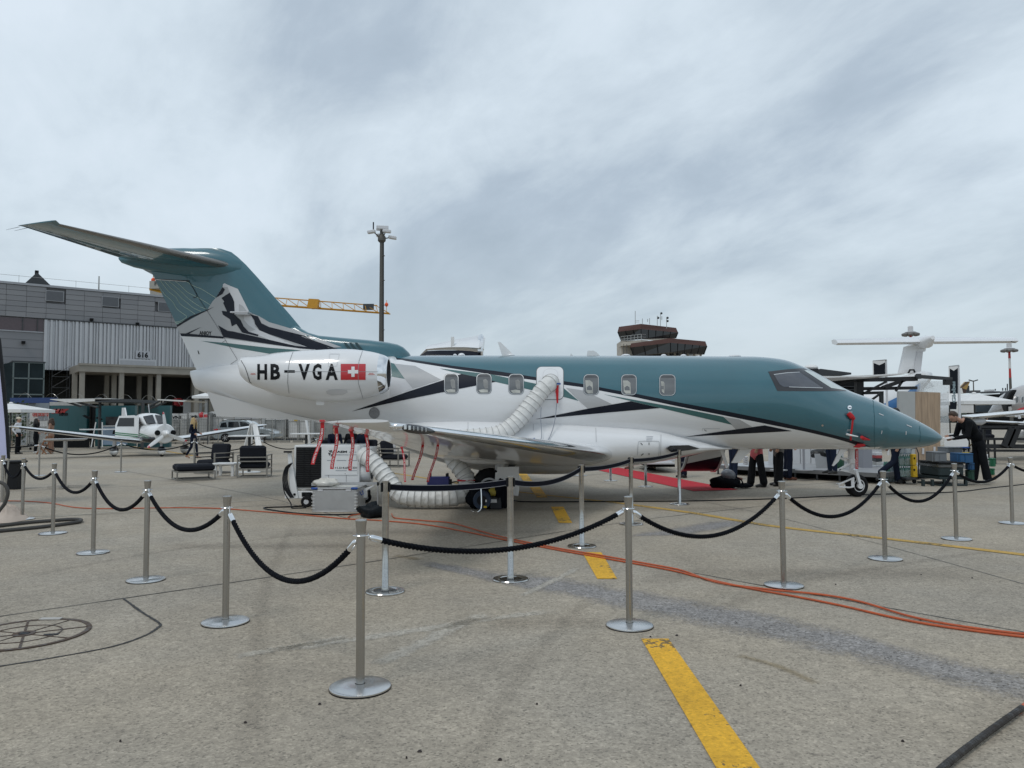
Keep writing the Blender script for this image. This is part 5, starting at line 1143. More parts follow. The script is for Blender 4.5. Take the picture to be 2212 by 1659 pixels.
part('left_wall', wbox(-8, wt(94,760)[0], 0, 8.75, -.2, .0), CLADG, HB)
for z in (8.1,7.4,6.7,6.0): part('cladding_joint', wbox(-8, wt(94,760)[0], z-.012, z+.012, .0, .012), mat('joint_shadow', (.10,.105,.115), .6), HB)
t0 = wt(95,690)[0]
f = part('strip_window', wbox(-8, t0, 8.78, ZM-.06, -.2, -.06), mat('plum_window_film', (.075,.05,.058), .2, var=.1, coat=.2), HB)
for t in (-4.6,-1.6,1.3,t0-.45): part('mullion', wbox(t-.03, t+.03, 8.78, ZM-.06, -.06, .04), FRAMEG, f)
part('window_sill', wbox(-8, t0, 8.70, 8.79, -.06, .08), mat('roof_trim', ()) if False else MATS['roof_trim'], f)
# corrugated sheet with uneven ribs
m = MB(); r2 = random.Random(11); t = t0; m_rib = mat('galvanised_rib', (.47,.475,.49), .42, .5, var=.07, scale=.7); pts = []
while t < 17.1:
    a = r2.choice((.06,.08,.10,.16)); b = r2.choice((.07,.09,.12,.15,.2)); pts += [(t,.02),(t+.03,.16),(t+.03+b,.16),(t+.06+b,.02)]; t += .06+a+b
prof = [W_(t, 0, o) for t, o in pts]; m.loft([[p+Vector((0,0,ZL)) for p in prof], [p+Vector((0,0,ZM-.05)) for p in prof]], closed=False)
part('corrugated_cladding', m, m_rib, HB, kind='stuff', auto=10)
part('cladding_head', wbox(t0, 17.2, ZM-.08, ZM+.02, -.1, .20), FRAMEG, HB)
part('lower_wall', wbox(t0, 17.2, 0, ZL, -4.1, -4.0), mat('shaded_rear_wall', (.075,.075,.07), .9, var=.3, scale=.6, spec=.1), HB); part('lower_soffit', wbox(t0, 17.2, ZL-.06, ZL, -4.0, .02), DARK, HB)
a, b = wt(255,791), wt(336,778); fr = part('gate_frame', wbox(a[0], b[0], ZL, b[1], .16, .26), m_rib, HB); part('gate_leaf', wbox(a[0]+.12, b[0]-.12, ZL, b[1]-.14, .24, .28), mat('pale_gate', (.36,.37,.39), .5), fr)
q = wt(295,772); o = W_(q[0], q[1], .30); sg = part('number_sign', wbox(q[0]-.12, q[0]+1.0, q[1]-.10, q[1]+.55, .17, .27), mat('sign_grey', (.42,.43,.46), .5), HB)
text_on('lettering', '616', .62, o+HN*.0, HU, (0,0,1), PRINTB, sg, .02, width=.85)
for t in (-7,-3,1,5,9,13,17): part('roof_rail_post', MB().cyl(W_(t, ZT+.1, -.3), W_(t, ZT+.75, -.3), .014, n=5), STEEL, HB)
part('roof_rail', MB().cyl(W_(-8, ZT+.7, -.3), W_(17.2, ZT+.7, -.3), .014, n=5), STEEL, HB)
q = wt(81,603); part('roof_vent', MB().prism([W_(q[0]+s, z, -2.2) for s, z in ((-.95,ZT),(0,ZT+1.15),(1.15,ZT))], HN*1.8), FRAMEG, HB); part('roof_vent_cowl', wbox(q[0]-.1, q[0]+.15, ZT+1.0, ZT+1.35, -1, -.7), DARK, HB)
q = wt(214.5,622); part('roof_aerial', MB().cyl(W_(q[0], ZT, -.2), W_(q[0], ZT+1.3, -.2), .06, n=6), STEEL, HB)
for px, py in ((197,691),(296,700),(50,740)): q = wt(px, py); part('wall_lamp', wbox(q[0]-.12, q[0]+.12, q[1]-.1, q[1]+.1, .0, .35), DARK, HB)
# concrete canopy on columns
CN = thing('concrete_canopy', 'raw concrete canopy on square columns in front of the hangar', 'canopy', W_(9, 0, 5))
part('roof_slab', wbox(4.6, 17.2, 5.42, 5.98, .25, 5.0), CONC, CN); part('roof_parapet', wbox(4.55, 17.25, 5.9, 6.06, 4.8, 5.06), CONC, CN)
for px, off in ((177,4.7),(262,4.7),(342,4.7),(424,4.7),(161,2.6),(246,2.6),(324,2.6),(230,1.),(300,1.)):
    q = wt(px, 830, off); part('column', wbox(q[0]-.17, q[0]+.17, 0, 5.42, off-.17, off+.17), CONC, CN)
part('inner_wall', wbox(13.6, 17.2, 0, 5.42, 2.0, 2.4), CONC, CN)
for px, py, w in ((392,868,1.3),(348,905,.5),(385,870,.2)): q = wt(px, py, 1.5); part('red_machine', wbox(q[0]-w/2, q[0]+w/2, max(2.6,q[1]-.3), max(2.9,q[1]+.3), 1.2, 1.7), REDP, CN)
# glazed annex
GA = thing('glass_annex', 'dark glazed annex with steel frame left of the concrete canopy', 'building', W_(0, 0, 2))
a0, a1 = wt(29,800,3.0)[0], wt(95,800,3.0)[0]; zt = wt(60,783,3.0)[1]
part('dark_core', wbox(a0+.1, a1-.1, 0, zt-.1, .1, 2.8), mat('annex_core', (.022,.028,.03), .5, var=.4, scale=.6), GA)
for i in range(3):
    for j in range(5):
        w = (a1-a0)/3 if False else (a1-a0)/2
        if i < 2: part('pane', wbox(a0+i*w+.05, a0+(i+1)*w-.05, j*zt/5+.05, (j+1)*zt/5-.05, 2.93, 2.98), mat('annex_glass', (.020,.030,.034), .3, var=.4, scale=.5, spec=.08), GA)
for i in range(3): t = a0+(a1-a0)*i/2; part('frame_post', wbox(t-.05, t+.05, 0, zt, 2.9, 3.03), mat('green_grey_frame', (.13,.16,.16), .5, .3), GA)
for j in range(1, 6): part('frame_rail', wbox(a0-.05, a1+.05, j*zt/5-.05, j*zt/5+.05, 2.9, 3.03), MATS['green_grey_frame'], GA)
part('side_glazing', MB().quad(W_(a0,0,2.95), W_(a0-1.6,0,.1), W_(a0-1.6,zt-.3,.1), W_(a0,zt,2.95)), MATS['annex_glass'], GA)
part('annex_roof', wbox(a0-.1, a1+.1, zt, zt+.1, .1, 3.05), FRAMEG, GA)
SF = thing('scaffold_tower', 'thin steel scaffold stair tower beside the concrete canopy', 'scaffold', W_(4,0,3))
for t in (3.0,4.2):
    for o in (2.0,3.4): part('scaffold_post', MB().cyl(W_(t,0,o), W_(t,5.6,o), .014, n=5), FRAMEG, SF)
for k in range(6):
    z = .8+k*.85; part('scaffold_ledger', MB().cyl(W_(3,z,3.4), W_(4.2,z,3.4), .016, n=5), FRAMEG, SF); part('scaffold_brace', MB().cyl(W_(3,z,3.4), W_(4.2,z+.85,3.4), .014, n=5), FRAMEG, SF)
m = MB(); P = [W_(-4+i*.03, 3.2+.42*math.cos(i*.115), 7+.42*math.sin(i*.115)) for i in range(700)]; m.tube(P, .012, 4); tag(part('razor_wire', m, STEEL), 'coil of razor wire running along in front of the concrete canopy', 'razor wire')
# exhibition pavilion
PV = thing('exhibition_pavilion', 'teal exhibition pavilion with dark frame and white awnings', 'pavilion', gnd(230,967)); Y = 46.
m_tw = mat('teal_vinyl_wall', (.012,.075,.085), .4, var=.15, scale=.4, coat=.2)
part('wall_panel', pbox(106,876,194,966,Y,.3), m_tw, PV); part('wall_panel', pbox(205,876,297,966,Y+2.5,.3), m_tw, PV); part('wall_panel', pbox(297,876,372,966,Y,.3), m_tw, PV); part('wall_return', pbox(194,876,205,966,Y+.2,2.6), DARK, PV)
part('base_skirt', pbox(104,938,194,967,Y-.05,.05), DARK, PV)
part('roof', pbox(205,862,342,869,Y-3,6), FRAMEG, PV); part('roof_box', pbox(206,858,220,863,Y-2,2), FRAMEG, PV)
for px in (215,308): part('column', pbox(px-4.5,866,px+4.5,970,Y-2.6,.25), FRAMEG, PV)
aw = mat('white_awning', (.62,.62,.60), .7, var=.05)
part('awning', MB().prism([at(108,862,Y-3), at(239,860.5,Y-3), at(239,864,Y-3), at(195,867,Y-3), at(150,870,Y-3), at(108,863,Y-3)], (0,3,0)), aw, PV)
part('awning', MB().prism([at(340,862,Y-3), at(404,865,Y-3), at(396,868,Y-3), at(340,864.5,Y-3)], (0,3,0)), aw, PV)
for a, b in (((165,868),(211,880)),((145,868),(175,878)),((345,866),(318,880)),((360,868),(320,884))): part('awning_arm', MB().cyl(at(*a,Y-2.8), at(*b,Y-2.8), .06, n=5), FRAMEG, PV)
part('clear_strip', pbox(107,868,194,876,Y,.2), mat('pale_fascia', (.38,.38,.37), .5, var=.1), PV)
text_on('lettering', 'FURY', .26, at(113.5,891.5,Y-.02), (1,0,0), (0,0,1), mat('dull_red_print', (.28,.022,.02), .5), PV, .05, shear=.35, width=38*Y/FOC); 
text_on('lettering', 'M700', .20, at(128,897.5,Y-.02), (1,0,0), (0,0,1), PRINTB, PV, .02, width=19*Y/FOC)
for P in ([(177,898),(183,896),(195,901),(194,905),(188,904)],[(205,903),(212,900),(222,905),(220,908)]): part('printed_silhouette', MB().prism([at(x, y, Y-.02) for x, y in P], (0,.015,0)), PRINTB, PV)
part('picture_panel', pbox(228,900,262,922,Y+2.3,.05), mat('dark_picture', (.03,.028,.03), .4, var=.6, scale=2), PV)
ct = thing('reception_counter', 'pale blue reception counter with black lettering in the pavilion', 'counter', gnd(245,966)); part('counter_body', pbox(220.5,921,276,961,Y-1.,.7), mat('sky_blue_print', (.30,.40,.52), .45, var=.25, scale=.8), ct); part('counter_top', pbox(219.5,919,277,921.5,Y-1.1,.9), SH, ct)
text_on('lettering', 'PIPER', .4, at(243,937,Y-1.03), (1,0,0), (0,0,1), PRINTB, ct, .03, shear=.2, width=46*(Y-1)/FOC)
for px in (197,221): q0, q1 = at(px+(10 if px < 200 else 0),912,Y-2.9), at(px,966,Y-2.9); tag(part('slim_flag_pole' if False else 'white_pole', MB().cyl(q0, q1, .03, n=6), SH), 'slim white pole leaning by the %s of the dark pavilion column' % ('left side' if px < 200 else 'right side'), 'pole', 'white poles by the pavilion')
# umbrellas
UW = mat('white_umbrella_cloth', (.72,.72,.71), .8, var=.04)
def umbrella(px, py, hw, hh, Y, label, pole=True):
    c = at(px, py, Y); w = hw*Y/FOC; h = hh*Y/FOC; T = thing('parasol', label, 'parasol', (c.x, Y, 0)); m = MB()
    sq = lambda k, z: [(c.x+sx*k, Y+sy*k, z) for sx, sy in ((-1,-1),(0,-1.0),(1,-1),(1,0),(1,1),(0,1),(-1,1),(-1,0))]
    part('canopy', m.loft([sq(.06*w, c.z), sq(.18*w, c.z-.10*h), sq(w, c.z-h)]), UW, T, auto=10); part('valance', MB().loft([sq(w, c.z-h), sq(w, c.z-h-.16)]), UW, T, auto=10)
    part('pole', MB().cyl((c.x,Y,0), (c.x,Y,c.z), .035, n=8), FRAMEG, T); part('finial', MB().ell((c.x,Y,c.z+.03), (.1,.1,.06)), UW, T)
    for sx, sy in ((-1,-1),(1,-1),(1,1),(-1,1)): part('rib', MB().bar((c.x,Y,c.z-.06), (c.x+sx*w*.97,Y+sy*w*.97,c.z-h-.03), .03, .03), FRAMEG, T)
umbrella(24,872,60,13,40,'white parasol behind the man in the cap'); umbrella(450,848,25,8,52,'white parasol half hidden behind the jet ventral fin')
# low store rooms, cargo boxes, fence
tag(part('blue_roofed_hut', gbox(40,867,107,52,4), mat('pale_hut', (.30,.33,.36), .6, var=.1)), 'low pale hut with blue roof edge left of the pavilion', 'hut')
tag(part('hut_roof', MB().box(tuple(at(73,865,51.8)), (2.9,.5,.35)), mat('blue_roof_edge', (.02,.05,.16), .5)), 'blue roof edge', None); bpy.data.objects['hut_roof'].parent = bpy.data.objects['blue_roofed_hut']; bpy.data.objects['hut_roof']['label'] = 'dark blue roof edge'
ST = thing('striped_store', 'white storage building with beige stripes behind the jet ventral fin', 'building', at(430,880,66)); ST.location.z = 0
part('wall', gbox(396,862,470,66,6), mat('store_white', (.50,.50,.49), .6, var=.06), ST)
for k in range(5): part('stripe', pbox(412+12*k,863,418.5+12*k,899,65.93,.07), mat('beige_stripe', (.25,.22,.17), .6), ST)
part('flat_roof', pbox(392,857,476,862,65.5,7), DARK, ST)
SIL = mat('dull_silver_sheet', (.33,.33,.32), .4, .5, var=.22, scale=1.5, bump=.8, bscale=3); WBX = mat('cargo_white', (.50,.50,.49), .55, var=.08, scale=1); m_ry = mat('rubbish_yellow', (.45,.30,.04), .6)
def cargo(px0, px1, py0, Y, m, label, text=None, tcol=None, red=False):
    T = thing('cargo_container', label, 'container', gnd((px0+px1)/2, 950)); T.location = (at(px0,900,Y).x, Y, 0)
    a, b = at(px0,py0,Y), at(px1,py0,Y); w = b.x-a.x; h = a.z
    part('body', MB().box(((a.x+b.x)/2, Y+.8, h/2+.1), (w, 1.5, h-.2), 0, .03), m, T); part('top_band', MB().box(((a.x+b.x)/2, Y+.02, h-.28), (w-.06,.06,.42)), WBX, T)
    for xx in (a.x+.03, b.x-.03, (a.x+b.x)/2): part('edge_rail', MB().box((xx, Y+.02, h/2+.05), (.06,.09,h-.1)), STEEL, T)
    part('base_plate', MB().box(((a.x+b.x)/2, Y+.8, .08), (w+.1,1.7,.14)), FRAMEG, T)
    if text: text_on('lettering', text, .3, (a.x+.15, Y-.015, h-.42), (1,0,0), (0,0,1), tcol or PRINTB, T, .02, width=w*.62)
    if red: part('red_label', MB().box((b.x-w*.13, Y-.01, h-.28), (w*.18,.03,.24)), REDP, T)
for q in ((368,406,893,62,SIL,'silver cargo container with white band behind the plane propeller','VNL',PRINTB,False),(407,450,891,62,SIL,'silver cargo container behind the walking blonde woman','jetlux',PRINTB,True),(454,507,889,63,WBX,'white cargo container behind the rear of the silver car','AKE 71354 LX',PRINTB,True),(520,566,893,66,WBX,'white cargo container behind the front of the silver car','75352 A',PRINTG,False),(572,618,894,62,SIL,'crumpled silver container right of the car',None,None,False),(622,672,896,62,WBX,'pale skip container with small yellow label',None,None,False),(676,760,900,63,SIL,'silver container behind the seated people',None,None,False),(62,104,905,50,SIL,'silver container behind the two standing women',None,None,False)):
    cargo(*q)
a = at(640,905,61.9); tag(part('yellow_label', MB().box(tuple(a), (.35,.05,.35)), m_ry), 'small yellow label plate on the pale skip container', 'sign')
BN = thing('fence_banner', 'white banner with red lettering on the fence behind the women', 'banner', at(85,900,42)); a = at(64,910,42)
part('banner_cloth', pbox(64,891,106,910,42,.03), mat('banner_white', (.58,.57,.56), .6, var=.04), BN); text_on('lettering', 'OPE SSOET D', .3, at(70,899,41.97), (1,0,0), (0,0,1), mat('pale_red_print', (.45,.09,.08), .5), BN, .02, width=35*42/FOC); text_on('lettering', 'DELTA', .3, at(82,907.5,41.97), (1,0,0), (0,0,1), PRINTG, BN, .03, width=22*42/FOC)
part('emblem', MB().prism([at(76,907.5,41.97), at(81,907.5,41.97), at(78.5,903.5,41.97)], (0,.01,0)), MATS['pale_red_print'], BN)
def fence(px0, px1, Y, h, label, n):
    a, b = at(px0,900,Y), at(px1,900,Y); T = thing('mesh_fence', label, 'fence', (a.x,Y,0))
    for i in range(n+1):
        x = a.x+(b.x-a.x)*i/n; part('fence_post', MB().cyl((x,Y,0), (x,Y,h), .04, n=6), STEEL, T); part('concrete_foot', MB().box((x,Y,.07), (.7,.25,.14)), CONC, T)
    m = MB(); k = int((b.x-a.x)/.16)
    for i in range(k): x = a.x+(b.x-a.x)*i/k; m.bar((x,Y,.15), (x,Y,h-.05), .012, .012)
    for j in range(9): z = .15+(h-.2)*j/8; m.bar((a.x,Y,z), (b.x,Y,z), .014, .014)
    part('wire_mesh', m, STEEL, T, smooth=False, kind='stuff')
fence(372,472,53,2.0,'grey mesh site fence behind the walking blonde woman',5); fence(560,700,56,2.0,'grey mesh site fence right of the silver car',5); fence(15,104,43,2.0,'grey mesh site fence behind the man in the cap',4)
w = at(425,897,52); lump('red_leaf_sign', (w.x,52.8,w.z), (.15,.06,.20), REDP, 'small red leaf shaped sign on the site fence', 'sign', 3, .5, 10, 8)
# shrub at the far left
def shrub(c, r, label, seed):
    r2 = random.Random(seed); T = thing('shrub', label, 'shrub', (c[0],c[1],0)); m = MB()
    for _ in range(420):
        d = Vector((r2.gauss(0,1), r2.gauss(0,1), r2.gauss(0,1))).normalized()*r2.uniform(.4,1.05); p = Vector((c[0]+d.x*r[0], c[1]+d.y*r[1], max(.1, c[2]+d.z*r[2]))); u = Vector((r2.uniform(-1,1), r2.uniform(-1,1), r2.uniform(-1,1))).normalized()*.13; v = u.orthogonal().normalized()*.08
        m.quad(p-u, p+v, p+u, p-v)
    part('foliage', m, mat('dull_leaf_green', (.035,.06,.022), .8, var=.4, scale=2), T, smooth=False, kind='stuff'); part('stem', MB().cyl((c[0],c[1],0), (c[0],c[1],c[2]), .06, n=6), WOOD, T)
c = at(28,882,50); shrub((c.x,50,1.4), (1.6,.9,1.6), 'dark green shrub below the glass annex', 5)
# silver car
def wheel2(c, r, w, T, n=20, rim=LGREY, name='wheel'):
    W0 = part(name, MB().lathe([(r*.62,-w/2),(r*.95,-w/2),(r,-w*.3),(r,w*.3),(r*.95,w/2),(r*.62,w/2)], c, 'Y', n), RUBBER, T)
    part('rim', MB().lathe([(r*.12,-w*.48),(r*.64,-w*.46),(r*.66,-w*.40),(r*.64,w*.4)], c, 'Y', n), DARK, W0)
    for k in range(7):
        a = k*2*math.pi/7; part('spoke', MB().bar(Vector(c)+Vector((0,-w*.5,0)), Vector(c)+Vector((math.cos(a)*r*.62,-w*.5,math.sin(a)*r*.62)), .05, .02), rim, W0)
    return W0
CARY = 57.; cx0 = at(459,930,CARY).x; k_ = 136*CARY/FOC/4.6
CAR = thing('silver_car', 'silver compact estate car parked behind the lounge chairs', 'car', (cx0+2.3,CARY+.9,0)); m_car = mat('silver_car_paint', (.36,.40,.42), .3, .5, coat=.9, var=.03)
lx_ = lambda x: cx0+x*k_
def side(P, y, z=0): return [Vector((lx_(x), CARY+y, zz*k_)) for x, zz in P]
low = [(.02,.45),(.0,.75),(.10,.95),(.25,1.02),(1.2,1.06),(3.0,1.02),(3.9,.95),(4.4,.80),(4.58,.62),(4.6,.40),(4.45,.28),(.2,.28)]
m = MB(); m.loft([side([(x*.995+.01, z*.99) for x, z in low], .0), side(low, .10), side(low, 1.7), side(low, 1.8)], cap=True); part('body', m, m_car, CAR, auto=25)
cab = [(.22,1.0),(.35,1.28),(.55,1.50),(1.0,1.60),(2.0,1.60),(2.55,1.50),(3.25,1.02)]; m = MB(); ins = lambda k: [(1.7+(x-1.7)*k, z) for x, z in cab]
m.loft([side(cab, .06), side([(1.7+(x-1.7)*.96, 1.0+(z-1.0)) for x, z in cab], .22), side([(1.7+(x-1.7)*.96, z) for x, z in cab], 1.58), side(cab, 1.74)], cap=True); part('cabin', m, m_car, CAR, auto=25)
for P in ([(.52,1.10),(.62,1.40),(.95,1.46),(1.05,1.10)],[(1.13,1.10),(1.13,1.49),(1.85,1.50),(1.95,1.10)],[(2.03,1.10),(1.95,1.50),(2.4,1.45),(2.95,1.08)]): part('side_window', MB().prism(side(P, .052), (0,-.012,0)), GLASSD, CAR)
part('tail_light', MB().prism(side([(.02,.93),(.30,.99),(.62,.97),(.25,.86)], -.005), (0,.03,0)), REDP, CAR); part('headlight', MB().prism(side([(4.1,.74),(4.45,.70),(4.56,.60),(4.2,.62)], -.004), (0,.03,0)), LGREY, CAR)
part('door_handle', MB().box(tuple(side([(1.15,.95)], -.01)[0]), (.2,.03,.03)), CHROME, CAR); part('roof_rail', MB().tube(side([(.6,1.56),(1.0,1.65),(2.0,1.65),(2.4,1.58)], .25), .025, 5), DARK, CAR); part('sill', MB().prism(side([(.9,.26),(3.5,.26),(3.5,.38),(.9,.38)], -.004), (0,.03,0)), BLACK, CAR)
part('door_mirror', MB().ell(tuple(side([(2.75,1.08)], -.08)[0]), (.13,.10,.09)), m_car, CAR); part('taxi_light', MB().box(tuple(side([(.7,1.6)], .8)[0]), (.3,.3,.16), 0, .03), UW, CAR)
for x in (.95,3.6): wheel2((lx_(x), CARY+.02, .33*k_), .33*k_, .22, CAR, 24)
# ------------------------------------------------------------------ little white propeller plane
PL = thing('propeller_plane', 'small white low wing plane with green stripes and an open door', 'plane'); tmp = YC
def tri(P, off): return MB().prism(P, off)
WP = mat('plane_white', (.74,.75,.75), .35, coat=.7, var=.03); m_pbl = mat('plane_black', (.008,.009,.014), .35, coat=.4)
def sec(x, w, zb, zt, n=20, e=2.4): 
    zm = (zb+zt)/2; h = (zt-zb)/2; return [(x, w*math.copysign(abs(math.cos(a))**(2/e), math.cos(a)), zm+h*math.copysign(abs(math.sin(a))**(2/e), math.sin(a))) for a in [2*math.pi*i/n for i in range(n)]]
part('fuselage', MB().loft([sec(1.98,.20,.78,1.22), sec(1.9,.36,.72,1.28), sec(1.6,.50,.66,1.36), sec(1.1,.56,.62,1.44), sec(.4,.60,.60,1.48), sec(-.6,.60,.60,1.48), sec(-1.6,.48,.66,1.42), sec(-3.2,.24,.82,1.32), sec(-4.6,.10,.95,1.25)], cap=True), WP, PL)
part('belly_paint', MB().loft([sec(1.6,.505,.645,1.0), sec(1.1,.565,.605,.98), sec(-.6,.605,.585,.98), sec(-1.6,.485,.645,.98)], cap=True), m_pbl, PL)
part('cabin_roof', MB().loft([sec(.75,.44,1.3,1.5), sec(.42,.48,1.3,1.78), sec(.0,.52,1.3,1.93), sec(-.7,.52,1.3,1.95), sec(-1.3,.46,1.3,1.82), sec(-1.9,.36,1.25,1.48)], cap=True), WP, PL)
for s in (-1, 1):
    part('windscreen', MB().prism([(.80,s*.05,1.46),(.80,s*.42,1.44),(.38,s*.46,1.76),(.34,s*.05,1.84)], (.03,0,.03)), GLASSD, PL)
    part('side_window', MB().prism([(.25,s*.535,1.45),(.1,s*.53,1.74),(-.5,s*.535,1.76),(-.55,s*.54,1.45)], (0,s*.02,0)), GLASSD, PL)
part('engine_nose', MB().lathe([(.44,-.02),(.40,.06),(.20,.10)], (1.95,0,1.02), 'X', 20), WP, PL); part('chin_paint', MB().loft([sec(2.0,.30,.70,.92), sec(1.7,.485,.655,.93), sec(1.4,.54,.63,.95)], cap=True), m_pbl, PL); part('spinner', MB().lathe([(.17,0),(.155,.12),(.09,.26),(.004,.33)], (2.06,0,1.02), 'X', 18), WP, PL)
for s in (-1, 1): part('air_intake', MB().cyl((2.02,s*.33,1.06), (2.065,s*.33,1.06), .115, n=16), DARK, PL)
for k in range(3):
    a = R(98)+k*R(120); d = Vector((0,math.cos(a),math.sin(a))); e = Vector((.35,-math.sin(a)*.93,math.cos(a)*.93)); h = Vector((2.14,0,1.02)); m = MB()
    for r_, w in ((0,0),): pass
    rg = [[h+d*r_+e*w, h+d*r_+e*w*.3+Vector((.018,0,0)), h+d*r_-e*w, h+d*r_-e*w*.3-Vector((.018,0,0))] for r_, w in ((.10,.05),(.25,.075),(.55,.085),(.82,.065),(.95,.03))]
    b_ = part('propeller_blade', m.loft(rg, cap=True), WP, PL); part('red_tip', MB().loft([[p+Vector((.004,0,0)) if i < 2 else p-Vector((.004,0,0)) for i, p in enumerate([h+d*r_+e*w*1.04, h+d*r_+e*w*.3+Vector((.018,0,0)), h+d*r_-e*w*1.04, h+d*r_-e*w*.3-Vector((.018,0,0))])] for r_, w in ((.86,.062),(.96,.03))], cap=True), REDP, b_)
def lwing(s):
    secs = [(Vector((.55,s*.5,.70)),1.75,.15,.06),(Vector((.40,s*1.6,.82)),1.6,.14,.05),(Vector((.30,s*5.2,1.34)),1.1,.12,.03),(Vector((.18,s*5.45,1.38)),.8,.05,.02)]
    w = part('wing', foil(secs,'z',.05,1.), WP, PL); part('wing_leading_edge', foil(secs,'z',0.,.0495), CHROME, w)
    part('painted_underside_shade', MB().prism([(.2,s*.7,.655),(.1,s*1.6,.735),(.05,s*5.1,1.272),(-.5,s*5.1,1.28),(-.9,s*1.6,.75)], (0,0,.004)), m_pbl, w)  # black sheet paints in the shade below the wing
    part('painted_edge_reflection', MB().bar((.565,s*.62,.655), (.405,s*1.6,.775), .03, .055).bar((.405,s*1.6,.775), (.30,s*5.2,1.30), .03, .05), m_pbl, PL)  # dark band paints in the reflection along the polished leading edge
    part('wheel_fairing', MB().ell((-.05,s*1.53,.24), (.52,.15,.20)), WP, PL); part('fairing_paint', MB().ell((-.03,s*1.53,.30), (.50,.155,.16)), m_pbl, PL); part('wheel', MB().lathe([(.05,-.07),(.17,-.07),(.2,-.03),(.2,.03),(.17,.07),(.05,.07)], (-.02,s*1.53,.20), 'Y', 18), RUBBER, PL); part('gear_strut', MB().cyl((-.05,s*1.53,.3), (-.05,s*1.5,.78), .08, n=8), LGREY, PL)
lwing(1); lwing(-1)
part('wheel_fairing', MB().ell((1.55,0,.25), (.42,.13,.19)), WP, PL); part('fairing_paint', MB().ell((1.58,0,.31), (.40,.135,.15)), m_pbl, PL); part('wheel', MB().lathe([(.05,-.07),(.17,-.07),(.2,-.03),(.2,.03),(.17,.07),(.05,.07)], (1.58,0,.20), 'Y', 18), RUBBER, PL); part('gear_strut', MB().cyl((1.55,0,.3), (1.45,0,.72), .05, n=8), LGREY, PL)
# door on its right-hand side, swung forward
d0 = [(.95,.0),(.95,.55),(.80,.95),(.2,.98),(.0,.9),(.0,0)]; hd = Vector((.35,-.62,.98)); u_ = Vector((-.72,-.69,0)).normalized()
DR = part('cabin_door', MB().prism([hd+u_*(x*1.15)+Vector((0,0,z-.12)) for x, z in d0], (.03,-.03,0)), WP, PL)
part('door_window', MB().prism([hd+u_*(x*1.15)+Vector((.035,-.035,z-.12)) for x, z in ((.18,.48),(.88,.48),(.78,.86),(.18,.86))], (.004,-.004,0)), GLASSD, DR)
for z in (.02,.10): part('green_stripe', MB().prism([hd+u_*(x*1.15)+Vector((.035,-.035,zz-.12)) for x, zz in ((0,z-.02),(.94,z+.08),(.94,z+.12),(0,z+.02))], (.004,-.004,0)), mat('leaf_green_paint', (.01,.16,.05), .4), DR)
for z in (.92,1.0): part('green_stripe', MB().prism([(.4,-.605,z),(1.5,-.535,z-.1),(1.5,-.535,z-.08),(.4,-.605,z+.035)], (0,-.004,0)), MATS['leaf_green_paint'], PL)
part('door_opening', MB().prism([(.3,-.60,1.0),(.3,-.595,1.45),(.1,-.56,1.78),(-.55,-.56,1.78),(-.7,-.60,1.0)], (0,-.02,0)), DARK, PL)
part('tail_fin', tri([(-3.6,-.03,1.3),(-4.3,-.03,2.25),(-4.75,-.03,2.25),(-4.85,-.03,1.1)], (0,.06,0)), WP, PL); part('tailplane', tri([(-4.1,-1.9,1.15),(-4.1,1.9,1.15),(-4.85,1.9,1.15),(-4.85,-1.9,1.15)], (0,0,.06)), WP, PL)
part('roof_aerial', MB().cyl((-.3,0,1.95), (-.45,0,2.35), .015, n=5), LGREY, PL)
PL.location = (-16.55,35.3,0); PL.rotation_euler.z = math.atan2(-.75,.66)
# ------------------------------------------------------------------ lounge furniture
TUBE = mat('brushed_square_tube', (.30,.285,.26), .4, .8, var=.05)
def cushion(name, c, d, T, tilt=0., rz=0): return part(name, MB().box(c, d, 0, .05, Matrix.Rotation(rz,3,'Z')@Matrix.Rotation(tilt,3,'X')), FABRIC, T)
def frame_rect(T, w, d, z0, z1, t=.035, back=None):
    for sx in (-1,1):
        for sy in (-1,1): part('leg', MB().box((sx*w/2, sy*d/2, z1/2), (t,t,z1)), TUBE, T)
    for sx in (-1,1): part('floor_rail', MB().box((sx*w/2,0,.018), (t,d-t,t)), TUBE, T); part('seat_rail', MB().box((sx*w/2,0,z0), (t,d-t,t)), TUBE, T)
    for sy in (-1,1): part('floor_rail', MB().box((0,sy*d/2,.018), (w-t,t,t)), TUBE, T); part('seat_rail', MB().box((0,sy*d/2,z0), (w-t,t,t)), TUBE, T)
def armchair(label):
    T = thing('lounge_armchair', label, 'armchair', group='dark outdoor lounge chairs'); frame_rect(T, .78, .74, .24, .60)
    for s in (-1,1): part('arm_rail', MB().box((s*.39,0,.61), (.045,.78,.03)), TUBE, T); part('arm_bar', MB().box((s*.39,0,.48), (.03,.70,.03)), TUBE, T)
    for z in (.56,.45): part('back_rail', MB().box((0,.37,z), (.75,.03,.03)), TUBE, T)
    cushion('seat_cushion', (0,-.02,.33), (.72,.70,.16), T); cushion('back_cushion', (0,.27,.63), (.70,.16,.50), T, -.15)
    return T
a = armchair('dark lounge armchair with its back turned to the viewer'); a.location = gnd(541,1032); a.rotation_euler.z = R(172); a.location += Vector((0,.35,0))
b_ = armchair('dark lounge armchair facing left behind the ottoman'); b_.location = gnd(462,1022); b_.rotation_euler.z = R(-24)
c_ = armchair('dark lounge chair right of the cooling unit, seen from the side'); c_.location = gnd(851,1008); c_.rotation_euler.z = R(70)
a.rotation_euler.z = R(188-180)+math.pi
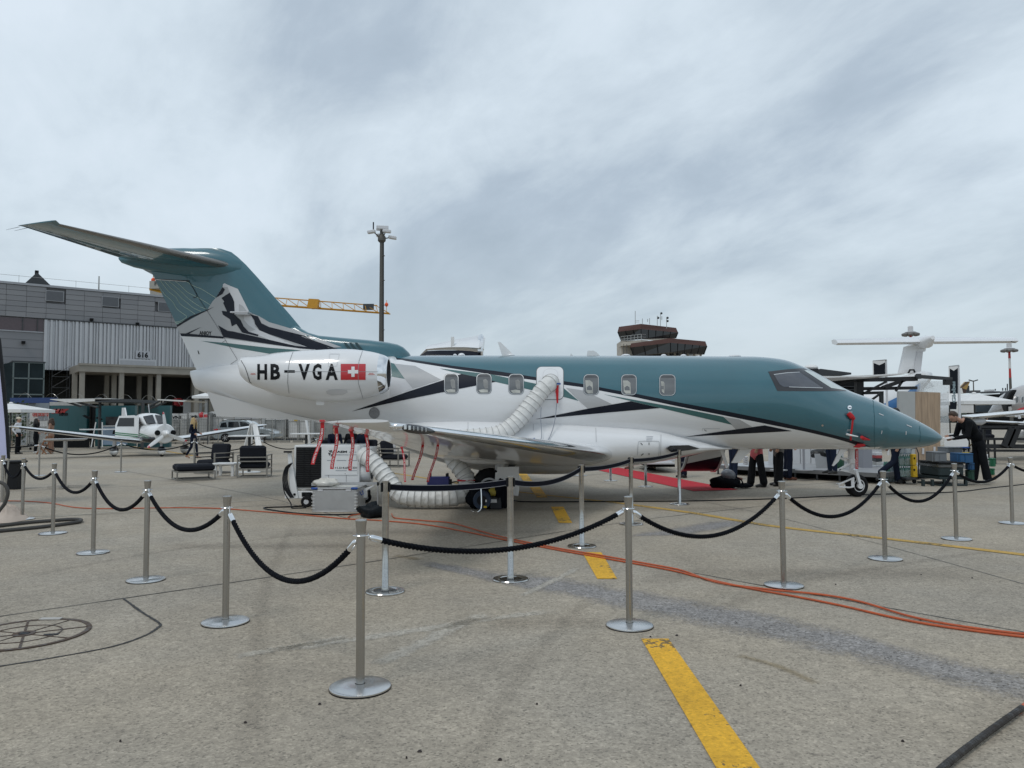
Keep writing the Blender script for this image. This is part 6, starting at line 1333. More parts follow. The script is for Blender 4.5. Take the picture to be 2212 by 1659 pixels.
OT = thing('ottoman', 'dark padded ottoman on a steel frame left of the armchairs', 'ottoman', group=None); frame_rect(OT, .93, .93, .23, .25); cushion('seat_cushion', (0,.235,.33), (.94,.47,.17), OT); cushion('seat_cushion', (0,-.235,.33), (.94,.47,.17), OT)
OT.location = gnd(405,1039.7)+Vector((-.27+.93*.5*math.cos(R(31))-.93*.5*math.sin(R(31)), .93*.5*(math.sin(R(31))+math.cos(R(31))), 0)); OT.rotation_euler.z = R(31)
LT = thing('low_table', 'small white low table between the dark armchairs', 'table'); part('table_top', MB().box((0,0,.35), (.62,.5,.05), 0, .01), SH, LT)
for sx in (-.24,.24):
    for sy in (-.18,.18): part('leg', MB().box((sx,sy,.163), (.07,.07,.325)), SH, LT)
LT.location = gnd(489,1028)
def high_table(px, py, w, h, label, top, pole, star):
    g = gnd(px, py); T = thing('high_table', label, 'table', g, 'high tables behind the barrier')
    if star:
        part('table_top', MB().lathe([(.001,h),(w/2,h),(w/2,h-.015),(w*.42,h-.045),(.001,h-.045)], g, 'Z', 36), top, T)
        for k in range(4): a = k*math.pi/2+.3; part('foot', MB().bar(g+Vector((0,0,.05)), g+Vector((math.cos(a)*.36,math.sin(a)*.36,.025)), .07, .03), CHROME, T)
    else:
        part('table_top', MB().box(g+Vector((0,0,h)), (w,w,.035), .15, .005), top, T); part('foot_plate', MB().cyl(g+Vector((0,0,.005)), g+Vector((0,0,.03)), .33, n=28), SH, T)
    part('pole', MB().cyl(g+Vector((0,0,.02)), g+Vector((0,0,h-.04)), .045, n=14), pole, T)
high_table(139,1054,.92,1.155,'round high table with steel star foot at the left','' or mat('table_top_grey', (.40,.40,.40), .3, .4), STEEL, True)
high_table(538,1021,1.05,1.11,'square white high table behind the armchair seen from behind', SH, FRAMEG, False); high_table(661,1006,.98,1.11,'square white high table behind the cooling unit', SH, FRAMEG, False)
q = gnd(661,1006); tag(part('white_post', MB().cyl(Vector((q.x,q.y+.9,0)), at(661,905,q.y+.9), .045, n=10), SH), 'slim white post behind the square high table', 'post')
# A-shaped notice stand
AY = 27.5; AF = thing('notice_stand', 'white A shaped notice stand by the far rope', 'sign stand', at(543,960,AY)); AF.location.z = 0
part('front_board', MB().prism([at(545,916,AY), at(555,916,AY-.1), at(566,966,AY-.5), at(553,966,AY-.5)], (0,.03,0)), SH, AF)
for a, b in (((543,914),(519,985)),((544,914),(544,985)),((549,914),(563,985))): part('stand_leg', MB().bar(at(*a,AY), Vector((at(*b,AY+.2).x,AY+.2,0)), .11, .03), SH, AF)
part('printed_sheet', MB().prism([at(547,920,AY-.03), at(554.5,920,AY-.12), at(561,950,AY-.38), at(552,950,AY-.36)], (0,.006,0)), LGREY, AF)
# wooden folding chair
g = gnd(95,981); FC = thing('folding_chair', 'brown wooden folding chair behind the man in the cap', 'chair', g); m_w = mat('oiled_wood', (.22,.09,.035), .5, var=.2, aniso=(1,1,6))
for s in (-.22,.22):
    part('leg', MB().bar((g.x-.22,g.y+s,0), (g.x+.25,g.y+s,.85), .03, .05), m_w, FC); part('leg', MB().bar((g.x+.25,g.y+s*.9,0), (g.x-.2,g.y+s*.9,.45), .03, .05), m_w, FC)
for k in range(5): part('seat_slat', MB().box((g.x-.18+.09*k,g.y,.45), (.07,.42,.02)), m_w, FC)
for k in range(4): part('back_slat', MB().box((g.x+.13+.035*k,g.y,.62+.075*k), (.02,.46,.055)), m_w, FC)
# ------------------------------------------------------------------ crane, mast
KY = 130.; CR = thing('tower_crane', 'yellow tower crane whose jib reaches past the light mast', 'crane', (at(470,900,KY).x,KY,0)); m_cy = mat('crane_yellow', (.55,.27,.02), .5, var=.08); m_cw = mat('weathered_ballast', (.33,.32,.29), .8, var=.1)
jx0, jx1 = at(470,640,KY).x, 0; tips = at(842,676,KY+20)
L0, L1 = at(440,648,KY), at(842,677.5,KY+6); U0, U1 = at(440,632,KY), at(815,660,KY+5.5); nb = 16
sd = Vector((0,.8,0))
part('jib_chord', MB().cyl(L0-sd, L1-sd*.6, .10, n=6), m_cy, CR); part('jib_chord', MB().cyl(L0+sd, L1+sd*.6, .10, n=6), m_cy, CR); part('jib_chord', MB().cyl(U0, U1, .10, n=6), m_cy, CR)
for k in range(nb):
    a, b, c = L0.lerp(L1, k/nb), L0.lerp(L1, (k+1)/nb), U0.lerp(U1, min(1, (k+.25)/(nb-.6)))
    part('jib_lacing', MB().cyl(a-sd, c, .055, n=5), m_cy, CR); part('jib_lacing', MB().cyl(b-sd, c, .055, n=5), m_cy, CR); part('jib_lacing', MB().cyl(b+sd, c, .055, n=5), m_cy, CR)
q = at(676,656,KY+3); part('trolley_winch', MB().prism([q+Vector((x,-.6,z)) for x, z in ((-.9,-.7),(-.6,.8),(1.1,.7),(.9,-.85),(-.2,-.9))], (0,1.2,0)), m_cy, CR); part('jib_sign', MB().box(at(796,663,KY+5), (1.9,.1,1.1)), FRAMEG, CR)
for px, py, Y in ((835,658,KY+6),(331,605,KY-6)): q = at(px, py, Y); part('warning_ball', MB().ell(q, (.32,.32,.38)), mat('orange_ball', (.75,.09,.02), .5), CR); part('ball_post', MB().cyl(q-Vector((0,0,1.4)), q+Vector((0,0,.8)), .05, n=5), m_cy, CR)
part('tail_jib', MB().prism([at(322,623,KY-6), at(340,621,KY-6), at(440,640,KY-1), at(440,648,KY-1), at(390,641,KY-4), at(358,636,KY-6), at(323,628,KY-6)], (0,1.6,0)), m_cy, CR)
part('ballast_block', MB().prism([at(324,627,KY-6.2), at(362,637,KY-6.2), at(392,645,KY-6.2), at(392,672,KY-6.2), at(365,657,KY-6.2), at(324,650,KY-6.2)], (0,2,0)), m_cw, CR); part('maker_board', MB().box(at(338,615,KY-6.3), (2.2,.2,1.2)), m_cw, CR)
text_on('lettering', 'POTAIN', .9, at(333,616,KY-6.5), (1,0,0), (0,0,1), FRAMEG, CR, .02)
mx = at(455,640,KY).x
for sx in (-.8,.8):
    for sy in (-.8,.8): part('mast_chord', MB().box((mx+sx,KY+sy,10.7), (.16,.16,21.4)), m_cy, CR)
for k in range(13):
    for sy in (-.8,.8): part('mast_lacing', MB().cyl((mx-.8,KY+sy,k*1.65), (mx+.8,KY+sy,(k+1)*1.65), .06, n=4), m_cy, CR)
MY = 80.; g = Vector((at(823,900,MY).x,MY,0)); LM = thing('light_mast', 'tall dark steel floodlight mast behind the jet', 'light mast', g); zt = at(822,492,MY).z; m_mast = mat('weathered_mast', (.10,.095,.085), .6, .3, var=.1)
part('mast', MB().lathe([(.30,0),(.20,zt-.3),(.001,zt-.25)], g, 'Z', 12), m_mast, LM); part('cable_duct', MB().bar(g+Vector((.26,-.12,0)), g+Vector((.2,-.12,zt-1.6)), .10, .10), BLACK, LM)
for k in range(5): z = zt-3-k*2.6; part('duct_clip', MB().box(g+Vector((.2,-.12,z)), (.28,.2,.07)), m_mast, LM)
part('head_box', MB().box((g.x+.05,MY,zt-.05), (1.25,.9,.38), .2, .04), LGREY, LM)
for dx, dy, dz in ((-1.0,-.5,-.55),(.65,-.7,-.55),(1.1,.2,-1.0),(-.3,.8,-.6)):
    part('lamp_arm', MB().cyl((g.x,MY,zt-1.2), (g.x+dx*.8,MY+dy*.8,zt+dz), .06, n=5), m_mast, LM); part('floodlight', MB().box((g.x+dx,MY+dy,zt+dz), (.85,.5,.32), dx*.3, .06, Matrix.Rotation(.15*dx,3,'Y')), LGREY, LM)
part('head_collar', MB().lathe([(.22,-.9),(.42,-.7),(.42,-.3),(.22,0)], g+Vector((0,0,zt-.7)), 'Z', 12), m_mast, LM); part('lightning_rod', MB().cyl((g.x-.85,MY-.2,zt-.3), (g.x-.85,MY-.2,zt+.55), .07, n=5), DARK, LM)
# ------------------------------------------------------------------ background in the middle and on the right
def quadp(P, Y, dep, yy=None): return MB().prism([at(x, y, Y) for x, y in P], (0,dep,0))
# white jet whose engine shows over the roof
WJ = thing('white_jet', 'white jet engine and tail showing above the roof of the teal jet', 'jet', (at(975,900,34).x,34,0)); Y = 34.
zz = lambda x, y: (877.8+.248*x, 658.3+.248*y)
def wj(P, y0, y1): return [at(*zz(x, y), Y+d) for (x, y), d in zip(P, (y0, y1))]
topc = [(118,440),(180,358),(300,330),(400,310),(520,290),(650,265),(687,287)]; lowc = [(118,442),(180,392),(300,384),(400,382),(520,386),(640,400),(668,380)]
R_ = []
for (x0, y0), (x1, y1) in zip(topc, lowc):
    a, b = at(*zz(x0, y0), Y), at(*zz(x1, y1), Y); w = min(1.3, (a.z-b.z)*1.8+.04); R_.append([a+Vector((0,-w*.10,0)), a+Vector((0,w*.10,0)), b+Vector((0,w,0)), b+Vector((0,-w,0))])
part('upper_cowl', MB().loft(R_, cap=True), WHITE, WJ)
def wband(t0, t1, m, nm):
    R_ = []
    for x, ya, yb in ((118,440,470),(180,398,480),(300,392,490),(460,392,500),(560,398,500),(625,408,490)):
        h = yb-ya; a, b = at(*zz(x, ya+h*t0+3), Y-1.0), at(*zz(x, ya+h*t1+3), Y-1.05); R_.append([a, b, b+Vector((0,2.1,0)), a+Vector((0,2.0,0))])
    part(nm, MB().loft(R_, cap=True), m, WJ)
wband(.02, .42, NAVY, 'navy_band'); wband(.425, 1., WHITE, 'engine_nacelle')
part('strake', MB().box(at(*zz(403,320), Y-.6), (.14,.1,.40)), SH, WJ)
c = at(*zz(655,395), Y); part('intake_ring', MB().lathe([(.70,-.14),(.78,0),(.70,.08),(.60,.02)], c+Vector((0,0,-.06)), 'X', 26, False), CHROME, WJ); part('intake_dark', MB().cyl(c+Vector((.03,0,-.06)), c+Vector((-.02,0,-.06)), .66, n=24), DARK, WJ)
f0 = at(800,900,36); part('fuselage', MB().loft([[(x, 36.5+r*math.cos(a), 2.2+r*math.sin(a)) for a in [2*math.pi*i/20 for i in range(20)]] for x, r in ((f0.x-3,.2),(f0.x,.7),(f0.x+4,1.1),(f0.x+12,1.1),(f0.x+15,.3))], cap=True), WHITE, WJ)
for dx in (1.0,10.): part('gear_leg', MB().cyl((f0.x+dx,36.5,0), (f0.x+dx,36.5,1.4), .12, n=8), LGREY, WJ)
# control tower
TY = 230.; TW = thing('control_tower', 'airport control tower with two brown roofed glass storeys', 'tower', (at(1420,900,TY).x,TY,0))
tz = lambda x, y: (1261.8+.1488*x, 658.3+.1488*y); m_br = mat('brown_fascia', (.095,.042,.034), .6, var=.08, scale=.2); m_tg = mat('tower_glass', (.016,.017,.018), .08, var=.3, scale=.15, spec=.6); m_tc = mat('tower_concrete', (.42,.39,.34), .8, var=.08, scale=.2)
def storey(top_, bot_, gl_, name, dy):
    """polygons as seen: three corners left, middle, right; the middle corner stands nearer"""
    def pt(p, i, grow=0.): return at(*tz(*p), TY-(6.0 if i == 1 else 0)-dy)
    def shell(lo_, hi_, m, nm):
        a = [pt(p, i) for i, p in enumerate(lo_)]; b = [pt(p, i) for i, p in enumerate(hi_)]
        back = lambda P: [P[0], P[1], P[2], P[2]+Vector((-2,9,0)), P[0]+Vector((2,9,0))]
        return part(nm, MB().loft([back(a), back(b)], cap=True), m, TW, smooth=False)
    shell(bot_, top_, m_br, 'roof_band'); shell(gl_, bot_, m_tg, 'window_band')
    L_, M_, N_ = [pt(p, i) for i, p in enumerate(bot_)]; l, m, n_ = [pt(p, i) for i, p in enumerate(gl_)]
    for (A, B, a, b, k) in ((L_, M_, l, m, 3), (M_, N_, m, n_, 5)):
        for i in range(k+1): t = i/k; part('mullion', MB().bar(A.lerp(B, t)+Vector((0,-.06,0)), a.lerp(b, t)+Vector((0,-.06,0)), .22, .15), DARK, TW)
storey([(505,320),(825,277),(1335,335)], [(485,395),(825,352),(1365,405)], [(535,520),(830,500),(1332,486)], 'upper', 0)
storey([(680,562),(1250,485),(1760,532)], [(672,620),(1252,552),(1785,600)], [(712,740),(1255,690),(1740,722)], 'lower', 7)
a, b = at(*tz(540,520), TY-1), at(*tz(735,760), TY-1); part('shaft', MB().box(((a.x+b.x)/2,TY+4,a.z/2), (b.x-a.x,10,a.z)), m_tc, TW); 
a, b = at(*tz(712,740), TY-8), at(*tz(1740,722), TY-8); part('lower_block', MB().box(((a.x+b.x)/2,TY+2,(a.z-.3)/2), (b.x-a.x-1,12,a.z-.3)), m_tc, TW)
for k in range(6): part('wall_rib', MB().box((at(*tz(1250+95*k,720), TY-9).x, TY-6.3, a.z-1.5), (.5,.6,5)), m_tc, TW)
a, b, c = at(*tz(535,545), TY-2), at(*tz(830,512), TY-8), at(*tz(930,520), TY-7); part('balcony_slab', MB().prism([a, b, c, c+Vector((0,4,0)), a+Vector((0,4,0))], (0,0,-1.1)), m_tc, TW)
for z in (.9, 1.7): part('balcony_rail', MB().tube([a+Vector((0,0,z)), b+Vector((0,0,z)), c+Vector((-.8,0,z))], .09, 5), STEEL, TW)
for k in range(7): t = k/6; p = a.lerp(b, t); part('rail_post', MB().cyl(p, p+Vector((0,0,1.7)), .08, n=5), STEEL, TW)
for x, y0, y1 in ((742,90,280),(846,200,275),(950,195,285),(922,205,250),(1062,160,300),(1108,120,305),(1128,165,220),(1197,178,345)): p, q = at(*tz(x,y1), TY-4), at(*tz(x,y0), TY-4); part('roof_aerial', MB().cyl(p, q, .10, n=5), STEEL, TW)
for x, y in ((1076,190),(1212,190),(1212,236),(1122,124)): part('camera_dome', MB().ell(at(*tz(x,y), TY-4), (.35,.35,.35), 8, 6), FRAMEG, TW)
for y in (248,228): part('yagi_boom', MB().cyl(at(*tz(740,y+5), TY-4), at(*tz(800,y+2), TY-4), .07, n=4), STEEL, TW)
for x in (575,620): part('ladder_rail', MB().cyl(at(*tz(x,570), TY-9), at(*tz(x,730), TY-9), .1, n=4), FRAMEG, TW)
# white T-tailed plane
JY = 40.; TJ = thing('white_t_tail_plane', 'white aeroplane with a tall T tail behind the black pavilion', 'aeroplane', (at(1970,900,JY).x,JY,0))
l, m_, r = at(1803,742.5,JY), at(1998,741,JY), at(2190,738,JY)
def hs(a, b, ca, cb): return MB().loft([[p+Vector((0,-c*.5,0)), p+Vector((0,-c*.2,-.09)), p+Vector((0,c*.4,.02)), p+Vector((0,c*.5,.22)), p+Vector((0,c*.1,.34 if c > .9 else .24)), p+Vector((0,-c*.3,.14))] for p, c in ((a,ca),(b,cb))], cap=True)
part('tailplane', hs(l, m_, .8, 1.5), WHITE, TJ); part('tailplane', hs(r, m_, .8, 1.5), WHITE, TJ)
part('tail_bullet', MB().tube([at(1960,748,JY+1.5), at(1985,742,JY+.3), at(2003,738,JY-.8), at(2015,729,JY-1.6)], [.05,.30,.33,.10], 12), WHITE, TJ)
part('tail_fin', MB().prism([at(x, y, JY-.15) for x, y in ((1958,748),(2002,744),(1999,759),(1994,760),(1989,806),(1945,806),(1951,780))], (0,.30,0)), WHITE, TJ); part('rudder', MB().prism([at(x, y, JY-.2) for x, y in ((1981,759),(1994,759),(1988,806),(1973,806))], (0,.40,0)), LGREY, TJ)
for dx in (-.1,.7): part('static_wick', MB().cyl(r+Vector((-.3+dx,-.3,0)), r+Vector((-.2+dx*1.2,-.6,-.12)), .015, n=4), BLACK, TJ)
part('fin_light', MB().tube([at(1962,806,JY-.4), at(1966,799,JY-.4), at(1974,799,JY-.4), at(1977,806,JY-.4)], .05, 6), BLACK, TJ)
part('fuselage', MB().loft([[c+Vector((0,0,0))+Vector((.0,r_*math.cos(a),r_*math.sin(a))) for a in [2*math.pi*i/24 for i in range(24)]] for c, r_ in ((at(1800,912,38),1.15),(at(1870,890,38.2),1.15),(at(1935,858,38.6),.95),(at(1990,822,39.5),.5),(at(2010,812,40),.2))], cap=True), WHITE, TJ)
part('blue_stripe', MB().loft([[c+Vector((.0,-r_*1.015*math.cos(a),r_*1.015*math.sin(a))) for a in (-.45,-.25,-.05,.18)] for c, r_ in ((at(1800,912,38),1.15),(at(1870,890,38.2),1.15),(at(1935,858,38.6),.95),(at(1975,832,39.2),.6))], closed=False), mat('bright_blue_paint', (.02,.16,.42), .35, coat=.6), TJ)
part('gear_leg', MB().cyl((at(1840,900,38).x,38,0), (at(1840,900,38).x,38,1.2), .1, n=8), LGREY, TJ)
# flood light masts and lamp on the right
mat('mast_lamp_grey', (.16,.155,.15), .5)
def red_mast(px, ytop, Y, bands, label, hw, shaft=True):
    g = Vector((at(px,900,Y).x,Y,0)); T = thing('striped_light_mast', label, 'light mast', g); zt = at(px,ytop,Y).z; k = Y/FOC
    mr = mat('signal_red', (.42,.03,.03), .6, var=.06); mw = mat('signal_white', (.62,.61,.60), .6)
    z = zt
    for nm, y, mm in bands: z2_ = at(px,y,Y).z; part('mast_band', MB().cyl(g+Vector((0,0,z2_)), g+Vector((0,0,z)), 4.6*k/2*1.1, 4.2*k/2, 10), mm, T); z = z2_
    part('mast_base', MB().cyl(g, g+Vector((0,0,z)), 7*k/2, 5*k/2, 10), m_mast, T)
    part('head_ring', MB().lathe([(hw*k*.45,.15),(hw*k*.8,0),(hw*k*.45,-.1)], g+Vector((0,0,zt+.3)), 'Z', 14), LGREY, T)
    for q in range(8): a = q*math.pi/4+.3; d = Vector((math.cos(a),math.sin(a),0)); part('floodlight', MB().box(g+d*hw*k*.85+Vector((0,0,zt+.02)), (.8,.7,.4), a, .1, Matrix.Rotation(a,3,'Z')@Matrix.Rotation(.35,3,'Y')), MATS['mast_lamp_grey'], T)
    part('head_hoist', MB().box(g+Vector((0,0,zt+.75)), (.6,.6,.9), .3, .1), LGREY, T)
    return T
SR = 1; red_mast(2185,757,120.,(('r',774,mat('signal_red',(.42,.03,.03),.6,var=.06)),('w',796,mat('signal_white',(.62,.61,.60),.6)),('r',816,MATS['signal_red'])),'red and white striped floodlight mast at the right edge',13)
red_mast(1972,722,110.,(('r',740,MATS['signal_red']),('w',765,MATS['signal_white']),('r',790,MATS['signal_red'])),'floodlight mast head showing above the white T tail',14)
g = Vector((at(2105,900,140).x,140,0)); T = thing('slim_street_lamp', 'slim grey lamp post left of the striped mast', 'street lamp', g); zt = at(2105,822,140).z; part('pole', MB().cyl(g, g+Vector((0,0,zt)), .14, .09, 8), m_mast, T)
for s in (-1,1): part('lamp_head', MB().box(g+Vector((s*.45,0,zt)), (.8,.3,.18), 0, .05, Matrix.Rotation(-.3*s,3,'Y')), FRAMEG, T)
# banners
def banner(P, Y, label, pole, text=None):
    T = thing('vertical_banner', label, 'banner', (at(P[0][0],900,Y).x,Y,0)); (x0,y0),(x1,y1) = P
    part('banner_cloth', quadp([(x0,y0+4),((x0+x1)/2,y0+9),(x1,y0+3),(x1,y1),(x0+1,y1)], Y, .03), mat('black_banner_cloth', (.014,.017,.022), .9, var=.1, spec=.1), T); part('banner_head', quadp([(x0,y0),(x1,y0-1),(x1,y0+2.8),((x0+x1)/2,y0+8.8),(x0,y0+3.8)], Y, .03), UW, T)
    part('banner_hem', quadp([(x0-1.6,y0),(x0-.2,y0),(x0+.6,y1),(x0-.8,y1)], Y, .03), UW, T)
    p = at(pole,y0-3,Y); part('pole', MB().cyl((p.x,Y+.1,0), (p.x,Y+.1,p.z), .05, n=8), LGREY, T); q = at(x0,y0-.5,Y); part('cross_bar', MB().cyl((q.x,Y+.05,q.z), (p.x,Y+.05,p.z), .025, n=5), STEEL, T)
    if text: text_on('lettering', text, 11*Y/FOC, at(x1-4.5,y0+78,Y-.02), (0,0,1), (-1,0,0), mat('pale_blue_print', (.20,.26,.28), .6), T, .01, width=46*Y/FOC)
banner(((1887,780),(1912,812)), 33., 'short looking black banner above the white awning', 1916); banner(((2051.5,792),(2069,850)), 30., 'tall black banner with pale vertical lettering', 2073, 'Global'); 
part('lower_banner', quadp([(2053,868),(2067,868),(2066,884),(2053,884)], 30., .03), MATS['black_banner_cloth'], bpy.data.objects['vertical_banner.001'])
# black framed pavilion
PY = 24.; BP_ = thing('black_pavilion', 'black framed pavilion with white awning behind the jet nose', 'pavilion', (at(1900,900,PY).x,PY,0)); FB = mat('black_frame_paint', (.022,.023,.025), .5, var=.1, spec=.3)
part('roof_beam', quadp([(1773,816),(1866,816),(1983,813),(1983,822.5),(1866,824),(1773,824)], PY, .25), FB, BP_); part('roof_beam', quadp([(1983,809),(2058,815),(2058,821),(1983,816)], PY-.1, .2), FRAMEG, BP_)
part('awning', quadp([(1768,812),(1800,812.5),(1860,811),(1954,806),(1954,808.5),(1900,812),(1866,815),(1830,814.5),(1768,817)], PY-2.2, 2.2), UW, BP_)
part('machine_box', quadp([(1756,800),(1773,796.5),(1839,805),(1839,809),(1773,812),(1756,812)], PY+1, 2.), FRAMEG, BP_); part('machine_box', quadp([(1745,797),(1768,796),(1768,812),(1745,812)], PY+.8, 1.2), FB, BP_); part('vent_cowl', MB().ell(at(1752,794,PY+1), (.22,.22,.1)), UW, BP_)
part('dark_wall', quadp([(1770,822),(1866,822),(1866,960),(1770,960)], PY+2, .15), DARK, BP_)
for y in (834,841,857): part('wall_rail', quadp([(1775,y),(1866,y),(1866,y+1.6),(1775,y+1.6)], PY+1.9, .08), FRAMEG, BP_)
part('column', quadp([(1851,822),(1866,822),(1866,1000),(1851,1000)], PY, .2), FB, BP_); part('mid_rail', quadp([(1866,836),(1982,834.5),(1982,841),(1866,843)], PY, .12), FB, BP_)
part('door_frame', MB().prism([at(x,y,PY+.3) for x, y in ((1868,846),(1909,845),(1909,851),(1868,852))], (0,.1,0)), FRAMEG, BP_)
part('door_frame', MB().prism([at(x,y,PY+.3) for x, y in ((1902,851),(1909,851),(1909,960),(1902,960))], (0,.1,0)), FRAMEG, BP_)
for a, b in (((1800,834),(1860,818)),((1866,850),(1915,824)),((1905,836),(1945,822)),((1912,838),(1955,822)),((1935,845),(1950,822)),((1880,866),(1902,850))): part('brace', MB().bar(at(*a,PY-.05), at(*b,PY-.05), .06, .06), FB, BP_)
part('cornice_clip', MB().box(at(1984,813,PY-.1), (.10,.15,.16)), FRAMEG, BP_); part('spot_lamp', MB().box(at(2047,826,PY), (.2,.2,.16)), FB, BP_)
m, nt, p = new_mat('clear_plastic_sheet'); p.inputs['Base Color'].default_value = (.75,.78,.80,1); p.inputs['Roughness'].default_value = .1; p.inputs['Alpha'].default_value = .28; p.inputs['Coat Weight'].default_value = .5
part('clear_screen', quadp([(1981,822),(2050,824),(2050,960),(1981,965)], PY+.4, .02), m, BP_); part('screen_fold', quadp([(1985,826),(2008,824),(2020,835),(1998,842),(2012,852),(1985,850)], PY+.36, .02), m, BP_)
# board wall of planks
WY = 21.; PB = thing('board_partition', 'tall partition with pale panel and wood planks behind the jet nose', 'partition', (at(1990,900,WY).x,WY,0))
part('pale_panel', quadp([(1942,845),(1977,846),(1977,998),(1942,998)], WY, .12), mat('pale_board', (.40,.41,.40), .6, var=.03), PB)
for k in range(4): part('plank', quadp([(1977.3+13.6*k,846+.5*k),(1990.6+13.6*k,846.4+.5*k),(1990.6+13.6*k,999),(1977.3+13.6*k,999)], WY+.002*(k % 2), .10), WOOD, PB)
for px, y in ((2017,965),(1992.5,968),(1941,968)): part('bracket', quadp([(px,y),(px+4,y),(px+4,y+13),(px,y+13)], WY-.03, .03), LGREY, PB)
# stage
a, b = gnd(1540,1023.5), gnd(1903,1046); SG = thing('low_stage', 'low grey exhibition stage on short black legs behind the jet', 'stage', (a+b)/2); d = (b-a).normalized(); nb_ = Vector((-d.y,d.x,0)); m_fl = mat('stage_floor_grey', (.33,.34,.35), .4, var=.05, scale=1)
n_p = 5; L_ = (b-a).length
for k in range(n_p): 
    p, q = a+d*L_*k/n_p+d*.01, a+d*L_*(k+1)/n_p-d*.01; part('deck_panel', MB().prism([p+Vector((0,0,.26)), q+Vector((0,0,.26)), q+nb_*5+Vector((0,0,.26)), p+nb_*5+Vector((0,0,.26))], (0,0,-.02)), m_fl, SG)
part('deck_edge', MB().bar(a+Vector((0,0,.21))-nb_*.01, b+Vector((0,0,.21))-nb_*.01, .06, .10), mat('stage_edge_grey', (.17,.175,.18), .5, .2), SG); part('deck_edge', MB().bar(b+Vector((0,0,.21)), b+nb_*5+Vector((0,0,.21)), .06, .10), MATS['stage_edge_grey'], SG)
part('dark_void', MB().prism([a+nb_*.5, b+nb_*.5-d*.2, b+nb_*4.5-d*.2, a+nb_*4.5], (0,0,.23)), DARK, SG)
for k in range(8): p = a+d*L_*(k+.3)/8; part('leg', MB().cyl(p, p+Vector((0,0,.2)), .025, n=6), FRAMEG, SG)
def sbox(name, px0, py0, px1, py1, Y, dep, m, label, cat, group=None): return tag(part(name, pbox(px0,py0,px1,py1,Y,dep,.01), m), label, cat, group)
SW = mat('stage_white', (.55,.56,.57), .5, var=.03)
WLL = thing('white_back_wall', 'white panel wall along the back of the low stage', 'wall', (at(1700,950,22.6).x,22.6,0))
for k in range(6): part('panel', pbox(1660+22.5*k,935,1682+22.5*k,1004,22.6,.1), SW, WLL)
sbox('white_cabinet',1796,962,1822,1010,21.,.5,SW,'plain white cabinet beside the jet nose wheel leg','cabinet'); sbox('grey_cabinet',1850,968,1884,1012,20.4,.6,mat('cabinet_grey', (.27,.28,.31), .5, var=.03),'plain grey cabinet right of the jet nose wheel leg','cabinet')
sbox('white_boxes',1884,969,1905,983,21.5,.5,SW,'small white box behind the grey cabinet','box')
for i, (y, mm, l) in enumerate(((983,SW,'white carton at the top of the stack beside the walking legs'),(989,mat('carton_red', (.35,.06,.06), .6),'red striped carton second in the stack'),(996,mat('bottle_dark', (.03,.04,.045), .3),'dark bottle tray in the middle of the stack'),(1004,mat('carton_pale', (.42,.43,.42), .6),'pale carton at the bottom of the stack'))): sbox('drink_carton',1881+i,y-6,1906,y+1.2,20.8,.35,mm,l,'carton','cartons stacked on the stage')
tb = thing('waste_bin', 'translucent waste bin lined with a black bag on the stage', 'bin', at(1775,1018,20.4)); part('bin_body', MB().loft([[at(x,y,20.4+dy) for x, dy in ((1764,0),(1787,0),(1787,.35),(1764,.35))] if y > 1000 else [at(x,y,20.4+dy) for x, dy in ((1759,0),(1791,0),(1791,.35),(1759,.35))] for y in (1018,980)], cap=True), mat('bin_grey_plastic', (.36,.37,.38), .4), tb)
q = at(1775,981,20.5); mb, mm = lump('x', (q.x,20.58,q.z), (.23,.22,.13), mat('black_bin_bag', (.01,.011,.012), .35, bump=.7), None, None, 21); part('bag_liner', mb, mm, tb)
q = at(1811,1000,20.2); tag(part('green_bag', MB().ell((q.x,20.2,q.z), (.14,.16,.24)), mat('dark_green_bag', (.008,.06,.03), .5)), 'dark green bag on the stage behind the nose wheel leg', 'bag')
for px, l in ((1682,'slim grey pole on the stage left of the bin'),(1737,'slim grey stand with round foot on the stage')): q = gnd(px,1016,.26); T = thing('slim_stand', l, 'stand', q); part('pole', MB().cyl(q, q+Vector((0,0,.95)), .03, n=8), mat('stand_grey', (.30,.31,.34), .5), T); part('foot', MB().cyl(q, q+Vector((0,0,.02)), .22, n=20), m_fl, T)
m_pap = mat('paper_stack', (.55,.56,.58), .6)
for k in range(4): sbox('magazine_stack',1605,1000-4.6*k,1617,1004-4.6*k,20.6,.3,m_pap,('lowest','second','third','top')[k]+' bundle in the pile of white magazines on the stage','magazines','pile of white magazines')
# left podium beyond the carpet
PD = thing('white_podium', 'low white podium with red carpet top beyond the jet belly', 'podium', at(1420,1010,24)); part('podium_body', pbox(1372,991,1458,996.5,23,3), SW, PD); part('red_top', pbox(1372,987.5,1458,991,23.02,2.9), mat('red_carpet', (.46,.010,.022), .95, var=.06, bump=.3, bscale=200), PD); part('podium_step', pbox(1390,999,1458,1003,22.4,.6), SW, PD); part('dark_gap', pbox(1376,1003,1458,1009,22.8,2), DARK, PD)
tag(strip_obj('red_carpet', [gnd(1283,1014.5),gnd(1498,1061.5)], [gnd(1325,1008.5),gnd(1594,1058.5)], MATS['red_carpet'], .010), 'bright red carpet leading to the open jet stairs', 'carpet')
